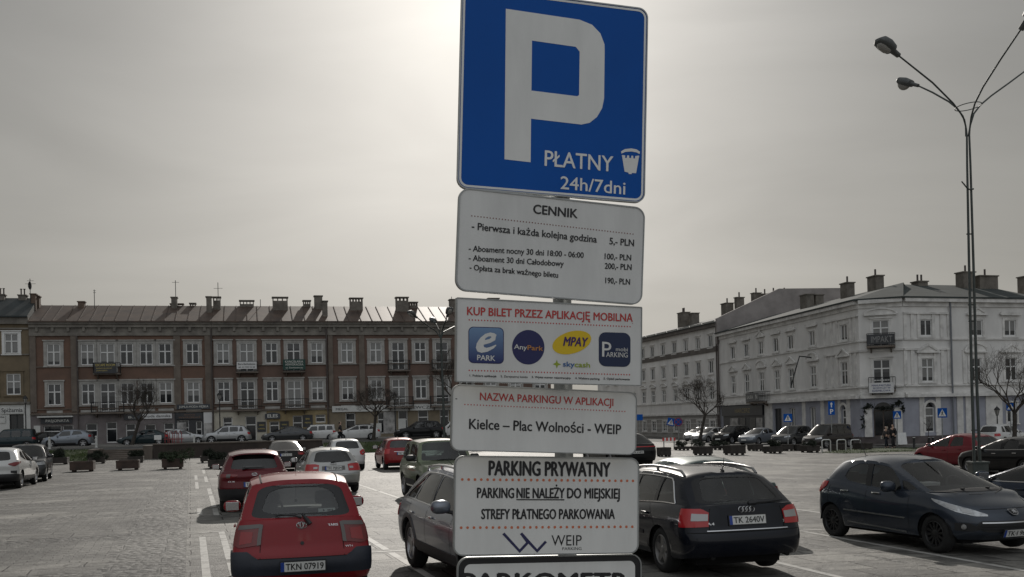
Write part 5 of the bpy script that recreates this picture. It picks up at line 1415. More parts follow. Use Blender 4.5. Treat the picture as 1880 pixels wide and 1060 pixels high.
        for i in range(9):
            rows.append([])
            for j in range(17):
                a = -.97 + 1.94 * j / 16; xe = s.xA[0] + s.bowA * (1 - a * a) - .02; x = (s.xA[0] - .55) + (xe - s.xA[0] + .55) * i / 8; y = a * s.wside(s.xA[0]) * .97
                rows[-1].append(Vector((x, y, s.decz(x, y) + (.012 if i else -.12))))
        mb.grid(rows)
        mb.build('interior', M_INT, s.root)
        xf = s.xA[0] - 1.25; xb = max(x0 + .25, xf - .92)
        for x, ys in ((xf, (-.36, .36)), (xb, (-.40, .40))):
            mb = MB()
            for y in ys:
                w = .24 if x == xf else .3
                shr = lambda p: Vector((p.x - (p.z - .5) * .28, p.y, p.z))
                top = min(s.H - .42, 1.02) if x == xf else min(s.H - .5, .95)
                mb.rbox(x - .06, x + .06, y - w, y + w, .45, top, .05, tr=shr); mb.rbox(x, x + .5, y - w, y + w, .38, .52, .05)
                mb.rbox(x - .045, x + .045, y - .13, y + .13, top + .04, top + .22, .045, tr=shr)
            mb.build('seat', M_INT, s.root)
        mb = MB(); c = Vector((s.xA[0] - .62, .36, zt + .08)); a = Vector((0, 1, 0)); b = Vector((-.45, 0, .9)).normalized()
        mb.tube([c + (a * math.cos(t) + b * math.sin(t)) * .18 for t in [2 * math.pi * k / 20 for k in range(21)]], .017, 6, cap=False); mb.tube([c - a * .17, c + a * .17], .02, 5); mb.build('steering_wheel', M_PLAST, s.root)
    # --- wheels
    def wheel(s, xc, side):
        r, w = s.r, s.tyrew; y0 = s.halfw(xc) * .965 - w
        root = bpy.data.objects.new('wheel', None); C.objects.link(root); root.parent = s.root; root.location = (xc, side * (y0 + w / 2), r); root.empty_display_size = .1
        T = lambda p: Vector((p.x, side * p.z, p.y)); ri = r * .66; h = w / 2
        mb = MB(); mb.lathe([(ri * .97, -h + .01), (ri + .02, -h), (r - .04, -h + .004), (r - .008, -h + .03), (r, -h + .06), (r, h - .06), (r - .008, h - .03), (r - .035, h - .002), (ri + .02, h), (ri, h - .012)], 36, tr=T)
        mb.build('tyre', M_TYRE, root, smooth=True, angle=50)
        mb = MB(); rim = s.rim or M_RIM
        mb.lathe([(ri + .004, h - .014), (ri - .012, h - .004), (ri - .022, h - .02), (ri - .03, -h + .05)], 36, tr=T)
        n = s.spokes
        for k in range(n):
            a = 2 * math.pi * (k + .25) / n; ca, sa = math.cos(a), math.sin(a); wi, wo = (.036, .03) if n > 8 else (.055, .034)
            if n > 8: wi, wo = .016, .018
            P = lambda rr, t, z: T(Vector((rr * ca - t * sa, rr * sa + t * ca, z)))
            ro_, rin = ri - .015, .05
            q = [P(rin, -wi, h - .03), P(rin, wi, h - .03), P(ro_, wo, h - .018), P(ro_, -wo, h - .018), P(rin, -wi * 1.3, h - .07), P(rin, wi * 1.3, h - .07), P(ro_, wo * 1.3, h - .06), P(ro_, -wo * 1.3, h - .06)]
            mb.add(q, [(0, 1, 2, 3), (0, 3, 7, 4), (1, 5, 6, 2)])
        mb.lathe([(0.001, h - .022), (.045, h - .022), (.06, h - .03), (.062, h - .07)], 16, tr=T)
        mb.build('rim', rim, root, smooth=True, angle=30)
        mb = MB(); mb.lathe([(.001, h - .085), (ri - .02, h - .085)], 24, tr=T); mb.build('brake_disc', M_UNDER, root)
    # --- details laid on the skin
    def patch(s, name, mat, lo, hi, end='rear', off=.008, nz=5, sides=(1, -1), label=None, join=False, step=.04, flank=False, parent=None):
        """lo/hi: polylines (arc, z) with the same arc range; raised by off, with returned edges. flank: arcs are x on the flank"""
        res = []
        conv = (lambda x: s.arcx(x)) if flank else (lambda a: a)
        jm = MB()
        for side in sides:
            mb = MB() if not join else jm; a0, a1 = lo[0][0], lo[-1][0]; n = max(2, int(abs(a1 - a0) / step)); rows = []
            for i in range(n + 1):
                a = a0 + (a1 - a0) * i / n; z0 = interp([p[0] for p in lo], [p[1] for p in lo], a); z1 = interp([p[0] for p in hi], [p[1] for p in hi], a); ar = conv(a) * side
                rows.append([s.S(ar, z0, .0, end)] + [s.S(ar, z0 + (z1 - z0) * j / nz, off, end) for j in range(nz + 1)] + [s.S(ar, z1, .0, end)])
            e0 = [s.S(conv(a0) * side, p.z, 0, end) if False else p * 1.0 for p in rows[0]]
            mb.grid(rows)
            for row, a in ((rows[0], a0), (rows[-1], a1)):
                base = []
                for j, p in enumerate(row):
                    z0 = interp([q[0] for q in lo], [q[1] for q in lo], a); z1 = interp([q[0] for q in hi], [q[1] for q in hi], a)
                    zz_ = z0 + (z1 - z0) * max(0, min(1, (j - 1) / nz)); base.append(s.S(conv(a) * side, zz_, 0, end))
                mb.grid([row, base])
            if not join: res.append(mb.build(name, mat, parent or s.root, smooth=True, angle=35))
        if join: res.append(jm.build(name, mat, parent or s.root, smooth=True, angle=35))
        if label:
            for o in res: o['label'] = label
        return res
    def band(s, name, mat, amax, z0, z1, end='rear', off=.012, label=None, step=.05, edge=0.0, parent=None, nz=5):
        """a patch right across the end, symmetric about the centre line"""
        lo = [(-amax, z0 + edge), (-amax * .8, z0), (amax * .8, z0), (amax, z0 + edge)]; hi = [(-amax, z1 - edge), (-amax * .8, z1), (amax * .8, z1), (amax, z1 - edge)]
        return s.patch(name, mat, lo, hi, end, off, nz, sides=(1,), label=label, step=step, parent=parent)
    def frame_at(s, a, z, end, off=.0):
        p = s.S(a, z, off, end); e = .02; u = (s.S(a - e, z, off, end) - s.S(a + e, z, off, end)).normalized(); v = (s.S(a, z + e, off, end) - s.S(a, z - e, off, end)).normalized()
        if end == 'front': u = -u
        return p, u, v, u.cross(v).normalized()
    def plate(s, z, txt, end='rear', a=0.0, w=.52, h=.114, off=.016, tilt=True, blue=True):
        p, u, v, n = s.frame_at(a, z, end, off); vx = v if tilt else Vector((0, 0, 1)); n = u.cross(vx)
        T = lambda x, y, o=0: p + u * x + vx * y + n * o
        mb = MB(); mb.box(-w / 2 - .012, w / 2 + .012, -.004, .012, -h / 2 - .012, h / 2 + .012, tr=lambda q: T(q.x, q.z, -q.y)); fr = mb.build('number_plate', M_PLAST, s.root)
        mb = MB(); mb.box(-w / 2, w / 2, .0, .006, -h / 2, h / 2, tr=lambda q: T(q.x, q.z, q.y)); mb.build('plate_face', M_PLATE, fr)
        if blue:
            mb = MB(); mb.box(-w / 2, -w / 2 + .042, .006, .0075, -h / 2, h / 2, tr=lambda q: T(q.x, q.z, q.y)); mb.build('plate_strip', M_PLBLUE, fr)
        if txt:
            mb = MB(); text_into(mb, txt, -w / 2 + .06, w / 2 - .02, -h * .33, h * .66, lambda x, y: T(x, y, .008), .02); mb.build('plate_lettering', M_PLTXT, fr)
        return T
    def seam(s, x, z0, z1, side, w=.008):
        """door gap: narrow dark strip on the flank"""
        mb = MB(); n = 8; rows = []
        for i in range(n + 1):
            z = z0 + (z1 - z0) * i / n; xx = x(z) if callable(x) else x
            rows.append([s.S(s.arcx(xx - w / 2) * side, z, .0025), s.S(s.arcx(xx + w / 2) * side, z, .0025)])
        mb.grid(rows); return mb
    def doors(s, xs, z0=None, z1=None, handles=(), hz=None, hmat=None):
        for side in (1, -1):
            for x in xs:
                zt = (s.ztop(x) - .01) if z1 is None else z1
                s.seam(x, s.sill + .12 if z0 is None else z0, zt, side).build('door_gap', M_SEAM, s.root)
            for hx in handles:
                z = hz or s.ztop(hx) - .13; mb = MB(); p = s.S(s.arcx(hx) * side, z, .022)
                mb.rbox(p.x - .1, p.x + .1, p.y - .014, p.y + .014, p.z - .016, p.z + .016, .012); mb.build('door_handle', hmat or s.colour, s.root, smooth=True)
    def mirrors(s, x, z=None, mat=None, size=1.0, sides=(1, -1)):
        for side in sides:
            zz_ = z or s.ztop(x) + .06; y = s.wside(x); bm = bmesh.new(); bmesh.ops.create_uvsphere(bm, u_segments=16, v_segments=10, radius=1)
            vs = []
            for v in bm.verts:
                c = v.co; xx = c.x * (.095 if c.x > 0 else .035); yy = (abs(c.y) ** .75) * (1 if c.y > 0 else -1) * .115; zz2 = (abs(c.z) ** .75) * (1 if c.z > 0 else -1) * .078
                vs.append(Vector((x + xx * size, side * (y + .14 + yy * size), zz_ + zz2 * size)))
            mb = MB(); mb.add(vs, [[v.index for v in f.verts] for f in bm.faces]); bm.free(); o = mb.build('mirror', mat or s.colour, s.root, smooth=True, angle=60)
            mb = MB(); mb.tube([(x + .02, side * (y - .03), zz_ - .08), (x + .02, side * (y + .12), zz_ - .05)], .025, 6); mb.build('mirror_foot', M_PLAST, o)
            mb = MB(); mb.rbox(x - .0375 * size - .004, x - .03 * size, side * (y + .14) - .085 * size, side * (y + .14) + .085 * size, zz_ - .055 * size, zz_ + .055 * size, .003); mb.build('mirror_glass', M_CHROME, o)
    def wiper(s, a0=0.05, v0=.03, a1=.62, v1=.12):
        mb = MB(); P = [s.Rw(-a0 + (-(a1) + a0) * t, v0 + (v1 - v0) * t, .028) for t in (0, .3, .7, 1)]
        mb.tube(P, [.022, .016, .012, .008], 6); mb.tube([s.Rw(-a0 + .1, v0 - .03, .02), s.Rw(-a0, v0, .03)], .03, 8); return mb.build('wiper', M_PLAST, s.root, smooth=True)
    def front_wipers(s):
        for c in (-.35, .3):
            mb = MB(); mb.tube([s.Fw(c, .035, .02), s.Fw(c + .25, .05, .025), s.Fw(c + .58, .07, .02)], [.016, .012, .007], 5); mb.build('wiper', M_PLAST, s.root)
    def rails(s, mat, x0=.08, x1=.92):
        for side in (1, -1):
            mb = MB(); mb.tube([s.roofpt(x0, side * .9) + Vector((0, 0, .0))] + [s.roofpt(x0 + (x1 - x0) * t, side * .9) + Vector((0, 0, .055)) for t in (.06, .2, .4, .6, .8, .94)] + [s.roofpt(x1, side * .9)], .019, 8)
            for t in (.5,): q = s.roofpt(x0 + (x1 - x0) * t, side * .9); mb.tube([q, q + Vector((0, 0, .05))], .022, 6)
            mb.build('roof_rail', mat, s.root, smooth=True, angle=60)
    def antenna(s, t=.08, a=0.0, h=.2, lean=-.1, fin=False):
        p = s.roofpt(t, a); mb = MB()
        if fin: mb.prism([(-.09, -.01), (.1, -.01), (-.03, .07), (-.07, .075)], -.018, .018, tr=lambda q: p + q)
        else: mb.tube([p, p + Vector((lean, 0, h))], [.008, .004], 5); mb.tube([p - Vector((.03, 0, 0)), p + Vector((.03, 0, .02))], .018, 6)
        mb.build('antenna', M_PLAST, s.root)
    def trim(s, name, mat, v=.03, side=(1, -1), poly=None, rad=.012):
        for sd in side:
            mb = MB(); mb.tube([s.G(.02 + .96 * i / 14, v, sd, .006) for i in range(15)], rad, 5); mb.build(name, mat, s.root)
    def pillar(s, x0, x1, mat=None, lean=.0):
        """black pillar cover between two side windows"""
        for sd in (1, -1):
            rows = [[s.G(s.Gx(x0 - lean * v, v), v, sd, .004), s.G(s.Gx(x1 - lean * v, v), v, sd, .004)] for v in [s.vlo - .01 + (s.vhi - s.vlo + .02) * i / 6 for i in range(7)]]
            mb = MB(); mb.grid(rows); mb.build('pillar_cover', mat or M_TRIMB, s.root)
    def flat_text(s, txt, a, z, w, h, end='rear', mat=None, off=.008, bold=.02, name='badge_lettering'):
        p, u, v, n = s.frame_at(a, z, end, off); mb = MB(); text_into(mb, txt, -w / 2, w / 2, -h / 2, h, lambda x, y: p + u * x + v * y, bold); return mb.build(name, mat or M_CHROME, s.root)
    def rings(s, a, z, r, n, gap, end='rear', off=.012):
        p, u, v, nn = s.frame_at(a, z, end, off); mb = MB()
        for k in range(n):
            c = p + u * ((k - (n - 1) / 2) * gap); mb.tube([c + (u * math.cos(t) + v * math.sin(t)) * r for t in [2 * math.pi * j / 20 for j in range(21)]], r * .13, 5, cap=False)
        return mb.build('emblem', M_CHROME, s.root)
    def ellipses(s, a, z, els, end='rear', off=.012, th=.006):
        p, u, v, nn = s.frame_at(a, z, end, off); mb = MB()
        for cx, cy, ax, ay in els: mb.tube([p + u * (cx + ax * math.cos(t)) + v * (cy + ay * math.sin(t)) for t in [2 * math.pi * j / 24 for j in range(25)]], th, 5, cap=False)
        return mb.build('emblem', M_CHROME, s.root)
    def shape(s, pts, a, z, name, mat, end='front', off=.012, th=.01, parent=None):
        p, u, v, nn = s.frame_at(a, z, end, off); mb = MB(); mb.prism(pts, -th, 0, tr=lambda q: p + u * q.x + v * q.z - nn * q.y); return mb.build(name, mat, parent or s.root)
    def common(s, tail=None, head=None, tl=None, hl=None, tmat=None):
        if tl: s.patch('tail_light', tmat or M_LRED, tl[0], tl[1], 'rear', .012)
        if hl: s.patch('headlight', M_HEAD, hl[0], hl[1], 'front', .010)
CARG = 'cars parked on the square'
CARS = 'cars parked along the street'
H17 = (-.2995, .9541)
def hd(deg): return (-math.sin(R(deg)), math.cos(R(deg)))          # degrees left of straight ahead
def place(px, d, local, heading, z=None):
    """world position of the car's origin so that its local point stands on the view ray px at distance d"""
    r = ray(px, 900); x = r.x / r.y * d; h = Vector(heading).normalized(); l = Vector((-h.y, h.x))
    o = Vector((x, d)) - h * local[0] - l * local[1]; c = o + h * 2
    return (o.x, o.y, gz(c.x, c.y) if z is None else z)
# ---------------- red hatchback, rear view, left foreground
P_RED = paint('red_paint', (.225, .0025, .008), rough=.35)
G_BRIGHT = glass('untinted_car_glass', (.90, .92, .91)); G_HALF = glass('light_tinted_glass', (.56, .61, .60))
h = hd(13.8)
c = Car('hatchback', 'bright red small hatchback with dark blue-black bumper, nearest the camera at left', 'car', CARG, place(553, 12.25, (0, 0), h), h,
    L=3.64, W=1.66, H=1.50, sill=.24, wb=2.37, ro=.52, r=.285, Lc=.19, n=2.4, Lcf=.5, colour=P_RED, rear_glass=G_HALF, side_glass=G_HALF, front_glass=G_BRIGHT, rim=M_RIM,
    rear=[(.24, .10), (.33, .02), (.45, -.02), (.58, 0), (.66, .055), (.9, .10), (1.0, .13)], top=[(0, .985), (.6, .98), (2.2, .92), (2.75, .92), (3.3, .78), (3.64, .66)],
    xA=(2.92, 2.05), xR=(.14, .50), wr=.72, roofz=(.965, 1.0, .97), crown=.075, bowR=.06, bowR1=.05, rwin=(.075, .9, .06, .88), wins=((.45, 1.2, .05), (1.28, 2.6, .0)), taper=(.02, .05), vlo=.05,
    prof=[(0, .95), (.10, .985), (.28, 1.0), (.45, 1.0), (.62, .985), (.80, .955), (.92, .92), (1, .885)])
c.patch('bumper', M_PLASTB, [(-1.25, .37), (-.8, .34), (.8, .34), (1.25, .37)], [(-1.25, .60), (-.80, .615), (-.64, .615), (-.60, .585), (-.52, .535), (.52, .535), (.60, .585), (.64, .615), (.80, .615), (1.25, .60)], 'rear', .022, 6, sides=(1,), step=.03)
c.patch('lower_bumper', P_RED, [(-.9, .25), (.9, .25)], [(-.9, .34), (.9, .34)], 'rear', .012, 3, sides=(1,))
tl = c.patch('tail_light', M_LRED2, [(.50, .70), (.74, .665), (.84, .70)], [(.50, .90), (.60, .925), (.74, .925), (.84, .89)], 'rear', .014)
for o, sd in zip(tl, (1, -1)):
    c.patch('lamp_lens', M('lamp_mid_red', (.27, .006, .009), rough=.12, coat=.6), [(.60, .725), (.75, .70)], [(.60, .85), (.75, .855)], 'rear', .02, sides=(sd,), parent=o)
    c.patch('lamp_edge', M_LSMOKE, [(.49, .70), (.535, .69)], [(.49, .93), (.535, .94)], 'rear', .019, sides=(sd,), parent=o)
    c.patch('lamp_edge', M_LSMOKE, [(.535, .895), (.80, .875)], [(.535, .94), (.80, .925)], 'rear', .019, sides=(sd,), parent=o)
c.plate(.445, 'TKN 07919', off=.034)
c.ellipses(0, .91, [(0, 0, .058, .038), (0, .006, .018, .034), (0, .018, .036, .016)])
c.flat_text('YARIS', -.40, .90, .12, .028, mat=M_CHROME)
c.flat_text('VVT-i', -.56, .635, .09, .024, mat=M_CHROME)
mb = MB(); p, u, v, n = c.frame_at(.0, .70, 'rear', .004); mb.tube([p, p + n * .008], .022, 12); mb.build('tailgate_lock', M_PLAST, c.root)
for sg_ in (1, -1): 
    mb = MB(); rows = [[c.S(sg_ * (.50 - .02 * i), z, .003) for i in (0, .35)] for z in (.54, .62, .70)]; mb.grid(rows); mb.build('tailgate_gap', M_SEAM, c.root)
mb = MB(); mb.grid([[c.S(a, .531, .0235), c.S(a, .539, .0235)] for a in [-.52 + .04 * i for i in range(27)]]); mb.build('tailgate_gap', M_SEAM, c.root)
mb = MB(); mb.tube([c.Rw(-.0, .03, .035), c.Rw(.12, .09, .04), c.Rw(.45, .13, .035)], [.014, .012, .007], 6); mb.tube([c.Rw(-.14, -.13, .03), c.Rw(-.09, -.02, .045), c.Rw(-.02, .1, .04)], [.03, .026, .014], 6); mb.build('wiper', M_PLAST, c.root)
# dark printed border of the tailgate glass
outer = c.rnd([(-.885, .035), (.885, .035), (.85, .905), (-.85, .905)], .12); inner = c.rnd([(-.70, .15), (.70, .15), (.60, .80), (-.60, .80)], .30, 6)
mb = MB(); c.panel(mb, outer, [inner], lambda a, v: c.Rw(a, v, -.001)); mb.build('window_border', M_TRIMB, c.root)
mb = MB(); f = lambda a, v: c.Rw(a, v, -.012)
mb.add([f(-.30, .16), f(-.60, .165), f(-.60, .26), f(-.30, .25)], [(0, 1, 2, 3)]); st_ = mb.build('window_sticker', M_PLATE, c.root)
mb = MB()
for a in (-.38, -.46, -.49, -.53): mb.add([f(a, .185) - Vector((.004, 0, 0)), f(a - .03, .185) - Vector((.004, 0, 0)), f(a - .03, .22) - Vector((.004, 0, 0)), f(a, .225) - Vector((.004, 0, 0))], [(0, 1, 2, 3)])
mb.build('sticker_print', M_PLTXT, st_)
mb = MB(); q = Vector((c.xA[1] + .05, 0, 1.36)); mb.rbox(q.x - .02, q.x + .02, -.13, .13, 1.27, 1.33, .02); mb.tube([q + Vector((0, 0, -.1)), q + Vector((0, 0, -.26))], .004, 4); mb.tube([q + Vector((0, 0, -.26)), q + Vector((0, 0, -.31))], .018, 8); mb.build('mirror_pendant', M_PLAST, c.root)
c.mirrors(2.62, .99, P_RED, 1.05); c.doors((1.25, 2.75), handles=(1.42,)); c.antenna(.9, 0, .25)
for sd in (1, -1):
    mb = MB(); mb.tube([c.roofpt(i / 10, sd * .80) + Vector((0, 0, .002)) for i in range(11)], .012, 5); mb.build('roof_gutter', M_SEAM, c.root)

# ---------------- dark red crossover
P_DRED = paint('dark_red_paint', (.10, .004, .009), rough=.3, metal=.3)
h = hd(15.5)
c = Car('crossover', 'dark red crossover with black plastic lower cladding, behind the small red hatchback', 'car', CARG, place(468, 25.3, (0, 0), h), h,
    L=4.39, W=1.795, H=1.54, sill=.30, wb=2.65, ro=.80, r=.345, Lc=.36, n=3.0, Lcf=.6, colour=P_DRED, rear_glass=G_DARK, side_glass=G_DARK, rim=M_RIMD,
    rear=[(.3, .12), (.42, .03), (.6, 0), (.8, .02), (.92, .0), (1.03, .10)], top=[(0, 1.02), (.7, 1.03), (2.6, .97), (3.3, .98), (4.0, .88), (4.39, .75)],
    xA=(3.2, 2.35), xR=(.16, .62), wr=.68, roofz=(.955, 1.0, .96), crown=.08, bowR=.12, bowR1=.1, rwin=(.10, .9, .14, .90), wins=([(.95, .10), (1.7, .06), (1.65, .84), (1.15, .72)], (1.76, 2.85, .0)), vlo=.06)
c.patch('bumper', M_PLAST, [(-1.5, .30), (-.8, .31), (.8, .31), (1.5, .30)], [(-1.5, .62), (-.85, .60), (.85, .60), (1.5, .62)], 'rear', .016, 5, sides=(1,))
for o in c.patch('tail_light', M_LRED2, [(.42, .90), (.62, .855), (.95, .90)], [(.42, .945), (.62, .965), (.95, .965)], 'rear', .014): pass
for o in c.patch('tail_lens', M_LSMOKE, [(.60, .875), (.70, .875)], [(.60, .955), (.70, .955)], 'rear', .02): pass
c.plate(.70, 'TK 731EN', off=.008); c.ellipses(0, .945, [(0, 0, .062, .05), (0, .012, .045, .018)]); c.flat_text('CX-30', .56, .78, .16, .03)
c.wiper(-.3, .17, .35, .2)
mb = MB()
for i in range(13):
    a = -1 + 2 * i / 12
mb.grid([[c.roofpt(0, -0.92 + 1.84 * i / 16) + Vector((d_, 0, z_)) for d_, z_ in ((-.0, .012), (-.14, -.005), (-.15, -.035), (-.02, -.04))] for i in range(17)]); mb.build('spoiler', P_DRED, c.root, smooth=True)
for sd in (1, -1):
    mb = MB(); mb.tube([(.12, sd * .5, .33), (.0, sd * .5, .33)], .045, 12); mb.build('exhaust', M_UNDER, c.root)
c.mirrors(2.85, 1.06); c.doors((1.72, 2.95), handles=(1.05, 1.95)); c.pillar(1.69, 1.78)
for sd in (1, -1):
    c.patch('wheel_arch_trim', M_PLAST, [(.42, .32), (.46, .32)], [(.42, .6), (.46, .62)], 'rear', .012, sides=(sd,), flank=False)

# ---------------- silver hatchback
P_SILV = paint('silver_paint', (.40, .40, .39), metal=.55, rough=.3)
h = hd(17.4)
c = Car('hatchback', 'silver three-door hatchback with wide red tail lights, beyond the small red hatchback', 'car', CARG, place(614, 31.5, (0, 0), h), h,
    L=4.2, W=1.765, H=1.42, sill=.26, wb=2.58, ro=.75, r=.315, Lc=.34, n=3.0, Lcf=.55, colour=P_SILV, rear_glass=G_MID, side_glass=G_DARK,
    rear=[(.26, .10), (.4, .0), (.6, .0), (.7, .05), (.97, .12)], top=[(0, .96), (.7, .98), (2.4, .90), (3.1, .9), (3.8, .78), (4.2, .66)],
    xA=(3.1, 2.2), xR=(.16, .62), wr=.67, roofz=(.95, 1.0, .96), bowR=.10, bowR1=.08, rwin=(.09, .9, .08, .9), wins=([(.85, .10), (1.35, .06), (1.35, .86), (1.0, .80)], (1.42, 2.75, .0)))
c.patch('tail_light', M_LRED, [(.46, .70), (.95, .70)], [(.46, .90), (.6, .93), (.95, .92)], 'rear', .012)
c.patch('tail_lens', M_LCLEAR, [(.50, .78), (.62, .78)], [(.50, .84), (.62, .84)], 'rear', .016)
mb = MB(); mb.grid([[c.S(a, .615, .003), c.S(a, .625, .003)] for a in [-.8 + .1 * i for i in range(17)]]); mb.build('bumper_gap', M_SEAM, c.root)
c.band('plate_recess', M_LSMOKE, .36, .73, .86, 'rear', .004, edge=.0); c.plate(.79, 'TKI PJ85M', off=.01); c.rings(0, .925, .032, 4, .045); c.wiper(0, .05, .5, .1); c.mirrors(2.75, 1.0); c.doors((1.4, 2.85), handles=(1.6,)); c.antenna(.05, 0, .12)
c.patch('lower_bumper', M_PLAST, [(-.8, .26), (.8, .26)], [(-.8, .33), (.8, .33)], 'rear', .008, 2, sides=(1,))

# ---------------- dark saloon far left of centre
P_BLK = paint('black_paint', (.007, .007, .008), rough=.3, coat=.5)
h = hd(14.5)
c = Car('saloon', 'black saloon with pale number plate, between the dark red crossover and the silver hatchback', 'car', CARG, place(527, 47.5, (0, 0), h), h,
    L=4.66, W=1.81, H=1.46, sill=.24, wb=2.69, ro=1.0, r=.32, Lc=.4, n=3.0, colour=P_BLK, rear_glass=G_MID,
    rear=[(.24, .1), (.4, 0), (.7, .03), (.98, .05)], top=[(0, .99), (.55, 1.0), (1.2, .96), (2.6, .92), (3.4, .92), (4.2, .8), (4.66, .68)],
    xA=(3.4, 2.5), xR=(.42, 1.35), wr=.66, roofz=(.955, 1.0, .96), bowR=.1, rwin=(.08, .9, .06, .93), wins=((1.25, 2.0, .1), (2.08, 3.05, .0)))
c.patch('tail_light', M_LRED2, [(.55, .80), (1.05, .78)], [(.55, .93), (1.05, .95)], 'rear', .01); c.patch('tail_lens', M_LRED, [(.62, .8), (.8, .8)], [(.62, .86), (.8, .86)], 'rear', .015)
c.plate(.80, 'TKI 61E21'); c.ellipses(0, .915, [(0, 0, .045, .045)]); c.mirrors(3.1, 1.0); c.doors((2.04, 3.1), handles=(1.3, 2.3))
# ---------------- white hatchback
P_WHT = paint('white_paint', (.62, .62, .61), rough=.3)
h = hd(17)
c = Car('hatchback', 'white rounded hatchback with dark rear window, half hidden by the silver hatchback', 'car', CARG, place(641, 47.5, (0, 0), h), h,
    L=4.0, W=1.74, H=1.48, sill=.24, wb=2.51, ro=.65, r=.31, Lc=.42, n=2.3, colour=P_WHT, rear_glass=G_DARK, side_glass=G_DARK,
    rear=[(.24, .1), (.4, 0), (.7, .02), (1.0, .14)], top=[(0, 1.0), (.6, 1.02), (2.2, .94), (2.9, .93), (3.6, .8), (4.0, .66)],
    xA=(3.05, 2.1), xR=(.2, .6), wr=.68, roofz=(.95, 1.0, .96), rwin=(.08, .9, .05, .9), wins=([(.8, .12), (1.45, .06), (1.4, .84), (1.05, .7)], (1.5, 2.75, .0)))
c.patch('tail_light', M_LRED, [(.58, .74), (.72, .70), (.98, .82)], [(.58, .88), (.72, .96), (.98, .97)], 'rear', .014); c.patch('tail_lens', M_LCLEAR, [(.7, .76), (.8, .78)], [(.7, .84), (.8, .86)], 'rear', .02)
c.plate(.62, 'TKI 40AK'); c.mirrors(2.7, 1.03); c.doors((1.47, 2.8), handles=(1.65,)); c.antenna(.1)
# ---------------- red five-door hatchback at the edge of the rows
P_RED2 = paint('cherry_red_paint', (.22, .008, .012), rough=.3, metal=.2)
h = hd(15)
c = Car('hatchback', 'cherry red five-door hatchback seen from behind left, beside the olive green off-roader', 'car', CARG, place(741, 47.0, (0, 0), h), h,
    L=4.1, W=1.72, H=1.47, sill=.24, wb=2.5, ro=.68, r=.31, Lc=.36, n=2.6, colour=P_RED2, rear_glass=G_DARK, side_glass=G_DARK,
    rear=[(.24, .1), (.4, 0), (.75, .02), (1.0, .10)], top=[(0, 1.0), (.6, 1.0), (2.2, .93), (2.9, .92), (3.7, .8), (4.1, .66)],
    xA=(3.05, 2.15), xR=(.17, .5), wr=.69, roofz=(.955, 1.0, .965), rwin=(.08, .9, .06, .88), wins=((.75, 1.5, .08), (1.57, 2.75, .0)))
c.patch('tail_light', M_LRED, [(.60, .76), (.9, .72)], [(.60, .97), (.9, .98)], 'rear', .012); c.plate(.75, 'TKI 22NF'); c.band('plate_trim', M_CHROME, .4, .83, .85, 'rear', .012); c.mirrors(2.7, 1.02, M_PLAST, 1.2); c.doors((1.53, 2.8), handles=(.9, 1.8)); c.antenna(.1, .2, .1)
c.patch('lower_bumper', M_PLAST, [(-.7, .24), (.7, .24)], [(-.7, .33), (.7, .33)], 'rear', .008, 2, sides=(1,))

# ---------------- olive green off-roader facing the camera
P_OLV = paint('olive_green_paint', (.155, .18, .115), rough=.4, metal=.15)
h = (.30, -.954)
hh = Vector(h).normalized()
c = Car('off_roader', 'olive green three-door off-roader facing the camera, left of the sign post', 'car', CARG, place(745, 29.7, (.62, -.72), h), h,
    L=3.72, W=1.70, H=1.67, sill=.36, wb=2.2, ro=.70, r=.35, Lc=.34, n=3.0, Lcf=.40, nf=2.6, colour=P_OLV, side_glass=G_MID, rear_glass=G_MID, front_glass=glass('greenish_windscreen', (.34, .42, .40)), roofcol=paint('sandy_roof_paint', (.30, .27, .22), rough=.45),
    front=[(.36, .12), (.5, 0), (.75, .02), (.95, .10)], rear=[(.36, .08), (.5, 0), (.9, .02), (1.1, .06)],
    top=[(0, 1.10), (.8, 1.10), (2.2, 1.06), (2.55, 1.06), (3.2, 1.0), (3.72, .88)], xA=(2.62, 2.12), xR=(.14, .4), wr=.74, roofz=(.97, 1.0, .975), crown=.06, bowA=.12, bowA1=.08, fwin=(.055, .95, .05, .93),
    wins=((.45, 1.25, .12), (1.38, 2.35, .0)), arch=1.15)
c.patch('headlight', M_HEAD, [(.42, .72), (.74, .70)], [(.42, .86), (.74, .88)], 'front', .012); c.band('bumper', M_PLAST, .95, .38, .62, 'front', .03); c.band('grille', M_PLAST, .38, .74, .86, 'front', .008)
c.patch('side_cladding', M_PLAST, [(1.18, .42), (2.4, .42)], [(1.18, .58), (2.4, .58)], 'rear', .014, flank=True)
c.mirrors(2.28, 1.16, M_PLAST, 1.15); c.doors((1.32, 2.45), handles=(1.5,)); c.front_wipers(); c.antenna(.94, .75, .5, -.2)
mb = MB(); mb.grid([[Vector((c.S(.012, .9, 0, 'front').x - .0 - i * .1, y_, c.ztop(3.7 - i * .1) + .036)) for y_ in (-.01, .01)] for i in range(9)]); mb.build('bonnet_stripe', M_SEAM, c.root)

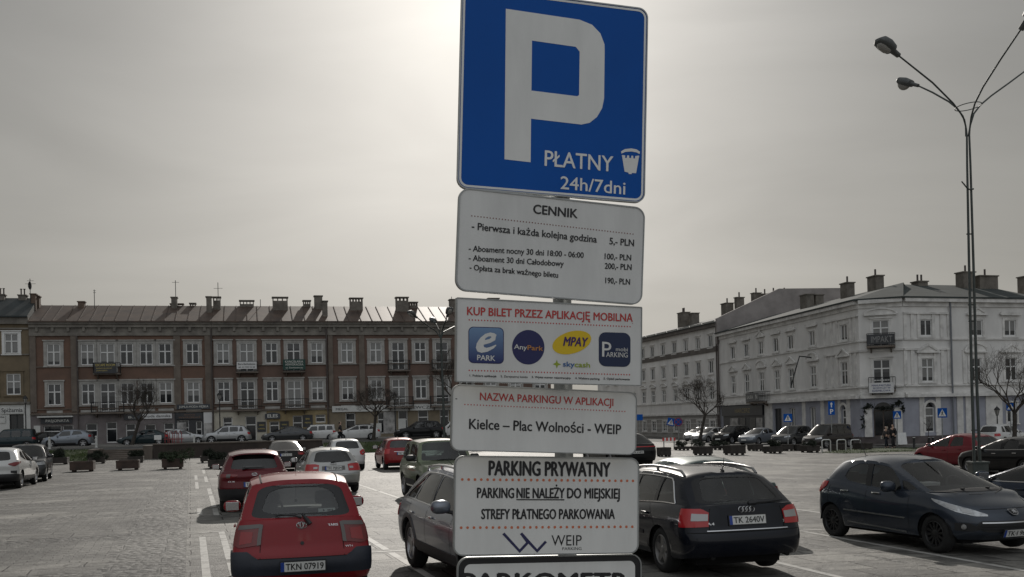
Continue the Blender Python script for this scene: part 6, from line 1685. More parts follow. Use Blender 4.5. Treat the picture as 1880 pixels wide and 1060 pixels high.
# ---------------- silver-grey estate, mostly behind the sign
P_SGREY = paint('silver_grey_paint', (.19, .205, .24), metal=.6, rough=.28)
h = (.342, -.94)
c = Car('estate_car', 'silver grey estate with roof rails and five-spoke wheel, its front hidden behind the sign plates', 'car', CARG, place(754, 15.0, (1.02, -.86), h), h,
    L=4.75, W=1.87, H=1.50, sill=.30, wb=2.86, ro=1.02, r=.355, Lc=.42, n=2.6, Lcf=.75, nf=2.0, colour=P_SGREY, side_glass=G_DARK, rear_glass=G_DARK,
    rear=[(.3, .08), (.45, 0), (.7, .03), (1.0, .12)], top=[(0, .98), (.8, 1.0), (2.6, .95), (3.4, .93), (4.2, .8), (4.75, .68)],
    xA=(3.5, 2.6), xR=(.26, .82), wr=.67, roofz=(.955, 1.0, .96), wins=([(.62, .07), (1.10, .055), (1.27, .88), (1.02, .84)], [(1.15, .055), (1.98, .045), (1.93, .89), (1.32, .88)], (2.08, 3.1, .0)), vlo=.045, vhi=.89, spokes=5, rim=M_RIM)
c.trim('belt_trim', M_CHROME, .025, rad=.013)
for sd in (1, -1):
    mb = MB(); mb.tube([c.G(.03 + .94 * t, .03 + .90 * math.sin(math.pi * min(1, t * 3.2) / 2), sd, .008) if t < .32 else c.G(.03 + .94 * t, .93, sd, .008) for t in [i / 30 for i in range(31)]], .012, 5); mb.build('window_trim', M_CHROME, c.root)
c.rails(M_CHROME, .02, .95); c.mirrors(3.02, 1.03, P_SGREY, 1.15); c.doors((2.02, 3.2), handles=(1.25, 2.28), hz=.83, hmat=M_CHROME); c.pillar(1.99, 2.09, lean=.04)
c.seam(lambda z: 1.0 + .16 * (z - .6), .70, .97, -1).build('door_gap', M_SEAM, c.root)
c.patch('tail_light', M_LRED, [(.55, .72), (1.0, .72)], [(.55, .88), (1.0, .9)], 'rear', .012)
c.patch('headlight', M_HEAD, [(.42, .60), (.95, .64)], [(.42, .68), (.95, .74)], 'front', .01); c.band('grille', M_PLAST, .42, .38, .64, 'front', .008); c.band('lower_grille', M_PLAST, .7, .30, .36, 'front', .008); c.plate(.44, 'TK 5N402', 'front', off=.02); c.front_wipers()
c.patch('sill_cladding', M_PLAST, [(1.45, .32), (3.45, .32)], [(1.45, .46), (3.45, .44)], 'rear', .014, flank=True)
for xc in c.xw:
    for sd in (1, -1):
        Ra = c.r * c.arch; mb = MB(); rows = []
        for k in range(19):
            t = math.pi * k / 18
            rows.append([c.S(c.arcx(xc + rr_ * math.cos(t)) * sd, c.r + rr_ * math.sin(t), o_) for rr_, o_ in ((Ra - .004, .0), (Ra - .002, .014), (Ra + .055, .014), (Ra + .06, .0))])
        mb.grid(rows); mb.build('wheel_arch_trim', M('dark_grey_cladding', (.06, .06, .062), rough=.5), c.root, smooth=True)

# ---------------- dark blue-black estate, right of the sign
P_NBLK = paint('blue_black_paint', (.005, .007, .013), rough=.25, metal=.1, coat=.55)
h = hd(15)
c = Car('estate_car', 'blue-black estate with silver roof rails seen from behind, right of the sign plates', 'car', CARG, place(1375, 13.35, (0, 0), h), h,
    L=4.54, W=1.766, H=1.43, sill=.24, wb=2.65, ro=.98, r=.318, Lc=.34, n=3.2, Lcf=.55, colour=P_NBLK, side_glass=G_CLEAR, rear_glass=glass('smoky_green_glass', (.58, .65, .62)), front_glass=G_BRIGHT,
    rear=[(.24, .12), (.36, .02), (.5, -.01), (.6, .01), (.66, .05), (.95, .10)], top=[(0, .965), (.8, .965), (2.4, .90), (3.3, .90), (4.1, .78), (4.54, .66)],
    xA=(3.45, 2.6), xR=(.15, .72), wr=.70, roofz=(.955, 1.0, .965), crown=.07, bowR=.10, bowR1=.10, rwin=(.055, .9, .07, .92), taper=(.045, .05),
    wins=([(.62, .07), (1.22, .055), (1.20, .86), (.95, .84)], [(1.31, .055), (2.06, .045), (2.02, .87), (1.29, .86)], (2.16, 3.1, .0)), vlo=.045, vhi=.87, spokes=5, rim=M('dull_alloy_rim', (.20, .195, .19), rough=.45, metal=.6),
    prof=[(0, .94), (.10, .975), (.28, .99), (.5, 1.0), (.68, .997), (.80, .98), (.92, .95), (1, .90)])
for sd in (1, -1):
    o = c.patch('tail_light', M_LRED, [(.55, .70), (.98, .69)], [(.55, .88), (.66, .93), (.98, .925)], 'rear', .014, sides=(sd,))[0]
    c.patch('reverse_lamp', M_LCLEAR, [(.56, .775), (.78, .775)], [(.56, .86), (.78, .87)], 'rear', .02, sides=(sd,), parent=o)
c.plate(.77, 'TK 2640V', off=.012); c.rings(0, .905, .036, 4, .052); c.flat_text('A4', .52, .735, .10, .035, bold=.01); c.flat_text('2.5', -.56, .735, .07, .03, bold=.01)
c.band('boot_trim', M_CHROME, .58, .633, .645, 'rear', .016)
mb = MB(); mb.grid([[c.S(a, .618, .003), c.S(a, .628, .003)] for a in [-.84 + .08 * i for i in range(22)]]); mb.build('bumper_gap', M_SEAM, c.root)
for sd in (1, -1):
    mb = MB(); mb.grid([[c.S(sd * (.545 - .012 * k), z, .003) for k in (0, .7)] for z in (.64, .7, .78, .86, .93)]); mb.build('tailgate_gap', M_SEAM, c.root)
mb = MB(); mb.tube([c.Rw(-.12, .05, .03), c.Rw(-.4, .06, .035), c.Rw(-.8, .10, .03)], [.03, .02, .01], 6); mb.tube([c.Rw(-.06, .04, .02), c.Rw(-.2, .05, .045)], .03, 8); mb.build('wiper', M_PLAST, c.root)
outer = c.rnd([(-.91, .045), (.91, .045), (.88, .945), (-.88, .945)], .1); inner = c.rnd([(-.76, .15), (.76, .15), (.70, .84), (-.70, .84)], .14, 5)
mb = MB(); c.panel(mb, outer, [inner], lambda a, v: c.Rw(a, v, -.001)); mb.build('window_border', M_TRIMB, c.root)
c.rails(M('satin_rail', (.30, .30, .30), rough=.4, metal=.7), .05, .96); c.antenna(.06, 0, .19, -.06); c.mirrors(3.05, 1.0); c.doors((2.1, 3.2), handles=(1.45, 2.35), hz=.80); c.pillar(2.04, 2.18); c.pillar(1.215, 1.315)
c.seam(lambda z: 1.35 - .95 * (.9 - z) if z > .55 else 1.02, .58, .93, 1).build('door_gap', M_SEAM, c.root)
for sd in (1, -1):
    h_ = c.wpolys[0] ; pl = [(.62, .05), (2.9, .035)]
    mb = MB(); mb.tube([c.G(c.Gx(.60 + 2.3 * i / 14, .035), .035, sd, .008) for i in range(15)], .011, 5); mb.tube([c.G(c.Gx(.60, .035), .035, sd, .008), c.G(c.Gx(.66, .2), .2, sd, .008), c.G(c.Gx(.90, .80), .80, sd, .008), c.G(c.Gx(.97, .885), .885, sd, .008)] + [c.G(c.Gx(1.0 + 1.5 * i / 8, .895), .895, sd, .008) for i in range(9)], .010, 5); mb.build('window_trim', M_CHROME, c.root)
c.patch('side_strip', M_PLAST, [(1.5, .5), (3.1, .5)], [(1.5, .55), (3.1, .55)], 'rear', .012, flank=True)
for a in (.5, -.62):
    mb = MB(); p = c.S(a, .30, 0); mb.tube([p + Vector((.12, 0, 0)), p + Vector((-.0, 0, -.01))], .032, 12); mb.build('exhaust', M_UNDER, c.root)

# ---------------- old green saloon behind it
P_TEAL = paint('faded_teal_paint', (.07, .105, .10), rough=.4, metal=.3)
h = hd(15)
c = Car('saloon', 'old teal green saloon half hidden behind the blue-black estate', 'car', CARG, place(1364, 17.7, (0, 0), h), h,
    L=4.39, W=1.69, H=1.40, sill=.24, wb=2.54, ro=.95, r=.30, Lc=.3, n=4, colour=P_TEAL, rear_glass=G_BRIGHT, side_glass=G_HALF, front_glass=G_BRIGHT,
    rear=[(.24, .06), (.4, 0), (.7, .03), (.95, .05)], top=[(0, .96), (.6, .97), (1.2, .93), (2.6, .89), (3.3, .88), (4.0, .76), (4.39, .68)],
    xA=(3.25, 2.45), xR=(.62, 1.25), wr=.68, roofz=(.96, 1.0, .97), bowR=.14, rwin=(.06, .9, .07, .93), wins=([(.95, .08), (1.2, .06), (1.35, .86), (1.28, .84)], (1.26, 1.95, .02), (2.03, 2.9, .0)))
c.patch('tail_light', M_LRED2, [(.28, .70), (.95, .70)], [(.28, .90), (.95, .90)], 'rear', .012); c.trim('belt_trim', M_CHROME); c.mirrors(2.95, .98); c.doors((1.99, 3.0), handles=(1.2, 2.2)); c.plate(.52, 'TKI 7C20')
# ---------------- black SUV just right of the sign
h = hd(15)
c = Car('suv', 'black SUV with sloping roof and thin red light bar, right edge of the sign plates', 'car', CARG, place(1173, 44, (0, 0), h), h,
    L=4.98, W=1.99, H=1.60, sill=.3, wb=2.99, ro=.95, r=.38, Lc=.4, n=3.2, colour=P_BLK, rear_glass=G_DARK, side_glass=G_DARK,
    rear=[(.3, .1), (.5, 0), (.8, .0), (1.02, .06)], top=[(0, 1.06), (.7, 1.08), (2.8, 1.0), (3.5, .99), (4.5, .88), (4.98, .75)],
    xA=(3.6, 2.75), xR=(.2, .95), wr=.66, roofz=(.94, 1.0, .965), rwin=(.08, .9, .1, .86), wins=((1.1, 2.05, .15), (2.15, 3.2, .0)))
c.patch('tail_light', M_LRED, [(.0, .93), (.85, .93), (1.2, .90)], [(.0, .965), (.85, .97), (1.2, 1.0)], 'rear', .014); c.plate(.72, 'TK 6148W'); c.mirrors(3.2, 1.08); c.antenna(.1, 0, .1, fin=True)

# ---------------- grey-blue hatchback facing right, right foreground
P_GBLU = paint('grey_blue_paint', (.040, .050, .068), metal=.45, rough=.26)
h = (.335, -.942)
c = Car('hatchback', 'dark grey-blue five-door hatchback with a lion badge facing the camera at right', 'car', CARG, place(1530, 18.35, (.72, -.80), h), h,
    L=4.04, W=1.75, H=1.475, sill=.24, wb=2.54, ro=.68, r=.305, Lc=.46, n=2.2, Lcf=.78, nf=2.0, colour=P_GBLU, side_glass=glass('side_glass_green', (.50, .56, .54)), rear_glass=G_HALF, front_glass=G_BRIGHT, rim=M_RIMD, spokes=12,
    rear=[(.24, .10), (.42, 0), (.65, .02), (.85, .06), (1.03, .2)], front=[(.24, .14), (.34, .02), (.5, 0), (.62, .04), (.74, .18), (.82, .4)],
    top=[(0, 1.03), (.6, 1.04), (1.4, .98), (2.3, .92), (2.9, .935), (3.3, .91), (3.75, .82), (4.04, .70)],
    xA=(3.05, 2.02), xR=(.22, .66), wr=.67, roofz=(.945, 1.0, .955), crown=.085, bowA=.42, bowA1=.16, crownh=.055, fwin=(.045, .95, .05, .95),
    wins=([(.98, .26), (1.12, .09), (1.60, .05), (1.48, .88), (1.22, .86), (1.02, .66)], [(1.71, .05), (2.46, .05), (2.34, .40), (2.09, .80), (1.95, .88), (1.59, .89)], [(2.51, .06), (2.84, .08), (2.56, .36), (2.41, .40)]), vlo=.05, vhi=.88,
    prof=[(0, .93), (.10, .965), (.28, .985), (.5, 1.0), (.66, 1.0), (.78, .985), (.92, .95), (1, .905)])
c.patch('tail_light', M_LRED, [(.62, .80), (.95, .80), (1.12, .92)], [(.62, .98), (.95, 1.0), (1.12, 1.0)], 'rear', .014)
def lamp(nm, mt, lo, hi, off, sd, par=None, nz=5): return c.patch(nm, mt, lo, hi, 'front', off, nz, sides=(sd,), parent=par)[0]
for sd in (1, -1):
    o = lamp('headlight', M_HEAD, [(.44, .605), (.62, .605), (.86, .66), (1.06, .74), (1.28, .845)], [(.44, .63), (.62, .70), (.86, .765), (1.06, .825), (1.28, .855)], .010, sd)
    lamp('headlight_lens', M_LCLEAR, [(.66, .635), (.78, .66)], [(.66, .685), (.78, .725)], .016, sd, o); lamp('headlight_lens', M_LCLEAR, [(.84, .68), (1.0, .735)], [(.84, .74), (1.0, .79)], .016, sd, o)
    o = lamp('fog_lamp_recess', M_PLAST, [(.58, .40), (.70, .375), (.93, .39)], [(.58, .43), (.70, .50), (.93, .505)], .008, sd)
    p, u, v, n = c.frame_at(sd * .80, .445, 'front', .012); mb = MB(); mb.lathe([(.001, .02), (.035, .014), (.042, .0)], 16, tr=lambda q: p + u * q.x + v * q.y + n * q.z); mb.build('fog_lamp', M_LCLEAR, o)
c.patch('grille', M_PLAST, [(-.62, .42), (-.45, .365), (.45, .365), (.62, .42)], [(-.62, .46), (-.56, .535), (.56, .535), (.62, .46)], 'front', .008, 6, sides=(1,))
for z in (.41, .455, .50): c.band('grille_bar', M_CHROME if z > .49 else M_PLAST, .54, z, z + .014, 'front', .022, nz=2)
c.plate(.352, 'TK·I 9601', 'front', off=.03)
c.shape([(-.085, .06), (.085, .06), (.075, -.02), (.035, -.065), (-.035, -.065), (-.075, -.02)], 0, .645, 'badge', M_CHROME, off=.016)
c.shape([(-.07, .046), (.07, .046), (.06, -.018), (.028, -.052), (-.028, -.052), (-.06, -.018)], 0, .645, 'badge_field', M_TRIMB, off=.022)
c.shape([(-.04, .004), (-.028, .03), (-.006, .028), (.006, .04), (.022, .036), (.018, .022), (.05, .024), (.046, .012), (.02, .006), (.026, -.008), (.05, -.012), (.048, -.024), (.018, -.02), (.014, -.04), (0, -.044), (.002, -.028), (-.01, -.018), (-.03, -.04), (-.042, -.034), (-.022, -.012), (-.036, -.004)], 0, .645, 'emblem', M_CHROME, off=.027)
c.mirrors(2.30, 1.0, P_GBLU, 1.2); c.doors((1.66, 2.70), handles=(1.12, 1.92), hz=.86, hmat=M_CHROME); c.pillar(1.59, 1.72, lean=.12); c.front_wipers(); c.antenna(.04, 0, .38, -.22)
for sd in (1, -1): c.seam(lambda z: .62 + (.9 - z) * .0 + max(0, .62 - z) * 1.6, .46, .95, sd).build('door_gap', M_SEAM, c.root)
c.patch('side_strip', M_GALV, [(1.08, .525), (2.62, .50)], [(1.08, .545), (2.62, .52)], 'rear', .014, nz=2, flank=True)
c.patch('sill_strip', M_GALV, [(1.15, .33), (2.62, .27)], [(1.15, .345), (2.62, .295)], 'rear', .008, nz=2, flank=True)
mb = MB(); mb.rbox(2.45, 2.7, -.55, -.2, 1.0, 1.06, .01); mb.build('papers', M_PLATE, c.root)
mb = MB()
for a in (-.25, .25):
    p = c.pt(3.22, a, c.ztop(3.22)); mb.rbox(3.2, 3.26, a - .02, a + .02, c.ztop(3.22) + .045, c.ztop(3.22) + .075, .008)
mb.build('washer_jet', M_PLAST, c.root)
mb = MB(); mb.grid([[c.S(a, .70 - .0 * a, .002, 'front'), c.S(a, .708, .002, 'front')] for a in [-.5 + .05 * i for i in range(21)]]); mb.build('bonnet_gap', M_SEAM, c.root)

# ---------------- cars at the right edge
h = hd(17)
P_NAVY = paint('navy_paint', (.012, .022, .042), metal=.35, rough=.25)
c = Car('coupe', 'navy blue low car with chrome belt trim, cut by the right picture edge', 'car', CARG, place(1812, 19.6, (3.05, .80), h), h,
    L=4.5, W=1.78, H=1.41, sill=.22, wb=2.6, ro=.95, r=.32, Lc=.4, colour=P_NAVY, side_glass=G_CLEAR, rear_glass=G_CLEAR,
    top=[(0, .96), (.7, .97), (2.4, .93), (3.3, .92), (4.0, .8), (4.5, .66)], xA=(3.35, 2.2), xR=(.6, 1.3), wr=.66, roofz=(.95, 1.0, .95), wins=((1.25, 1.85, .1), (1.95, 3.05, .0)))
c.mirrors(3.0, 1.02, P_NAVY, 1.25); c.trim('belt_trim', M_CHROME, .02); c.doors((1.9, 3.1), handles=(2.15,)); c.common(tl=([(.5, .75), (.95, .75)], [(.5, .9), (.95, .9)]), hl=([(.5, .62), (.85, .62)], [(.5, .74), (.85, .76)])); c.plate(.6, 'TK 55XL')
c = Car('saloon', 'black saloon facing left behind the street lamp foot, second from the right edge', 'car', CARG, place(1766, 40.2, (4.45, .6), h), h,
    L=4.7, W=1.8, H=1.43, sill=.22, wb=2.75, ro=1.0, r=.32, Lc=.4, colour=P_BLK, side_glass=G_MID, rear_glass=G_MID,
    top=[(0, .98), (.7, .99), (2.4, .94), (3.4, .93), (4.2, .82), (4.7, .68)], xA=(3.45, 2.5), xR=(.4, 1.3), wr=.67, roofz=(.95, 1.0, .955), wins=((1.3, 2.05, .12), (2.15, 3.1, .0)))
c.mirrors(3.1, 1.02); c.trim('belt_trim', M_CHROME, .02); c.doors((2.1, 3.2), handles=(1.4, 2.4), hmat=M_CHROME); c.common(tl=([(.5, .8), (.95, .8)], [(.5, .93), (.95, .93)]), hl=([(.5, .62), (.9, .62)], [(.5, .74), (.9, .78)]))
P_WINE = paint('wine_red_paint', (.17, .008, .016), rough=.3, metal=.25)
c = Car('estate_car', 'wine red estate with large glass tailgate, partly behind the street lamp foot', 'car', CARG, place(1684, 44.8, (4.2, .5), h), h,
    L=4.42, W=1.76, H=1.50, sill=.24, wb=2.7, ro=.85, r=.32, Lc=.42, n=2.4, Lcf=.7, nf=2.0, colour=P_WINE, side_glass=G_MID, rear_glass=G_MID,
    top=[(0, 1.0), (.7, 1.0), (2.3, .93), (3.2, .94), (4.0, .78), (4.42, .62)], xA=(3.35, 2.1), xR=(.16, .75), wr=.68, roofz=(.93, 1.0, .955), rwin=(.07, .9, .06, .93), wins=((1.0, 1.75, .12), (1.83, 2.95, .0)))
c.mirrors(2.85, 1.02); c.doors((1.79, 3.0), handles=(1.15, 2.05)); c.common(tl=([(.5, .75), (1.0, .75)], [(.5, .95), (1.0, .98)]), hl=([(.5, .62), (1.0, .66)], [(.5, .72), (1.0, .80)])); c.plate(.7, 'TKI 3081')

# ---------------- cars at the left edge
h = (-.243, .97)
P_PEARL = paint('pearl_white_paint', (.56, .56, .55), rough=.3)
c = Car('crossover', 'white sharp-edged crossover seen from behind at the left picture edge', 'car', CARG, place(37, 39.2, (.82, -.78), h), h,
    L=4.36, W=1.795, H=1.565, sill=.3, wb=2.64, ro=.80, r=.345, Lc=.46, n=2.3, colour=P_PEARL, side_glass=G_DARK, rear_glass=G_DARK, spokes=5,
    rear=[(.3, .12), (.45, 0), (.7, .05), (.9, .02), (1.04, .22)], top=[(0, 1.04), (.7, 1.12), (1.4, 1.06), (2.6, .97), (3.2, .97), (3.9, .86), (4.36, .72)],
    xA=(3.2, 2.3), xR=(.3, .95), wr=.64, roofz=(.945, 1.0, .96), rwin=(.12, .9, .1, .86), wins=([(1.15, .25), (1.85, .05), (1.75, .84), (1.35, .72)], (1.92, 2.9, .0)))
c.patch('tail_light', M_LRED2, [(.55, .93), (.75, .86), (1.25, 1.0)], [(.55, .95), (.75, 1.0), (1.25, 1.03)], 'rear', .02); c.patch('bumper', M_PLAST, [(-1.4, .3), (1.4, .3)], [(-1.4, .52), (-.8, .58), (.8, .58), (1.4, .52)], 'rear', .014, sides=(1,)); c.patch('bumper_vent', M_PLAST, [(.62, .62), (.86, .58)], [(.62, .70), (.86, .70)], 'rear', .01)
c.patch('sill_cladding', M_PLAST, [(1.25, .3), (3.05, .3)], [(1.25, .48), (3.05, .45)], 'rear', .012, flank=True); c.doors((1.88, 2.98), handles=(2.1,)); c.mirrors(2.8, 1.08, M_PLAST); c.flat_text('C-HR', .3, .88, .2, .05, mat=M_PLAST)
h = (.343, -.939)
P_DGREY = paint('dark_grey_paint', (.05, .052, .055), metal=.5, rough=.28)
c = Car('suv', 'dark grey SUV facing the camera, nose to nose with the white crossover', 'car', CARG, place(84, 44.2, (3.45, .80), h), h,
    L=4.3, W=1.82, H=1.62, sill=.3, wb=2.6, ro=.82, r=.35, Lc=.4, n=2.8, Lcf=.55, nf=2.4, colour=P_DGREY, side_glass=G_DARK, front_glass=G_DARK,
    top=[(0, 1.04), (.7, 1.05), (2.5, 1.0), (3.15, 1.0), (3.9, .92), (4.3, .78)], xA=(3.1, 2.3), xR=(.17, .5), wr=.69, roofz=(.955, 1.0, .965), wins=((.9, 1.7, .08), (1.8, 2.8, .0)))
c.patch('headlight', M_HEAD, [(.45, .72), (.95, .74)], [(.45, .82), (.95, .88)], 'front', .01); c.band('grille', M_PLAST, .6, .42, .70, 'front', .01); c.mirrors(2.75, 1.08, P_DGREY, 1.1); c.doors((1.75, 2.85), handles=(1.1, 2.0)); c.plate(.5, 'TK 90L2', 'front')

# ---------------- cars along the far streets: one shell each for the kinds, set side-on
def street_car(kind, label, px, d, heading, col, z, scale=1.0, dark=True, extra=None, cat='car'):
    K = dict(
        suv=dict(L=4.5, W=1.85, H=1.65, sill=.3, wb=2.67, ro=.9, r=.36, top=[(0, 1.04), (.8, 1.05), (2.6, 1.0), (3.3, 1.0), (4.1, .92), (4.5, .78)], xA=(3.3, 2.5), xR=(.2, .7), wr=.69, roofz=(.955, 1.0, .965), wins=((.75, 1.15, .12), (1.2, 1.95, .02), (2.03, 2.95, .0))),
        sloped=dict(L=4.37, W=1.9, H=1.62, sill=.3, wb=2.66, ro=.82, r=.375, top=[(0, 1.16), (.8, 1.16), (2.5, 1.0), (3.2, .99), (4.0, .92), (4.37, .8)], xA=(3.25, 2.45), xR=(.2, .75), wr=.68, roofz=(.92, 1.0, .985), wins=((.85, 1.75, .15), (1.83, 2.85, .0)), vhi=.82),
        hatch=dict(L=4.25, W=1.78, H=1.46, sill=.22, wb=2.6, ro=.78, r=.32, top=[(0, .98), (.8, .98), (2.4, .92), (3.2, .92), (3.9, .78), (4.25, .66)], xA=(3.2, 2.15), xR=(.2, .75), wr=.68, roofz=(.94, 1.0, .955), wins=((.85, 1.65, .1), (1.73, 2.85, .0))),
        saloon=dict(L=4.65, W=1.8, H=1.44, sill=.22, wb=2.7, ro=1.0, r=.32, top=[(0, .97), (.7, .98), (2.4, .92), (3.3, .92), (4.2, .8), (4.65, .68)], xA=(3.35, 2.4), xR=(.42, 1.4), wr=.67, roofz=(.95, 1.0, .955), wins=((1.3, 2.0, .12), (2.08, 3.0, .0))),
        boxy=dict(L=3.9, W=1.65, H=1.52, sill=.24, wb=2.4, ro=.7, r=.29, top=[(0, .98), (.8, .98), (2.4, .93), (3.0, .93), (3.5, .84), (3.9, .74)], xA=(3.0, 2.35), xR=(.12, .3), wr=.74, roofz=(.985, 1.0, .98), wins=((.42, 1.02, .06), (1.1, 1.75, .03), (1.83, 2.65, .0))),
        estate=dict(L=4.6, W=1.79, H=1.47, sill=.22, wb=2.7, ro=.95, r=.32, top=[(0, 1.0), (.8, 1.0), (2.5, .93), (3.3, .92), (4.2, .78), (4.6, .64)], xA=(3.4, 2.2), xR=(.2, .75), wr=.68, roofz=(.93, 1.0, .955), wins=((.7, 1.15, .14), (1.2, 1.95, .02), (2.03, 3.0, .0))),
        van=dict(L=4.6, W=1.83, H=1.80, sill=.26, wb=2.75, ro=.85, r=.33, top=[(0, 1.05), (.8, 1.05), (2.6, 1.0), (3.5, 1.0), (4.2, .88), (4.6, .74)], xA=(3.6, 2.75), xR=(.14, .4), wr=.75, roofz=(.965, 1.0, .97), wins=((.5, 1.25, .08), (1.33, 2.1, .02), (2.18, 3.2, .0))))[kind]
    K = dict(K); g = G_DARK if dark else G_MID
    K.update(extra or {})
    loc = place(px, d, (K['L'] / 2, 0), heading, z)
    c = Car({'suv': 'suv', 'sloped': 'suv', 'van': 'people_carrier', 'saloon': 'saloon', 'estate': 'estate_car'}.get(kind, 'hatchback'), label, cat, CARS, loc, heading, colour=col, side_glass=g, rear_glass=g, front_glass=g, **K)
    zt = K['top'][0][1]; zf = K['top'][-1][1]
    c.common(tl=([(.55, zt - .25), (.98, zt - .23)], [(.55, zt - .06), (.98, zt - .04)]), hl=([(.5, zf - .06), (1.0, zf - .0)], [(.5, zf + .04), (1.0, zf + .11)])); c.plate(.62, None, 'rear', blue=False); c.plate(.45, None, 'front', blue=False)
    w = c.wins; c.mirrors(K['xA'][0] - .38, None, None if kind != 'boxy' else M_PLAST); c.doors((K['wins'][-1][0] - .04, K['wins'][-1][1] + .05), handles=(K['wins'][-2][0] + .35, K['wins'][-1][0] + .2))
    if kind in ('suv', 'sloped', 'van'): c.patch('sill_cladding', M_PLAST, [(1.4, .3), (3.1, .3)], [(1.4, .44), (3.1, .44)], 'rear', .012, flank=True)
    return c
P_SILB = paint('silver_blue_paint', (.20, .22, .25), metal=.5, rough=.3); P_GRN = paint('dark_green_blue_paint', (.012, .025, .03), metal=.2, rough=.3); P_LSIL = paint('light_silver_paint', (.38, .385, .39), metal=.5, rough=.3)
P_BRN = paint('brown_black_paint', (.02, .016, .015), rough=.3)
LFT = (-.97, -.245); RGT = (.97, .245)
street_car('van', 'dark blue people carrier cut by the left picture edge, in front of the tan house', 22, 92, LFT, P_GRN, ZT)
street_car('hatch', 'small black car behind the silver-blue SUV in front of the lone left window', 74, 94, (-.6, -.8), P_BLK, ZT)
street_car('sloped', 'silver-blue SUV with sloping dark roof parked above the left grass bank', 126.5, 90.5, LFT, P_SILB, ZT)
street_car('hatch', 'dark green fastback parked on the terrace by the leaning bare tree', 266, 92, LFT, P_GRN, ZT, extra=dict(xR=(.2, 1.1), L=4.5, ro=.9, wb=2.7, wins=((1.2, 1.95, .15), (2.03, 3.0, .0)), xA=(3.35, 2.25)))
street_car('saloon', 'pale silver saloon facing right in front of the men\'s fashion shop', 338, 94, RGT, P_LSIL, ZT)
street_car('suv', 'light silver SUV parked left of the ELES shop', 418, 94, LFT, P_LSIL, ZT)
street_car('saloon', 'dark grey saloon parked below the ELES shop', 530, 93, LFT, P_DGREY, ZT)
street_car('boxy', 'small white boxy estate right of the dark grey saloon', 582, 95, LFT, P_WHT, ZT)
c = street_car('estate', 'white estate with black roof parked right of the small boxy estate', 655, 93, LFT, P_WHT, ZT, extra=dict(roofcol=P_BLK))
street_car('suv', 'black SUV on the terrace beneath the long pale shop sign', 772, 94, LFT, P_BLK, ZT, extra=dict(L=4.7, wb=2.8))
street_car('boxy', 'white car whose nose shows beside the street lamp left of the sign', 836, 95, LFT, P_WHT, ZT)
# right street, parked in front of the two right buildings
D1 = Vector((B1.x - B2.x, B1.y - B2.y)).normalized()
def rs(px, d): r = ray(px, 800); x = r.x / r.y * d; return gz(x, d)
AW = (D1.x * .9 - .35, -.75)
street_car('hatch', 'silver hatchback parked before the bare tree at the grey building, the farther of two', 1289, 104, (-.75, -.66), P_LSIL, rs(1289, 104))
street_car('hatch', 'silver hatchback parked before the bare tree at the grey building, the nearer of two', 1305, 98, (-.75, -.66), P_LSIL, rs(1305, 98) + .0)
street_car('suv', 'black SUV in the right street under the dark shop sign', 1347, 92, (-.72, -.69), P_BLK, rs(1347, 92))
street_car('saloon', 'dark silver saloon in the right street beside the shop door', 1396, 88, (-.72, -.69), P_SILB, rs(1396, 88))
street_car('suv', 'dark grey SUV in the right street behind the leftmost large crossing sign', 1458, 82, (-.72, -.69), P_DGREY, rs(1458, 82))
street_car('van', 'black people carrier in the right street under the blue one-way parking sign', 1522, 76, (-.80, -.6), P_BRN, rs(1522, 76))
street_car('suv', 'white SUV driving away on the right street beyond the street lamp', 1843, 73, (.80, .60), P_WHT, rs(1843, 73) + .1)
# ------------------------------------------------------------------ the raised street on the left: wall, steps, banks
M_ASPH = M('street_asphalt', (.075, .073, .07), rough=.85, var=.3, scale=.6, bump=.2, bscale=20)
M_PAVE = M('pavement_slabs', (.20, .19, .175), rough=.85, var=.25, scale=1.2)
M_GRASS = M('short_grass', (.045, .065, .018), rough=.95, dirt=(.02, .032, .010), scale=1.6, bump=.6, bscale=8)
M_WALLST = M('dark_retaining_stone', (.055, .042, .035), rough=.9, dirt=(.028, .022, .02), scale=1.2, bump=.4, bscale=5)
M_STEP = M('worn_step_stone', (.115, .095, .08), rough=.9, var=.35, scale=1.4)
TO = Vector((-19.8, 76.0)); TU = Vector((.9695, .2450)); TN = Vector((-.2450, .9695))
def tp(t, n, z): q = TO + TU * t + TN * n; return Vector((q.x, q.y, z))
def tpx(px):
    k = ray(px, 830); k = k.x / k.y; return (k * TO.y - TO.x) / (TU.x - k * TU.y)
t_a, t_b, t_c, t_d, t_e = tpx(168), tpx(262), tpx(281), tpx(592), tpx(1010)
tL = -75
mb = MB(); mb.grid([[tp(t, n, ZT if n < 60 else ZT - .4) for n in (3.0, 14, 45, 60)] for t in [tL + i * (t_e - tL) / 30 for i in range(31)]])
mb.grid([[tp(t_e, n, z) for n in (3, 60)] for z in (ZT, -.6)])
tag(mb.build('street_terrace', M_ASPH), kind='structure')
mb = MB(); mb.grid([[tp(t, n, ZT + z) for n, z in ((14.5, -.02), (14.5, .12), (40, .12))] for t in (tL, t_e)]); tag(mb.build('upper_pavement', M_PAVE), kind='structure')
def bank(t0, t1, name='grass_bank'):
    mb = MB(); n = 40
    mb.grid([[tp(t0 + (t1 - t0) * i / n, k, (0 if k < .1 else ZT * min(1, k / 2.6)) + .012 + random.uniform(-.03, .05) * (0 < k < 3)) for k in (0, .5, 1.0, 1.6, 2.2, 2.8, 3.3)] for i in range(n + 1)])
    o = mb.build(name, M_GRASS, smooth=True); tag(o, kind='structure'); return o
bank(tL, t_a - .3); bank(t_d + .2, t_e)
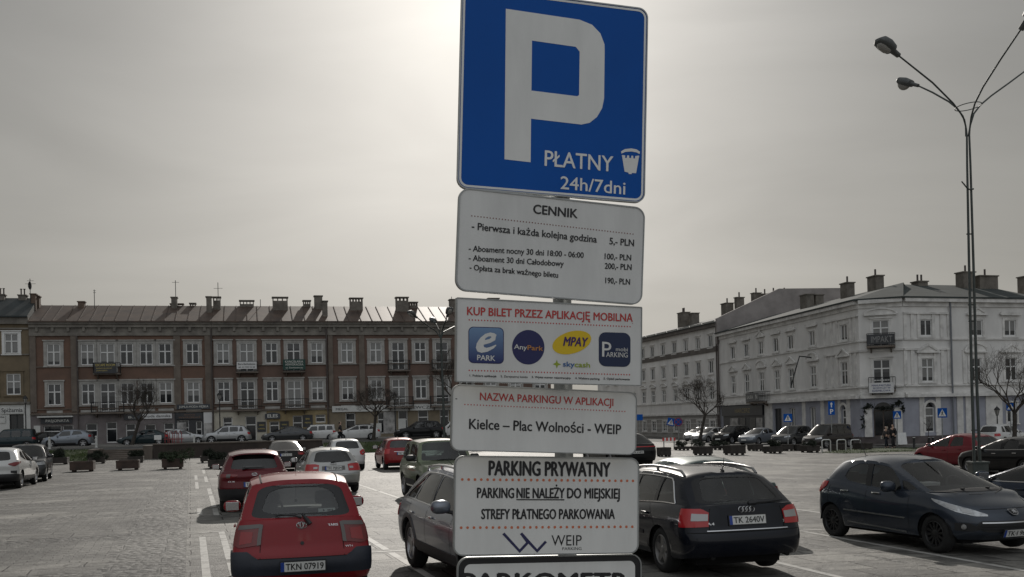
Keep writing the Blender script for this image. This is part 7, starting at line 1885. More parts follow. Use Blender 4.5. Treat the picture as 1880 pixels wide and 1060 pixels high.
def tufts(name, pts, h, label):
    mb = MB()
    for p in pts:
        a = random.uniform(0, 6.28); w = random.uniform(.01, .025); hh_ = h * random.uniform(.5, 1.2); d = Vector((math.cos(a), math.sin(a), 0)); l = Vector((random.gauss(0, .3), random.gauss(0, .3), 0)) * hh_
        mb.add([p - d * w, p + d * w, p + l + Vector((0, 0, hh_))], [(0, 1, 2)])
    return tag(mb.build(name, M('grass_blades', (.06, .085, .022), rough=.9, var=.5, scale=.8)), label, 'grass', kind='stuff')
pts = []
for i in range(9000):
    t = random.choice((random.uniform(tpx(-30), t_a - .4), random.uniform(t_d + .3, tpx(840)))); k = random.uniform(0, 3); pts.append(tp(t, k, ZT * min(1, k / 2.6)))
tufts('grass', pts, .14, 'short green grass on the banks below the raised street')
root = empty('retaining_wall', tp((t_c + t_d) / 2, 0, 0), 0, 'low dark stone retaining wall below the raised street', 'wall')
def tbox(mb, t0, t1, n0, n1, z0, z1): mb.box(t0, t1, n0, n1, z0, z1, tr=lambda p: tp(p.x, p.y, p.z))
mb = MB(); tbox(mb, t_c, t_d, 0, .5, -.2, 1.0); mb.build('wall', M_WALLST, root, world=True)
mb = MB(); tbox(mb, t_c - .02, t_d + .05, -.05, .55, 1.0, 1.1); mb.build('coping', M_STEP, root, world=True)
mb = MB(); tbox(mb, t_c, t_d, .5, 3.1, ZT - .5, ZT - .004); mb.build('backfill', M_ASPH, root, world=True)
root = empty('stone_steps', tp((t_a + t_b) / 2, 0, 0), 0, 'broad dark stone steps up to the raised street, between grass bank and wall', 'steps')
for k in range(5): mb = MB(); tbox(mb, t_a + .45, t_b, .1 + k * .5, 3.1, 0.003, ZT * (k + 1) / 5 - .002 * k); mb.build('step', M_STEP, root, world=True)
for a, b in ((t_a - .25, t_a + .44), (t_b + .01, t_c - .04)): mb = MB(); tbox(mb, a, b, -.05, 3.12, -.1, .98 if a > t_a else .8); mb.build('cheek_wall', M_STEP, root, world=True)

# streets round the right hand buildings
def street(F, name, o0, o1, mat, h, u0=None, u1=None):
    u0 = -25 if u0 is None else u0; u1 = F.len + 6 if u1 is None else u1; rows = []
    for i in range(31):
        u = u0 + (u1 - u0) * i / 30; a = [F.P(u, 0, o0 + (o1 - o0) * j / 4) for j in range(5)]; rows.append([(p.x, p.y, gz(p.x, p.y) + h) for p in a])
    mb = MB(); mb.grid(rows)
    if h > .05: mb.grid([[(x, y, z), (x, y, z - h - .02)] for x, y, z in [r[-1] for r in rows]])
    return tag(mb.build(name, mat, smooth=False), kind='structure')
street(F1, 'pavement', .1, 3.2, M_PAVE, .12, -40, F1.len); street(F3, 'pavement', .1, 3.4, M_PAVE, .125, -3.5, 40)
street(F1, 'road', 3.2, 11.5, M_ASPH, .008, -45, F1.len + 2); street(F3, 'road', 3.4, 10.0, M_ASPH, .012, -8, 50)
# little lawn beside the cycle stands
P_ = [ground(*p) for p in ((1508, 831.5), (1545, 826), (1600, 823.5), (1700, 822.5), (1770, 823), (1760, 828), (1690, 829), (1620, 831), (1550, 833))]
cx = sum((p for p in P_), Vector()) / len(P_)
mb = MB(); mb.add([p + Vector((0, 0, .015)) for p in P_] + [cx + Vector((0, 0, .10))], [(i, (i + 1) % 9, 9) for i in range(9)]); tag(mb.build('small_lawn', M_GRASS, smooth=True), kind='structure')
pts = []
for i in range(3500):
    a, b = random.random(), random.random(); j = random.randrange(9); s1 = math.sqrt(a); p = cx * (1 - s1) + P_[j] * s1 * (1 - b) + P_[(j + 1) % 9] * s1 * b; pts.append(p + Vector((0, 0, .01)))
tufts('grass', pts, .10, 'thin strip of grass behind the cycle stands')

# ------------------------------------------------------------------ planters and their shrubs
M_BOX = M('planter_brown_concrete', (.075, .05, .04), rough=.9, dirt=(.035, .026, .022), scale=3, bump=.3, bscale=14)
M_BOXD = M('planter_dark_concrete', (.04, .034, .03), rough=.9, var=.4, scale=3, bump=.3, bscale=14)
M_SOIL = M('planter_soil', (.03, .024, .018), rough=1.0, var=.4, scale=9)
M_JUN = M('juniper_green', (.028, .042, .018), rough=.85, var=.55, scale=2.2)
M_HEDGE = M('hedge_dark_green', (.016, .022, .012), rough=.85, var=.5, scale=2.5)
def shrub_mesh(w, h, n, seed, spread=.9):
    rnd_ = random.Random(seed); mb = MB(); cl_ = [(rnd_.gauss(0, .30) * w, rnd_.gauss(0, .26) * w, h * rnd_.uniform(.15, .75), w * rnd_.uniform(.16, .30)) for _ in range(9)]
    for i in range(n):
        x, y, z, r = rnd_.choice(cl_); v = Vector((rnd_.gauss(0, 1), rnd_.gauss(0, 1), rnd_.gauss(0, .7))); v = v.normalized() * r * rnd_.uniform(.6, 1.15)
        c = Vector((x, y, z)) + v; d = (v.normalized() + Vector((rnd_.gauss(0, .5), rnd_.gauss(0, .5), rnd_.gauss(.1, .5)))).normalized() * rnd_.uniform(.05, .12); e = d.orthogonal().normalized() * rnd_.uniform(.015, .035)
        if c.z < -.18: continue
        mb.add([c - d * .5 - e * .4, c - d * .3 + e, c + d, c - d * .3 - e], [(0, 1, 2, 3)])
    for i in range(12):
        a = 6.28 * i / 12; mb.tube([(0, 0, -.1), (math.cos(a) * w * .25, math.sin(a) * w * .22, h * .5)], [.015, .006], 4, cap=False)
    return mb
def planter(px, yb, wpx, hpx, label, bush=None, dark=False, blabel=None):
    g = ground(px, yb); k = g.y / 1880; w = wpx * k; h = hpx * k
    root = empty('planter', g, .29, label, 'planter', 'concrete planters on the square')
    mt = M_BOXD if dark else M_BOX; f = .09; mb = MB(); b = w / 2; t = .07
    for a0, a1, b0, b1 in ((-b, b, -b, -b + t), (-b, b, b - t, b), (-b, -b + t, -b + t, b - t), (b - t, b, -b + t, b - t)): mb.box(a0, a1, b0, b1, f, h)
    mb.box(-b + t, b - t, -b + t, b - t, f, f + .05)
    for s in (-1, 1):
        mb.box(*sorted((s * b, s * (b + .012))), -b, b, h - .09, h - .02); mb.box(-b, b, *sorted((s * b, s * (b + .012))), h - .09, h - .02)
    mb.build('box', mt, root)
    mb = MB(); mb.box(-b + t + .002, b - t - .002, -b + t + .002, b - t - .002, h - .16, h - .08); mb.build('soil', M_SOIL, root)
    for sx in (-1, 1):
        for sy in (-1, 1): mb = MB(); mb.box(sx * b * .72 - .07, sx * b * .72 + .07, sy * b * .72 - .07, sy * b * .72 + .07, 0, f); mb.build('foot', mt, root)
    if bush:
        bw, bh = bush[0] * k, bush[1] * k
        o = shrub_mesh(bw * .62, bh * .95, 1500 if wpx > 25 else 700, int(px)).build('juniper' if not dark else 'shrub', M_JUN if not dark else M_HEDGE)
        o.location = g + Vector((0, 0, h - .08)); tag(o, blabel, 'shrub', 'shrubs in the planters')
planter(152, 866, 40, 19, 'brown planter without a shrub, nearest the white crossover at left')
planter(235.5, 863, 39, 18, 'brown planter without a shrub, between the bare planter and the spreading juniper')
planter(317.5, 861, 37, 19, 'brown planter holding the widest spreading juniper', (60, 20), False, 'widest spreading juniper, in a brown planter left of the dark red crossover')
planter(107, 853, 34, 13, 'dark planter close behind the dark grey SUV', (46, 17), True, 'low dark shrub just right of the dark grey SUV')
planter(179, 851.5, 27, 12, 'planter with a shrub at the foot of the stone steps', (38, 16), True, 'dark shrub in the planter at the foot of the stone steps')
planter(249.5, 850, 27, 12, 'planter with a shrub before the end of the dark wall', (34, 16), True, 'dark shrub in front of the left end of the dark wall')
planter(382, 849.5, 27, 12, 'planter in front of the dark wall, the farther of two by the dark red crossover', (34, 14), True, 'dark shrub before the wall, the farther of two by the dark red crossover')
planter(401, 859.5, 37, 16, 'brown planter partly hidden by the dark red crossover', (46, 15), True, 'shrub partly hidden by the dark red crossover')
planter(1290.5, 836, 27, 16, 'bare dark planter, nearest row, below the leaning bare tree at right', None, True)
planter(1348.5, 835.5, 30, 18, 'widest bare dark planter of the near row at right', None, True)
planter(1219, 838.5, 20, 17, 'dark planter right beside the black SUV by the sign', None, True)
planter(1386.5, 828, 21, 12, 'bare planter of the back row under the black SUV of the right street', None, True)
planter(1418.5, 832.5, 27, 13, 'planter with a rounded dark shrub, near the dark silver saloon', (30, 14), True, 'rounded dark shrub in the planter near the dark silver saloon')
planter(1442.5, 828, 21, 12, 'bare planter just right of the rounded shrub planter', None, True)
planter(1466, 828, 13, 12, 'narrow bare planter left of the shrub beside the cycle stands', None, True)
planter(1487, 831, 26, 13, 'planter with a dark shrub left of the three cycle stands', (30, 12), True, 'dark shrub left of the three cycle stands')
planter(1584, 826.5, 25, 13, 'bare dark planter right of the three cycle stands', None, True)
planter(1545, 827, 14, 12, 'bare dark planter seen through the middle cycle stand', None, True)
planter(1528, 828, 11, 11, 'small bare planter seen between the first two cycle stands', None, True)
planter(1252, 827, 22, 7, 'planter with a dark shrub behind the red and white barrier', (28, 15), True, 'dark shrub just right of the red and white barrier')
planter(1283, 826.5, 24, 7, 'planter with a broad dark shrub under the silver hatchbacks', (32, 16), True, 'broad dark shrub under the silver hatchbacks')
planter(1310, 826, 22, 7, 'planter with a shrub right of the broad shrub planter', (28, 15), True, 'dark shrub between the silver hatchbacks and the black SUV')
planter(1332, 826, 20, 7, 'planter with a shrub behind the widest bare planter', (26, 14), True, 'dark shrub behind the widest bare planter')

# ------------------------------------------------------------------ bare trees
M_BARK = M('tree_bark', (.05, .042, .035), rough=.95, var=.4, scale=4, bump=.5, bscale=12)
M_TWIG = M('twigs', (.06, .05, .042), rough=.95)
def tree(px, pyb, pyt, d, wpx, label, zb, lean=0.0, seed=1, trunk=.34, name='tree', rt=.17, levels=6):
    rnd_ = random.Random(seed); b = at(px, pyb, d); H_ = (pyb - pyt) * d / 1880; Wd = wpx * d / 1880 / 2
    root = empty(name, (b.x, b.y, zb), 0, label, 'tree'); H_ = at(px, pyt, d).z - zb
    tm, cm = MB(), MB(); h0 = H_ * trunk
    p0 = Vector((0, 0, -.1)); p1 = Vector((lean * h0 * .5, 0, h0 * .55)); p2 = Vector((lean * h0, .05, h0))
    tm.tube([p0, p0 + Vector((0, 0, .3)), p1, p2], [rt * 1.25, rt, rt * .8, rt * .75], 9)
    def grow(p, d_, L, r, lv):
        n = 3; pts = [p]; q = p; dd = d_.copy()
        for i in range(n):
            dd = (dd + Vector((rnd_.gauss(0, .16), rnd_.gauss(0, .16), rnd_.gauss(.05, .1)))).normalized(); q = q + dd * L / n
            e = Vector((q.x / Wd, q.y / Wd, (q.z - H_ * .66) / (H_ * .36)))
            if e.length > 1.0 + rnd_.uniform(-.15, .3): q = q - dd * L / n * .6; pts.append(q); break
            pts.append(q)
        cm.tube(pts, [max(.004, r * (1 - .35 * i / n)) for i in range(len(pts))], 6 if lv > 4 else (4 if lv > 2 else 3), cap=False)
        if lv == 0: return
        k = rnd_.choice((2, 3, 3)) if lv > 1 else rnd_.choice((3, 4))
        for i in range(k):
            ax = dd.orthogonal().normalized(); ax.rotate(Matrix.Rotation(rnd_.uniform(0, 6.28), 3, dd)); nd = (dd + ax * rnd_.uniform(.45, 1.0) + Vector((0, 0, .12))).normalized()
            grow(pts[-1] if i < 2 or len(pts) < 3 else pts[-2], nd, L * rnd_.uniform(.68, .90), r * .62, lv - 1)
    for i in range(6):
        a = 6.28 * i / 6 + rnd_.uniform(-.4, .4); grow(p2, Vector((math.cos(a) * .75 + lean * .5, math.sin(a) * .75, rnd_.uniform(.6, 1.1))).normalized(), H_ * .19, rt * .40, levels)
    tm.build('trunk', M_BARK, root, smooth=True, angle=60); cm.build('crown', M_TWIG, root)
    return root
tree(243, 815, 697, 90, 96, 'bare spreading tree in front of the red house, above the dark green fastback', ZT, .28, 3, .36)
tree(686, 812, 703, 91, 92, 'bare dense tree before the long pale shop sign', ZT, .1, 5, .40)
tree(838, 812, 640, 88, 96, 'bare tree whose branches reach out left of the sign plates', ZT, -.05, 8, .45)
g = ground(1283, 822); tree(1285, 818, 690, 96, 76, 'bare leaning tree before the grey four-storey building', gz(g.x, g.y), .22, 11, .40)
tree(1862, 815, 632, 68, 112, 'large bare tree at the right picture edge, in front of the pale building', gz(31, 68), .05, 14, .34, rt=.17)
tree(1703, 812, 752, 80, 14, 'thin bare sapling beside the arched ground floor window', gz(32, 80), .1, 17, .5, 'sapling', .035, 2)

# ------------------------------------------------------------------ lamps
M_LAMP = M('dark_green_lamp_steel', (.055, .065, .062), rough=.5, metal=.3, var=.3, scale=4)
M_LAMPH = M('grey_lamp_head', (.10, .105, .105), rough=.5, metal=.2, var=.2, scale=6)
M_LAMPG = M('lamp_glass', (.30, .29, .27), rough=.2)
def cobra(root, p, dirv, L=.75, drop=.14):
    """street lamp head: body tapering to its neck, glass bowl below"""
    d = Vector(dirv); d.normalize(); sd = Vector((-d.y, d.x, 0)).normalized(); up = sd.cross(d) * -1
    if up.z < 0: up = -up
    T = lambda x, y, z: p + d * x + sd * y + up * z
    mb = MB(); secs = [(-.05, .08, .07, .07), (.28, .10, .08, .08), (.31, .20, .15, .13), (.6, .25, .19, .16), (.86, .23, .15, .14), (.97, .12, .04, .06)]
    rows = [[T(x * L, w * L * 1.1 * math.cos(t), (zt if math.sin(t) > 0 else -zb) * L * abs(math.sin(t)) ** .6) for t in [2 * math.pi * k / 14 for k in range(14)]] for x, w, zt, zb in secs]
    mb.grid(rows, close=True); mb.add(rows[-1], [tuple(range(14))]); mb.add(rows[0], [tuple(range(14))]); h = mb.build('lamp_head', M_LAMPH, root, smooth=True, angle=50)
    mb = MB(); rows = [[T((.36 + .54 * (.5 - .5 * math.cos(math.pi * i / 8))) * L, w * math.cos(t), -.10 * L - drop * math.sin(math.pi * i / 8) * math.sin(t) ** 1) for t in [math.pi * k / 10 for k in range(11)]] for i, w in [(i, .16 * L * math.sin(math.pi * i / 8) ** .5 if 0 < i < 8 else .01) for i in range(9)]]
    mb.grid(rows); mb.build('lamp_bowl', M_LAMPG, h, smooth=True)
DL = 31.0
base = at(1796, 880, DL); base.z = gz(base.x, base.y)
root = empty('street_lamp', base, 0, 'tall twin-pole street lamp with four curved arms at the right', 'street lamp', 'four-armed street lamps')
loc = lambda px, py, d: at(px, py, d) - base
LA, RA = [loc(*p) for p in ((1789.5, 870, DL), (1784, 700, DL), (1779, 480, DL), (1775.5, 300, DL), (1775, 250, DL))], [loc(*p) for p in ((1800, 870, DL), (1793, 700, DL), (1787, 480, DL), (1781.5, 300, DL), (1779.5, 250, DL))]
for P in (LA, RA): mb = MB(); mb.tube(P, [.048, .043, .038, .033, .030], 10); mb.build('pole', M_LAMP, root, smooth=True)
mb = MB(); z0 = 0; mb.rbox(-.24, .24, -.2, .2, -.05, .75, .02); mb.rbox(-.27, .27, -.23, .23, .74, .80, .01); mb.build('base_box', M_LAMP, root)
mb = MB()
for y in (590, 680, 790, 560, 430): p = loc(1781 + (y - 480) * .025 , y, DL); mb.tube([p + Vector((-.09, 0, 0)), p + Vector((.09, 0, 0))], .02, 6)
mb.build('spacer', M_LAMP, root)
def arm(start, pts, name='arm'):
    mb = MB(); P = [start] + pts; mb.tube(P, [.030] + [.026] * (len(P) - 2) + [.023], 8); mb.build(name, M_LAMP, root, smooth=True)
a = [loc(1774, 238, DL), loc(1770.5, 220, DL - .1), loc(1763.5, 208, DL - .2), loc(1750, 190, DL - .4), loc(1712, 152, DL - .9), loc(1648, 101, DL - 1.6)]; arm(LA[-1], a); cobra(root, a[-1], a[-1] - a[-2] + Vector((0, 0, .0)), .88)
b = [loc(1773, 232, DL), loc(1768, 214, DL + .1), loc(1757, 199, DL + .2), loc(1742, 187, DL + .4), loc(1712, 170, DL + .9), loc(1684, 157, DL + 1.3)]; arm(LA[-1] + Vector((0, .05, 0)), b); cobra(root, b[-1], b[-1] - b[-2] + Vector((0, 0, -.1)), .76, .18)
a = [loc(1780.5, 236, DL), loc(1783, 215, DL - .1), loc(1790, 190, DL - .3), loc(1805, 160, DL - .6), loc(1838, 108, DL - 1.0), loc(1876, 52, DL - 1.6)]; arm(RA[-1], a); cobra(root, a[-1], a[-1] - a[-2], 1.0)
b = [loc(1781.5, 230, DL), loc(1788, 209, DL + .1), loc(1800, 193, DL + .3), loc(1820, 176, DL + .5), loc(1852, 153, DL + 1.0), loc(1895, 121, DL + 1.6)]; arm(RA[-1] + Vector((0, .05, 0)), b); cobra(root, b[-1], b[-1] - b[-2], .9)
mb = MB(); pc_ = loc(1777.5, 196, DL); mb.tube([pc_ + Vector((.36 * math.cos(t), .45 * math.sin(t), .02 * math.cos(t))) for t in [2 * math.pi * k / 28 for k in range(29)]], .014, 5, cap=False); mb.build('tie_ring', M_LAMP, root)
mb = MB(); p = loc(1780, 348, DL); mb.tube([p, p + Vector((-.13, -.1, .03)), p + Vector((-.32, -.2, .2))], .02, 5); mb.tube([p + Vector((-.13, -.1, .03)), p + Vector((-.28, -.25, .12))], .02, 5); mb.tube([p + Vector((-.02, -.06, -.02)), p + Vector((.1, -.06, .0))], .025, 5); mb.build('bracket', M_LAMP, root)
# far one, left of the sign
DL2 = 82; b0 = at(816, 812, DL2); b0.z = .1
root = empty('street_lamp', b0, 0, 'tall street lamp with arms, just left of the sign plates above the olive off-roader', 'street lamp', 'four-armed street lamps')
loc = lambda px, py, d: at(px, py, d) - b0
J = loc(809.5, 622, DL2); mb = MB(); mb.tube([Vector((0, 0, -.1)), loc(814, 740, DL2), J], [.11, .10, .07], 8); mb.build('pole', M_LAMP, root, smooth=True)
for pts in ([(800, 608, DL2), (785, 598, DL2 - 1), (765, 583, DL2 - 2)], [(806, 606, DL2), (801, 596, DL2 + 1), (798, 592, DL2 + 1.5)], [(812, 606, DL2), (817, 592, DL2 - 1), (821, 581, DL2 - 1.5)], [(814, 610, DL2), (826, 604, DL2 + 1), (836, 599, DL2 + 2)]):
    P = [J] + [loc(*p) for p in pts]; mb = MB(); mb.tube(P, .05, 6); mb.build('arm', M_LAMP, root); cobra(root, P[-1], P[-1] - P[-2], 1.05)
def lantern(px, ytop, d, label):
    b = at(px, 810, d); b.z = ZT; H_ = at(px, ytop, d).z - ZT
    root = empty('lantern_post', b, 0, label, 'street lamp', 'old-style lantern posts')
    mb = MB(); mb.tube([(0, 0, 0), (0, 0, .5), (0, 0, .55), (0, 0, H_ - .75)], [.11, .10, .06, .045], 8); mb.build('post', M_IRON, root)
    mb = MB(); mb.lathe([(.09, H_ - .72), (.2, H_ - .3)], 6); mb.build('lantern_glass', M_LAMPG, root)
    mb = MB(); mb.lathe([(.10, H_ - .76), (.09, H_ - .70)], 8); mb.lathe([(.24, H_ - .31), (.2, H_ - .22), (.09, H_ - .1), (.03, H_ - .06), (.03, H_), (.001, H_ + .02)], 8)
    for k in range(6): a = 6.28 * k / 6; mb.tube([(.09 * math.cos(a), .09 * math.sin(a), H_ - .72), (.2 * math.cos(a), .2 * math.sin(a), H_ - .3)], .016, 4)
    mb.build('lantern_frame', M_IRON, root)
lantern(48, 726, 93, 'lantern post in front of the tan house'); lantern(404.5, 719.5, 96, 'lantern post right of the men\'s fashion shop'); lantern(726.5, 720.5, 98, 'lantern post before the long pale shop sign')
lantern(1832, 712, 80, 'dark lantern post in front of the pale corner building, by the large bare tree'); o = [q for q in bpy.data.objects if q.name.startswith('lantern_post')][-1]; o.location.z = gz(38, 80)

# ------------------------------------------------------------------ road signs, posts, stands, barrier
def sign_post(px, y0, y1, wpx, d, kind, label, ybase=None, zb=None, cat='road sign', rot=0.0):
    b = at(px, 800, d); b.z = gz(b.x, b.y) + .1 if zb is None else zb
    c = at(px, (y0 + y1) / 2, d); w = wpx * d / 1880; h = (y1 - y0) * d / 1880
    root = empty('road_sign', b, 0, label, cat, 'road signs')
    f = Vector((-b.x, -b.y, 0)).normalized(); u = Vector((-f.y, f.x, 0)); cz = c.z - b.z; off = Vector((c.x - b.x, c.y - b.y, 0))
    mb = MB(); mb.tube([Vector((0, 0, 0)), off + Vector((0, 0, cz + h / 2 - .02))], .04, 8); mb.build('post', M_GALV, root)
    T = lambda x, z, o: off + u * (x * math.cos(rot) - z * math.sin(rot)) + Vector((0, 0, cz + z * math.cos(rot) + x * math.sin(rot))) + f * (.05 + o)
    def pl(name, pts, o, mat, th=.01, par=None): mb = MB(); mb.prism(pts, 0, th, tr=lambda p: T(p.x, p.z, o + p.y)); return mb.build(name, mat, par or root)
    R_ = lambda a, bb: [(-a, -bb), (a, -bb), (a, bb), (-a, bb)]
    if kind == 'cross':
        p = pl('panel', R_(w / 2, h / 2), 0, M_SBLUE); pl('triangle', [(-w * .4, -h * .36), (w * .4, -h * .36), (0, h * .38)], .011, M_SWHITE, .004, p)
        mb = MB()
        for a, bb in (((0, .16), (0, -.06)), ((0, -.04), (-.11, -.26)), ((0, -.04), (.10, -.27)), ((0, .10), (-.10, -.02)), ((0, .10), (.09, 0))): mb.tube([T(a[0] * w, a[1] * h, .018), T(bb[0] * w, bb[1] * h, .018)], w * .032, 4)
        mb.tube([T(0, .17 * h, .018), T(.0, .235 * h, .018)], w * .04, 6); mb.build('walking_figure', M_BLACK, p)
    elif kind == 'parking':
        p = pl('panel', R_(w / 2, h / 2), 0, M_SBLUE)
        pl('arrow', [(-w * .08, h * .05), (w * .08, h * .05), (w * .08, h * .27), (w * .22, h * .27), (0, h * .44), (-w * .22, h * .27), (-w * .08, h * .27)], .011, M_SWHITE, .004, p)
        mb = MB(); text_into(mb, 'P', -w * .2, w * .24, -h * .42, h * .34, lambda x, z: T(x, z, .014), .03); mb.build('letter_p', M_SWHITE, p)
    elif kind == 'round':
        pts = [(w / 2 * math.cos(t), h / 2 * math.sin(t)) for t in [2 * math.pi * k / 24 for k in range(24)]]
        p = pl('panel', pts, 0, M('sign_red_purple', (.22, .03, .07), rough=.4)); pl('disc', [(x * .76, z * .76) for x, z in pts], .011, M_SBLUE, .003, p)
        mb = MB(); 
        for s in (-1, 1): mb.tube([T(-.3 * w, -.3 * h * s, .02), T(.3 * w, .3 * h * s, .02)], w * .05, 4)
        mb.build('cross_bars', MATS['sign_red_purple'], p)
    else: pl('panel', R_(w / 2, h / 2), 0, M_SBLUE)
    return root
sign_post(1446.5, 760, 775, 15.5, 76, 'cross', 'blue pedestrian crossing sign on the right street, the leftmost of the large ones')
sign_post(1647, 755, 769, 14, 77, 'cross', 'blue pedestrian crossing sign beside the corner entrance, next to the two pedestrians')
sign_post(1730, 749.5, 767, 16.5, 74, 'cross', 'blue pedestrian crossing sign right of the arched window')
sign_post(1855.5, 740, 754, 15, 72, 'cross', 'blue pedestrian crossing sign in front of the large bare tree')
sign_post(1526.5, 737, 762, 11.5, 75, 'parking', 'tall blue sign with white arrow above a P')
sign_post(1232, 768, 782, 14, 100, 'cross', 'small crossing sign by the grey building, left of the round sign', rot=-.25)
sign_post(1245.5, 767, 783, 16, 99, 'round', 'round blue and red no-stopping sign by the grey building')
sign_post(1174.5, 761, 772, 11, 92, 'plain', 'small plain blue sign close to the right edge of the sign plates')
def bollard(px, y0, y1, label, mat, r=.06, zb=None, d=None):
    g = ground(px, y1) if d is None else at(px, y1, d)
    if zb is not None: g.z = zb
    h = (y1 - y0) * g.y / 1880
    root = empty('bollard', g, 0, label, 'bollard', 'bollards'); mb = MB(); mb.lathe([(r * 1.3, 0), (r * 1.3, .05), (r, .08), (r, h * .8), (r * .7, h * .82), (r * .7, h * .86), (r, h * .88), (r, h * .97), (.001, h)], 12); mb.build('post', mat, root, smooth=True)
    mb = MB(); mb.lathe([(r + .004, h * .88), (r + .004, h * .93)], 12); mb.build('band', M_SWHITE2, root)
M_WPOST = M('white_post_paint', (.55, .55, .53), rough=.6, var=.2, scale=5)
bollard(91, 797, 819.5, 'white post left of the silver-blue SUV', M_WPOST, .10, ZT, 86); bollard(177, 795, 817, 'white post at the tail of the silver-blue SUV', M_WPOST, .10, ZT, 87); bollard(356.5, 794, 812, 'white post before the pale silver saloon', M_WPOST, .09, ZT, 90)
bollard(1678.5, 801, 826, 'dark bollard right of the two pedestrians', M_IRON, .08); bollard(1706, 801, 815, 'short dark bollard by the plinth under the arched window', M_IRON, .09, d=80, zb=gz(32, 80) + .12); bollard(1713, 801, 815, 'short dark bollard, the right one of the pair by the plinth', M_IRON, .09, d=80, zb=gz(32, 80) + .12)
for x0, x1, y0, y1, lb in ((1509.5, 1525, 808, 831, 'cycle stand, leftmost of three steel hoops'), (1537, 1553, 808, 829, 'cycle stand, middle of three steel hoops'), (1562.5, 1580, 808, 827, 'cycle stand, rightmost of three steel hoops by the lawn')):
    a = ground(x0, y1); b = at(x1, y1, a.y + .1); h = (y1 - y0) * a.y / 1880; root = empty('cycle_stand', a, 0, lb, 'cycle stand', 'cycle stands')
    v = Vector((b.x - a.x, .1, 0)); r = .12; up = Vector((0, 0, 1)); un = v.normalized(); mb = MB()
    P = [Vector((0, 0, 0)), up * (h - r)] + [up * (h - r) + un * r * (1 - math.cos(t)) + up * r * math.sin(t) for t in (.5, 1.05, 1.57)] + [v - un * r + up * h] + [v - un * r * (1 - math.sin(t)) + up * (h - r + r * math.cos(t)) for t in (.5, 1.05, 1.57)] + [v]
    mb.tube(P, .045, 8); mb.build('hoop', M('bright_steel', (.55, .55, .54), rough=.35, metal=.6), root, smooth=True)
    for q in (Vector(), v): mb = MB(); mb.lathe([(.11, 0), (.11, .012), (.05, .014)], 12, tr=lambda p: p + q); mb.build('foot_plate', M_GALV, root)
a = ground(1216.5, 826); root = empty('barrier', a, 0, 'low red and white barrier in front of the grey building', 'barrier')
w = 24 * a.y / 1880
for k in range(7): mb = MB(); mb.box(k * w / 7, (k + 1) * w / 7 - .002, -.03, .03, .62, .85); mb.build('stripe', M_RED if k % 2 == 0 else M_SWHITE2, root)
for x in (.1, w - .1): mb = MB(); mb.tube([(x, 0, 0), (x, 0, .62)], .04, 6); mb.tube([(x, -.3, .03), (x, .3, .03)], .035, 6); mb.build('leg', M_GALV, root)
# red rack above the wall
a = tp(tpx(316), .35, 1.1); root = empty('red_frame', a, 0, 'red tubular frame with a small white board, on the dark wall', 'frame')
M_REDF = M('red_tube_paint', (.22, .03, .035), rough=.5, var=.3, scale=3)
for k in range(4):
    mb = MB(); o = TU * (k * .32 - .5); o = Vector((o.x, o.y, 0)); u3 = Vector((TU.x, TU.y, 0)); mb.tube([o, o + Vector((0, 0, .75)), o + u3 * .1 + Vector((0, 0, .9)), o + u3 * .2 + Vector((0, 0, .75)), o + u3 * .2], .03, 6); mb.build('hoop', M_REDF, root)
mb = MB(); u3 = Vector((TU.x, TU.y, 0)); mb.tube([u3 * -.6 + Vector((0, 0, .3)), u3 * .8 + Vector((0, 0, .3))], .03, 6); mb.build('rail', M_REDF, root)
mb = MB(); mb.box(-1.25, -.75, -.03, 0, .28, .62, tr=lambda p: u3 * p.x + Vector((TN.x, TN.y, 0)) * p.y + Vector((0, 0, p.z))); mb.build('board', M_SWHITE2, root)
mb = MB(); mb.tube([u3 * -1.0 + Vector((0, 0, 0)), u3 * -1.0 + Vector((0, 0, .3))], .025, 6); mb.build('board_leg', M_GALV, root)
# sandwich board by the entrance
a = at(1655, 812, 78.5); a.z = gz(a.x, a.y) + .12; root = empty('sandwich_board', a, 0, 'small pale sandwich board on the pavement right of the pedestrians', 'sandwich board')
for s in (-1, 1):
    mb = MB(); mb.box(-.35, .35, -.012, .012, .05, .95, tr=lambda p: Vector((p.x, p.y * 1 + s * (.28 - p.z * .27), p.z))); mb.build('board', M_SWHITE2, root)

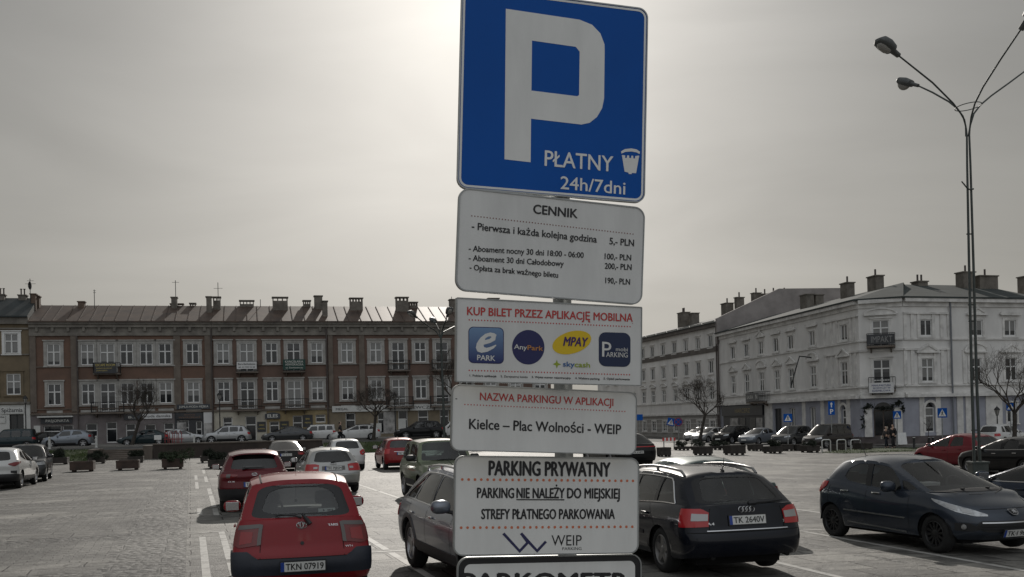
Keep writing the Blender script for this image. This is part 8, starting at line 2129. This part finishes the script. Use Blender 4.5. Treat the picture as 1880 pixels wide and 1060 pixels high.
# ------------------------------------------------------------------ people
def person(name, loc, face, H_, label, jacket, trousers, hairc, stride=.16, bag=None, hood=False):
    """one skinned figure walking; clothes and hair are its children"""
    root = empty(name, loc, math.atan2(face[1], face[0]), label, 'person', 'passers-by'); k = H_ / 1.75
    def skin(nm, verts, edges, rads, mat, sub=2):
        me = bpy.data.meshes.new(nm); me.from_pydata([Vector(v) * k for v in verts], edges, []); o = bpy.data.objects.new(nm, me); C.objects.link(o)
        md = o.modifiers.new('skin', 'SKIN'); md.use_smooth_shade = True
        if not me.skin_vertices: me.skin_vertices.new()
        for i, r in enumerate(rads): me.skin_vertices[0].data[i].radius = (r[0] * k, r[1] * k) if isinstance(r, tuple) else (r * k, r * k)
        me.skin_vertices[0].data[0].use_root = True
        o.modifiers.new('sub', 'SUBSURF').levels = sub
        dg = bpy.context.evaluated_depsgraph_get(); m2 = bpy.data.meshes.new_from_object(o.evaluated_get(dg)); bpy.data.objects.remove(o)
        m2.materials.clear(); m2.materials.append(mat); q = bpy.data.objects.new(nm, m2); C.objects.link(q); q.parent = root; return q
    s = stride; SK = M('skin', (.42, .27, .20), rough=.6)
    B = [(0, 0, .95), (0, 0, 1.15), (.01, 0, 1.38), (.01, 0, 1.50), (.03, 0, 1.62), (.035, 0, 1.70),
         (s * .45, .09, .86), (s * .75 + .04, .09, .50), (s, .09, .09), (s + .16, .09, .035),
         (-s * .4, -.09, .86), (-s * .5, -.09, .50), (-s * 1.3, -.09, .12), (-s * 1.3 + .14, -.09, .05),
         (0, .19, 1.40), (-.05, .25, 1.14), (.04, .27, .92), (.08, .27, .83), (0, -.19, 1.40), (.03, -.25, 1.14), (.14, -.26, .95), (.19, -.26, .87)]
    E = [(0, 1), (1, 2), (2, 3), (3, 4), (4, 5), (0, 6), (6, 7), (7, 8), (8, 9), (0, 10), (10, 11), (11, 12), (12, 13), (2, 14), (14, 15), (15, 16), (16, 17), (2, 18), (18, 19), (19, 20), (20, 21)]
    Rr = [(.15, .12), (.13, .11), (.14, .10), .055, (.085, .078), .07, .09, .062, .045, .04, .09, .062, .045, .04, .06, .045, .034, .03, .06, .045, .034, .03]
    skin('body', B, E, Rr, SK)
    J = [(0, 0, .88), (0, 0, 1.1), (.01, 0, 1.38), (.012, 0, 1.47), (0, .20, 1.40), (-.05, .26, 1.14), (.04, .28, .93), (0, -.20, 1.40), (.03, -.26, 1.14), (.14, -.27, .96)]
    skin('jacket', J, [(0, 1), (1, 2), (2, 3), (2, 4), (4, 5), (5, 6), (2, 7), (7, 8), (8, 9)], [(.19, .15), (.17, .14), (.17, .13), .075, .08, .066, .052, .08, .066, .052], jacket)
    T_ = [(0, 0, .93), (s * .45, .09, .84), (s * .75 + .04, .09, .50), (s, .09, .10), (-s * .4, -.09, .84), (-s * .5, -.09, .50), (-s * 1.3, -.09, .13)]
    skin('trousers', T_, [(0, 1), (1, 2), (2, 3), (0, 4), (4, 5), (5, 6)], [(.17, .13), .105, .075, .058, .105, .075, .058], trousers)
    for x, y, z in ((s, .09, .02), (-s * 1.3, -.09, .035)): mb = MB(); mb.rbox((x - .07) * k, (x + .2) * k, (y - .048) * k, (y + .048) * k, (z - .02) * k, (z + .07) * k, .03 * k); mb.build('shoe', M_BLACK, root, smooth=True)
    skin('hair', [(.0, 0, 1.70), (-.03, 0, 1.62), (-.05, 0, 1.52)] if not hood else [(.0, 0, 1.69), (-.04, 0, 1.60), (-.07, 0, 1.46)], [(0, 1), (1, 2)], [(.085, .09), (.08, .095), .05] if not hood else [(.10, .105), (.11, .13), .10], hairc)
    # face: nose, eyes, mouth
    mb = MB(); mb.add([Vector((.115, -.012, 1.60)) * k, Vector((.115, .012, 1.60)) * k, Vector((.145, 0, 1.60)) * k, Vector((.11, 0, 1.645)) * k], [(0, 1, 2), (0, 2, 3), (1, 3, 2), (0, 3, 1)]); mb.build('nose', SK, root)
    if bag:
        mb = MB(); mb.rbox(-.02 * k, .26 * k, (-.36) * k, (-.28) * k, .72 * k, .98 * k, .03 * k); mb.tube([Vector((.05, -.32, .98)) * k, Vector((.0, -.24, 1.3)) * k, Vector((.0, -.16, 1.46)) * k], .012 * k, 5); mb.build('bag', bag, root)
    return root
M_COATD = M('dark_coat', (.012, .012, .015), rough=.8, var=.3, scale=6); M_JEANS = M('dark_jeans', (.014, .017, .026), rough=.85, var=.3, scale=6); M_FUR = M('pale_fur_hood', (.36, .32, .27), rough=.95, var=.4, scale=14)
M_COAT2 = M('grey_jacket', (.05, .045, .045), rough=.8, var=.4, scale=5); M_BAGW = M('pale_bag', (.42, .40, .37), rough=.7)
def ft(px, py, d): p = at(px, py, d); return (p.x, p.y, gz(p.x, p.y) + .012)
person('person', ft(1628, 824, 73), (-.93, -.35), 1.62, 'person in dark jacket with pale fur hood and bag, left of the walking pair', M_COAT2, M_JEANS, M_FUR, .17, M_BAGW, True)
person('person', ft(1640.5, 826, 72.5), (-.93, -.30), 1.76, 'taller person all in dark clothes, right of the walking pair', M_COATD, M_COATD, M('dark_hair', (.015, .012, .010), rough=.8), .15)
p = tp(tpx(632), 3.4, ZT); person('person', p, (.97, .24), 1.72, 'person in dark clothes behind the grass bank, in front of the white estate', M_COATD, M_COATD, MATS['dark_hair'], .12)
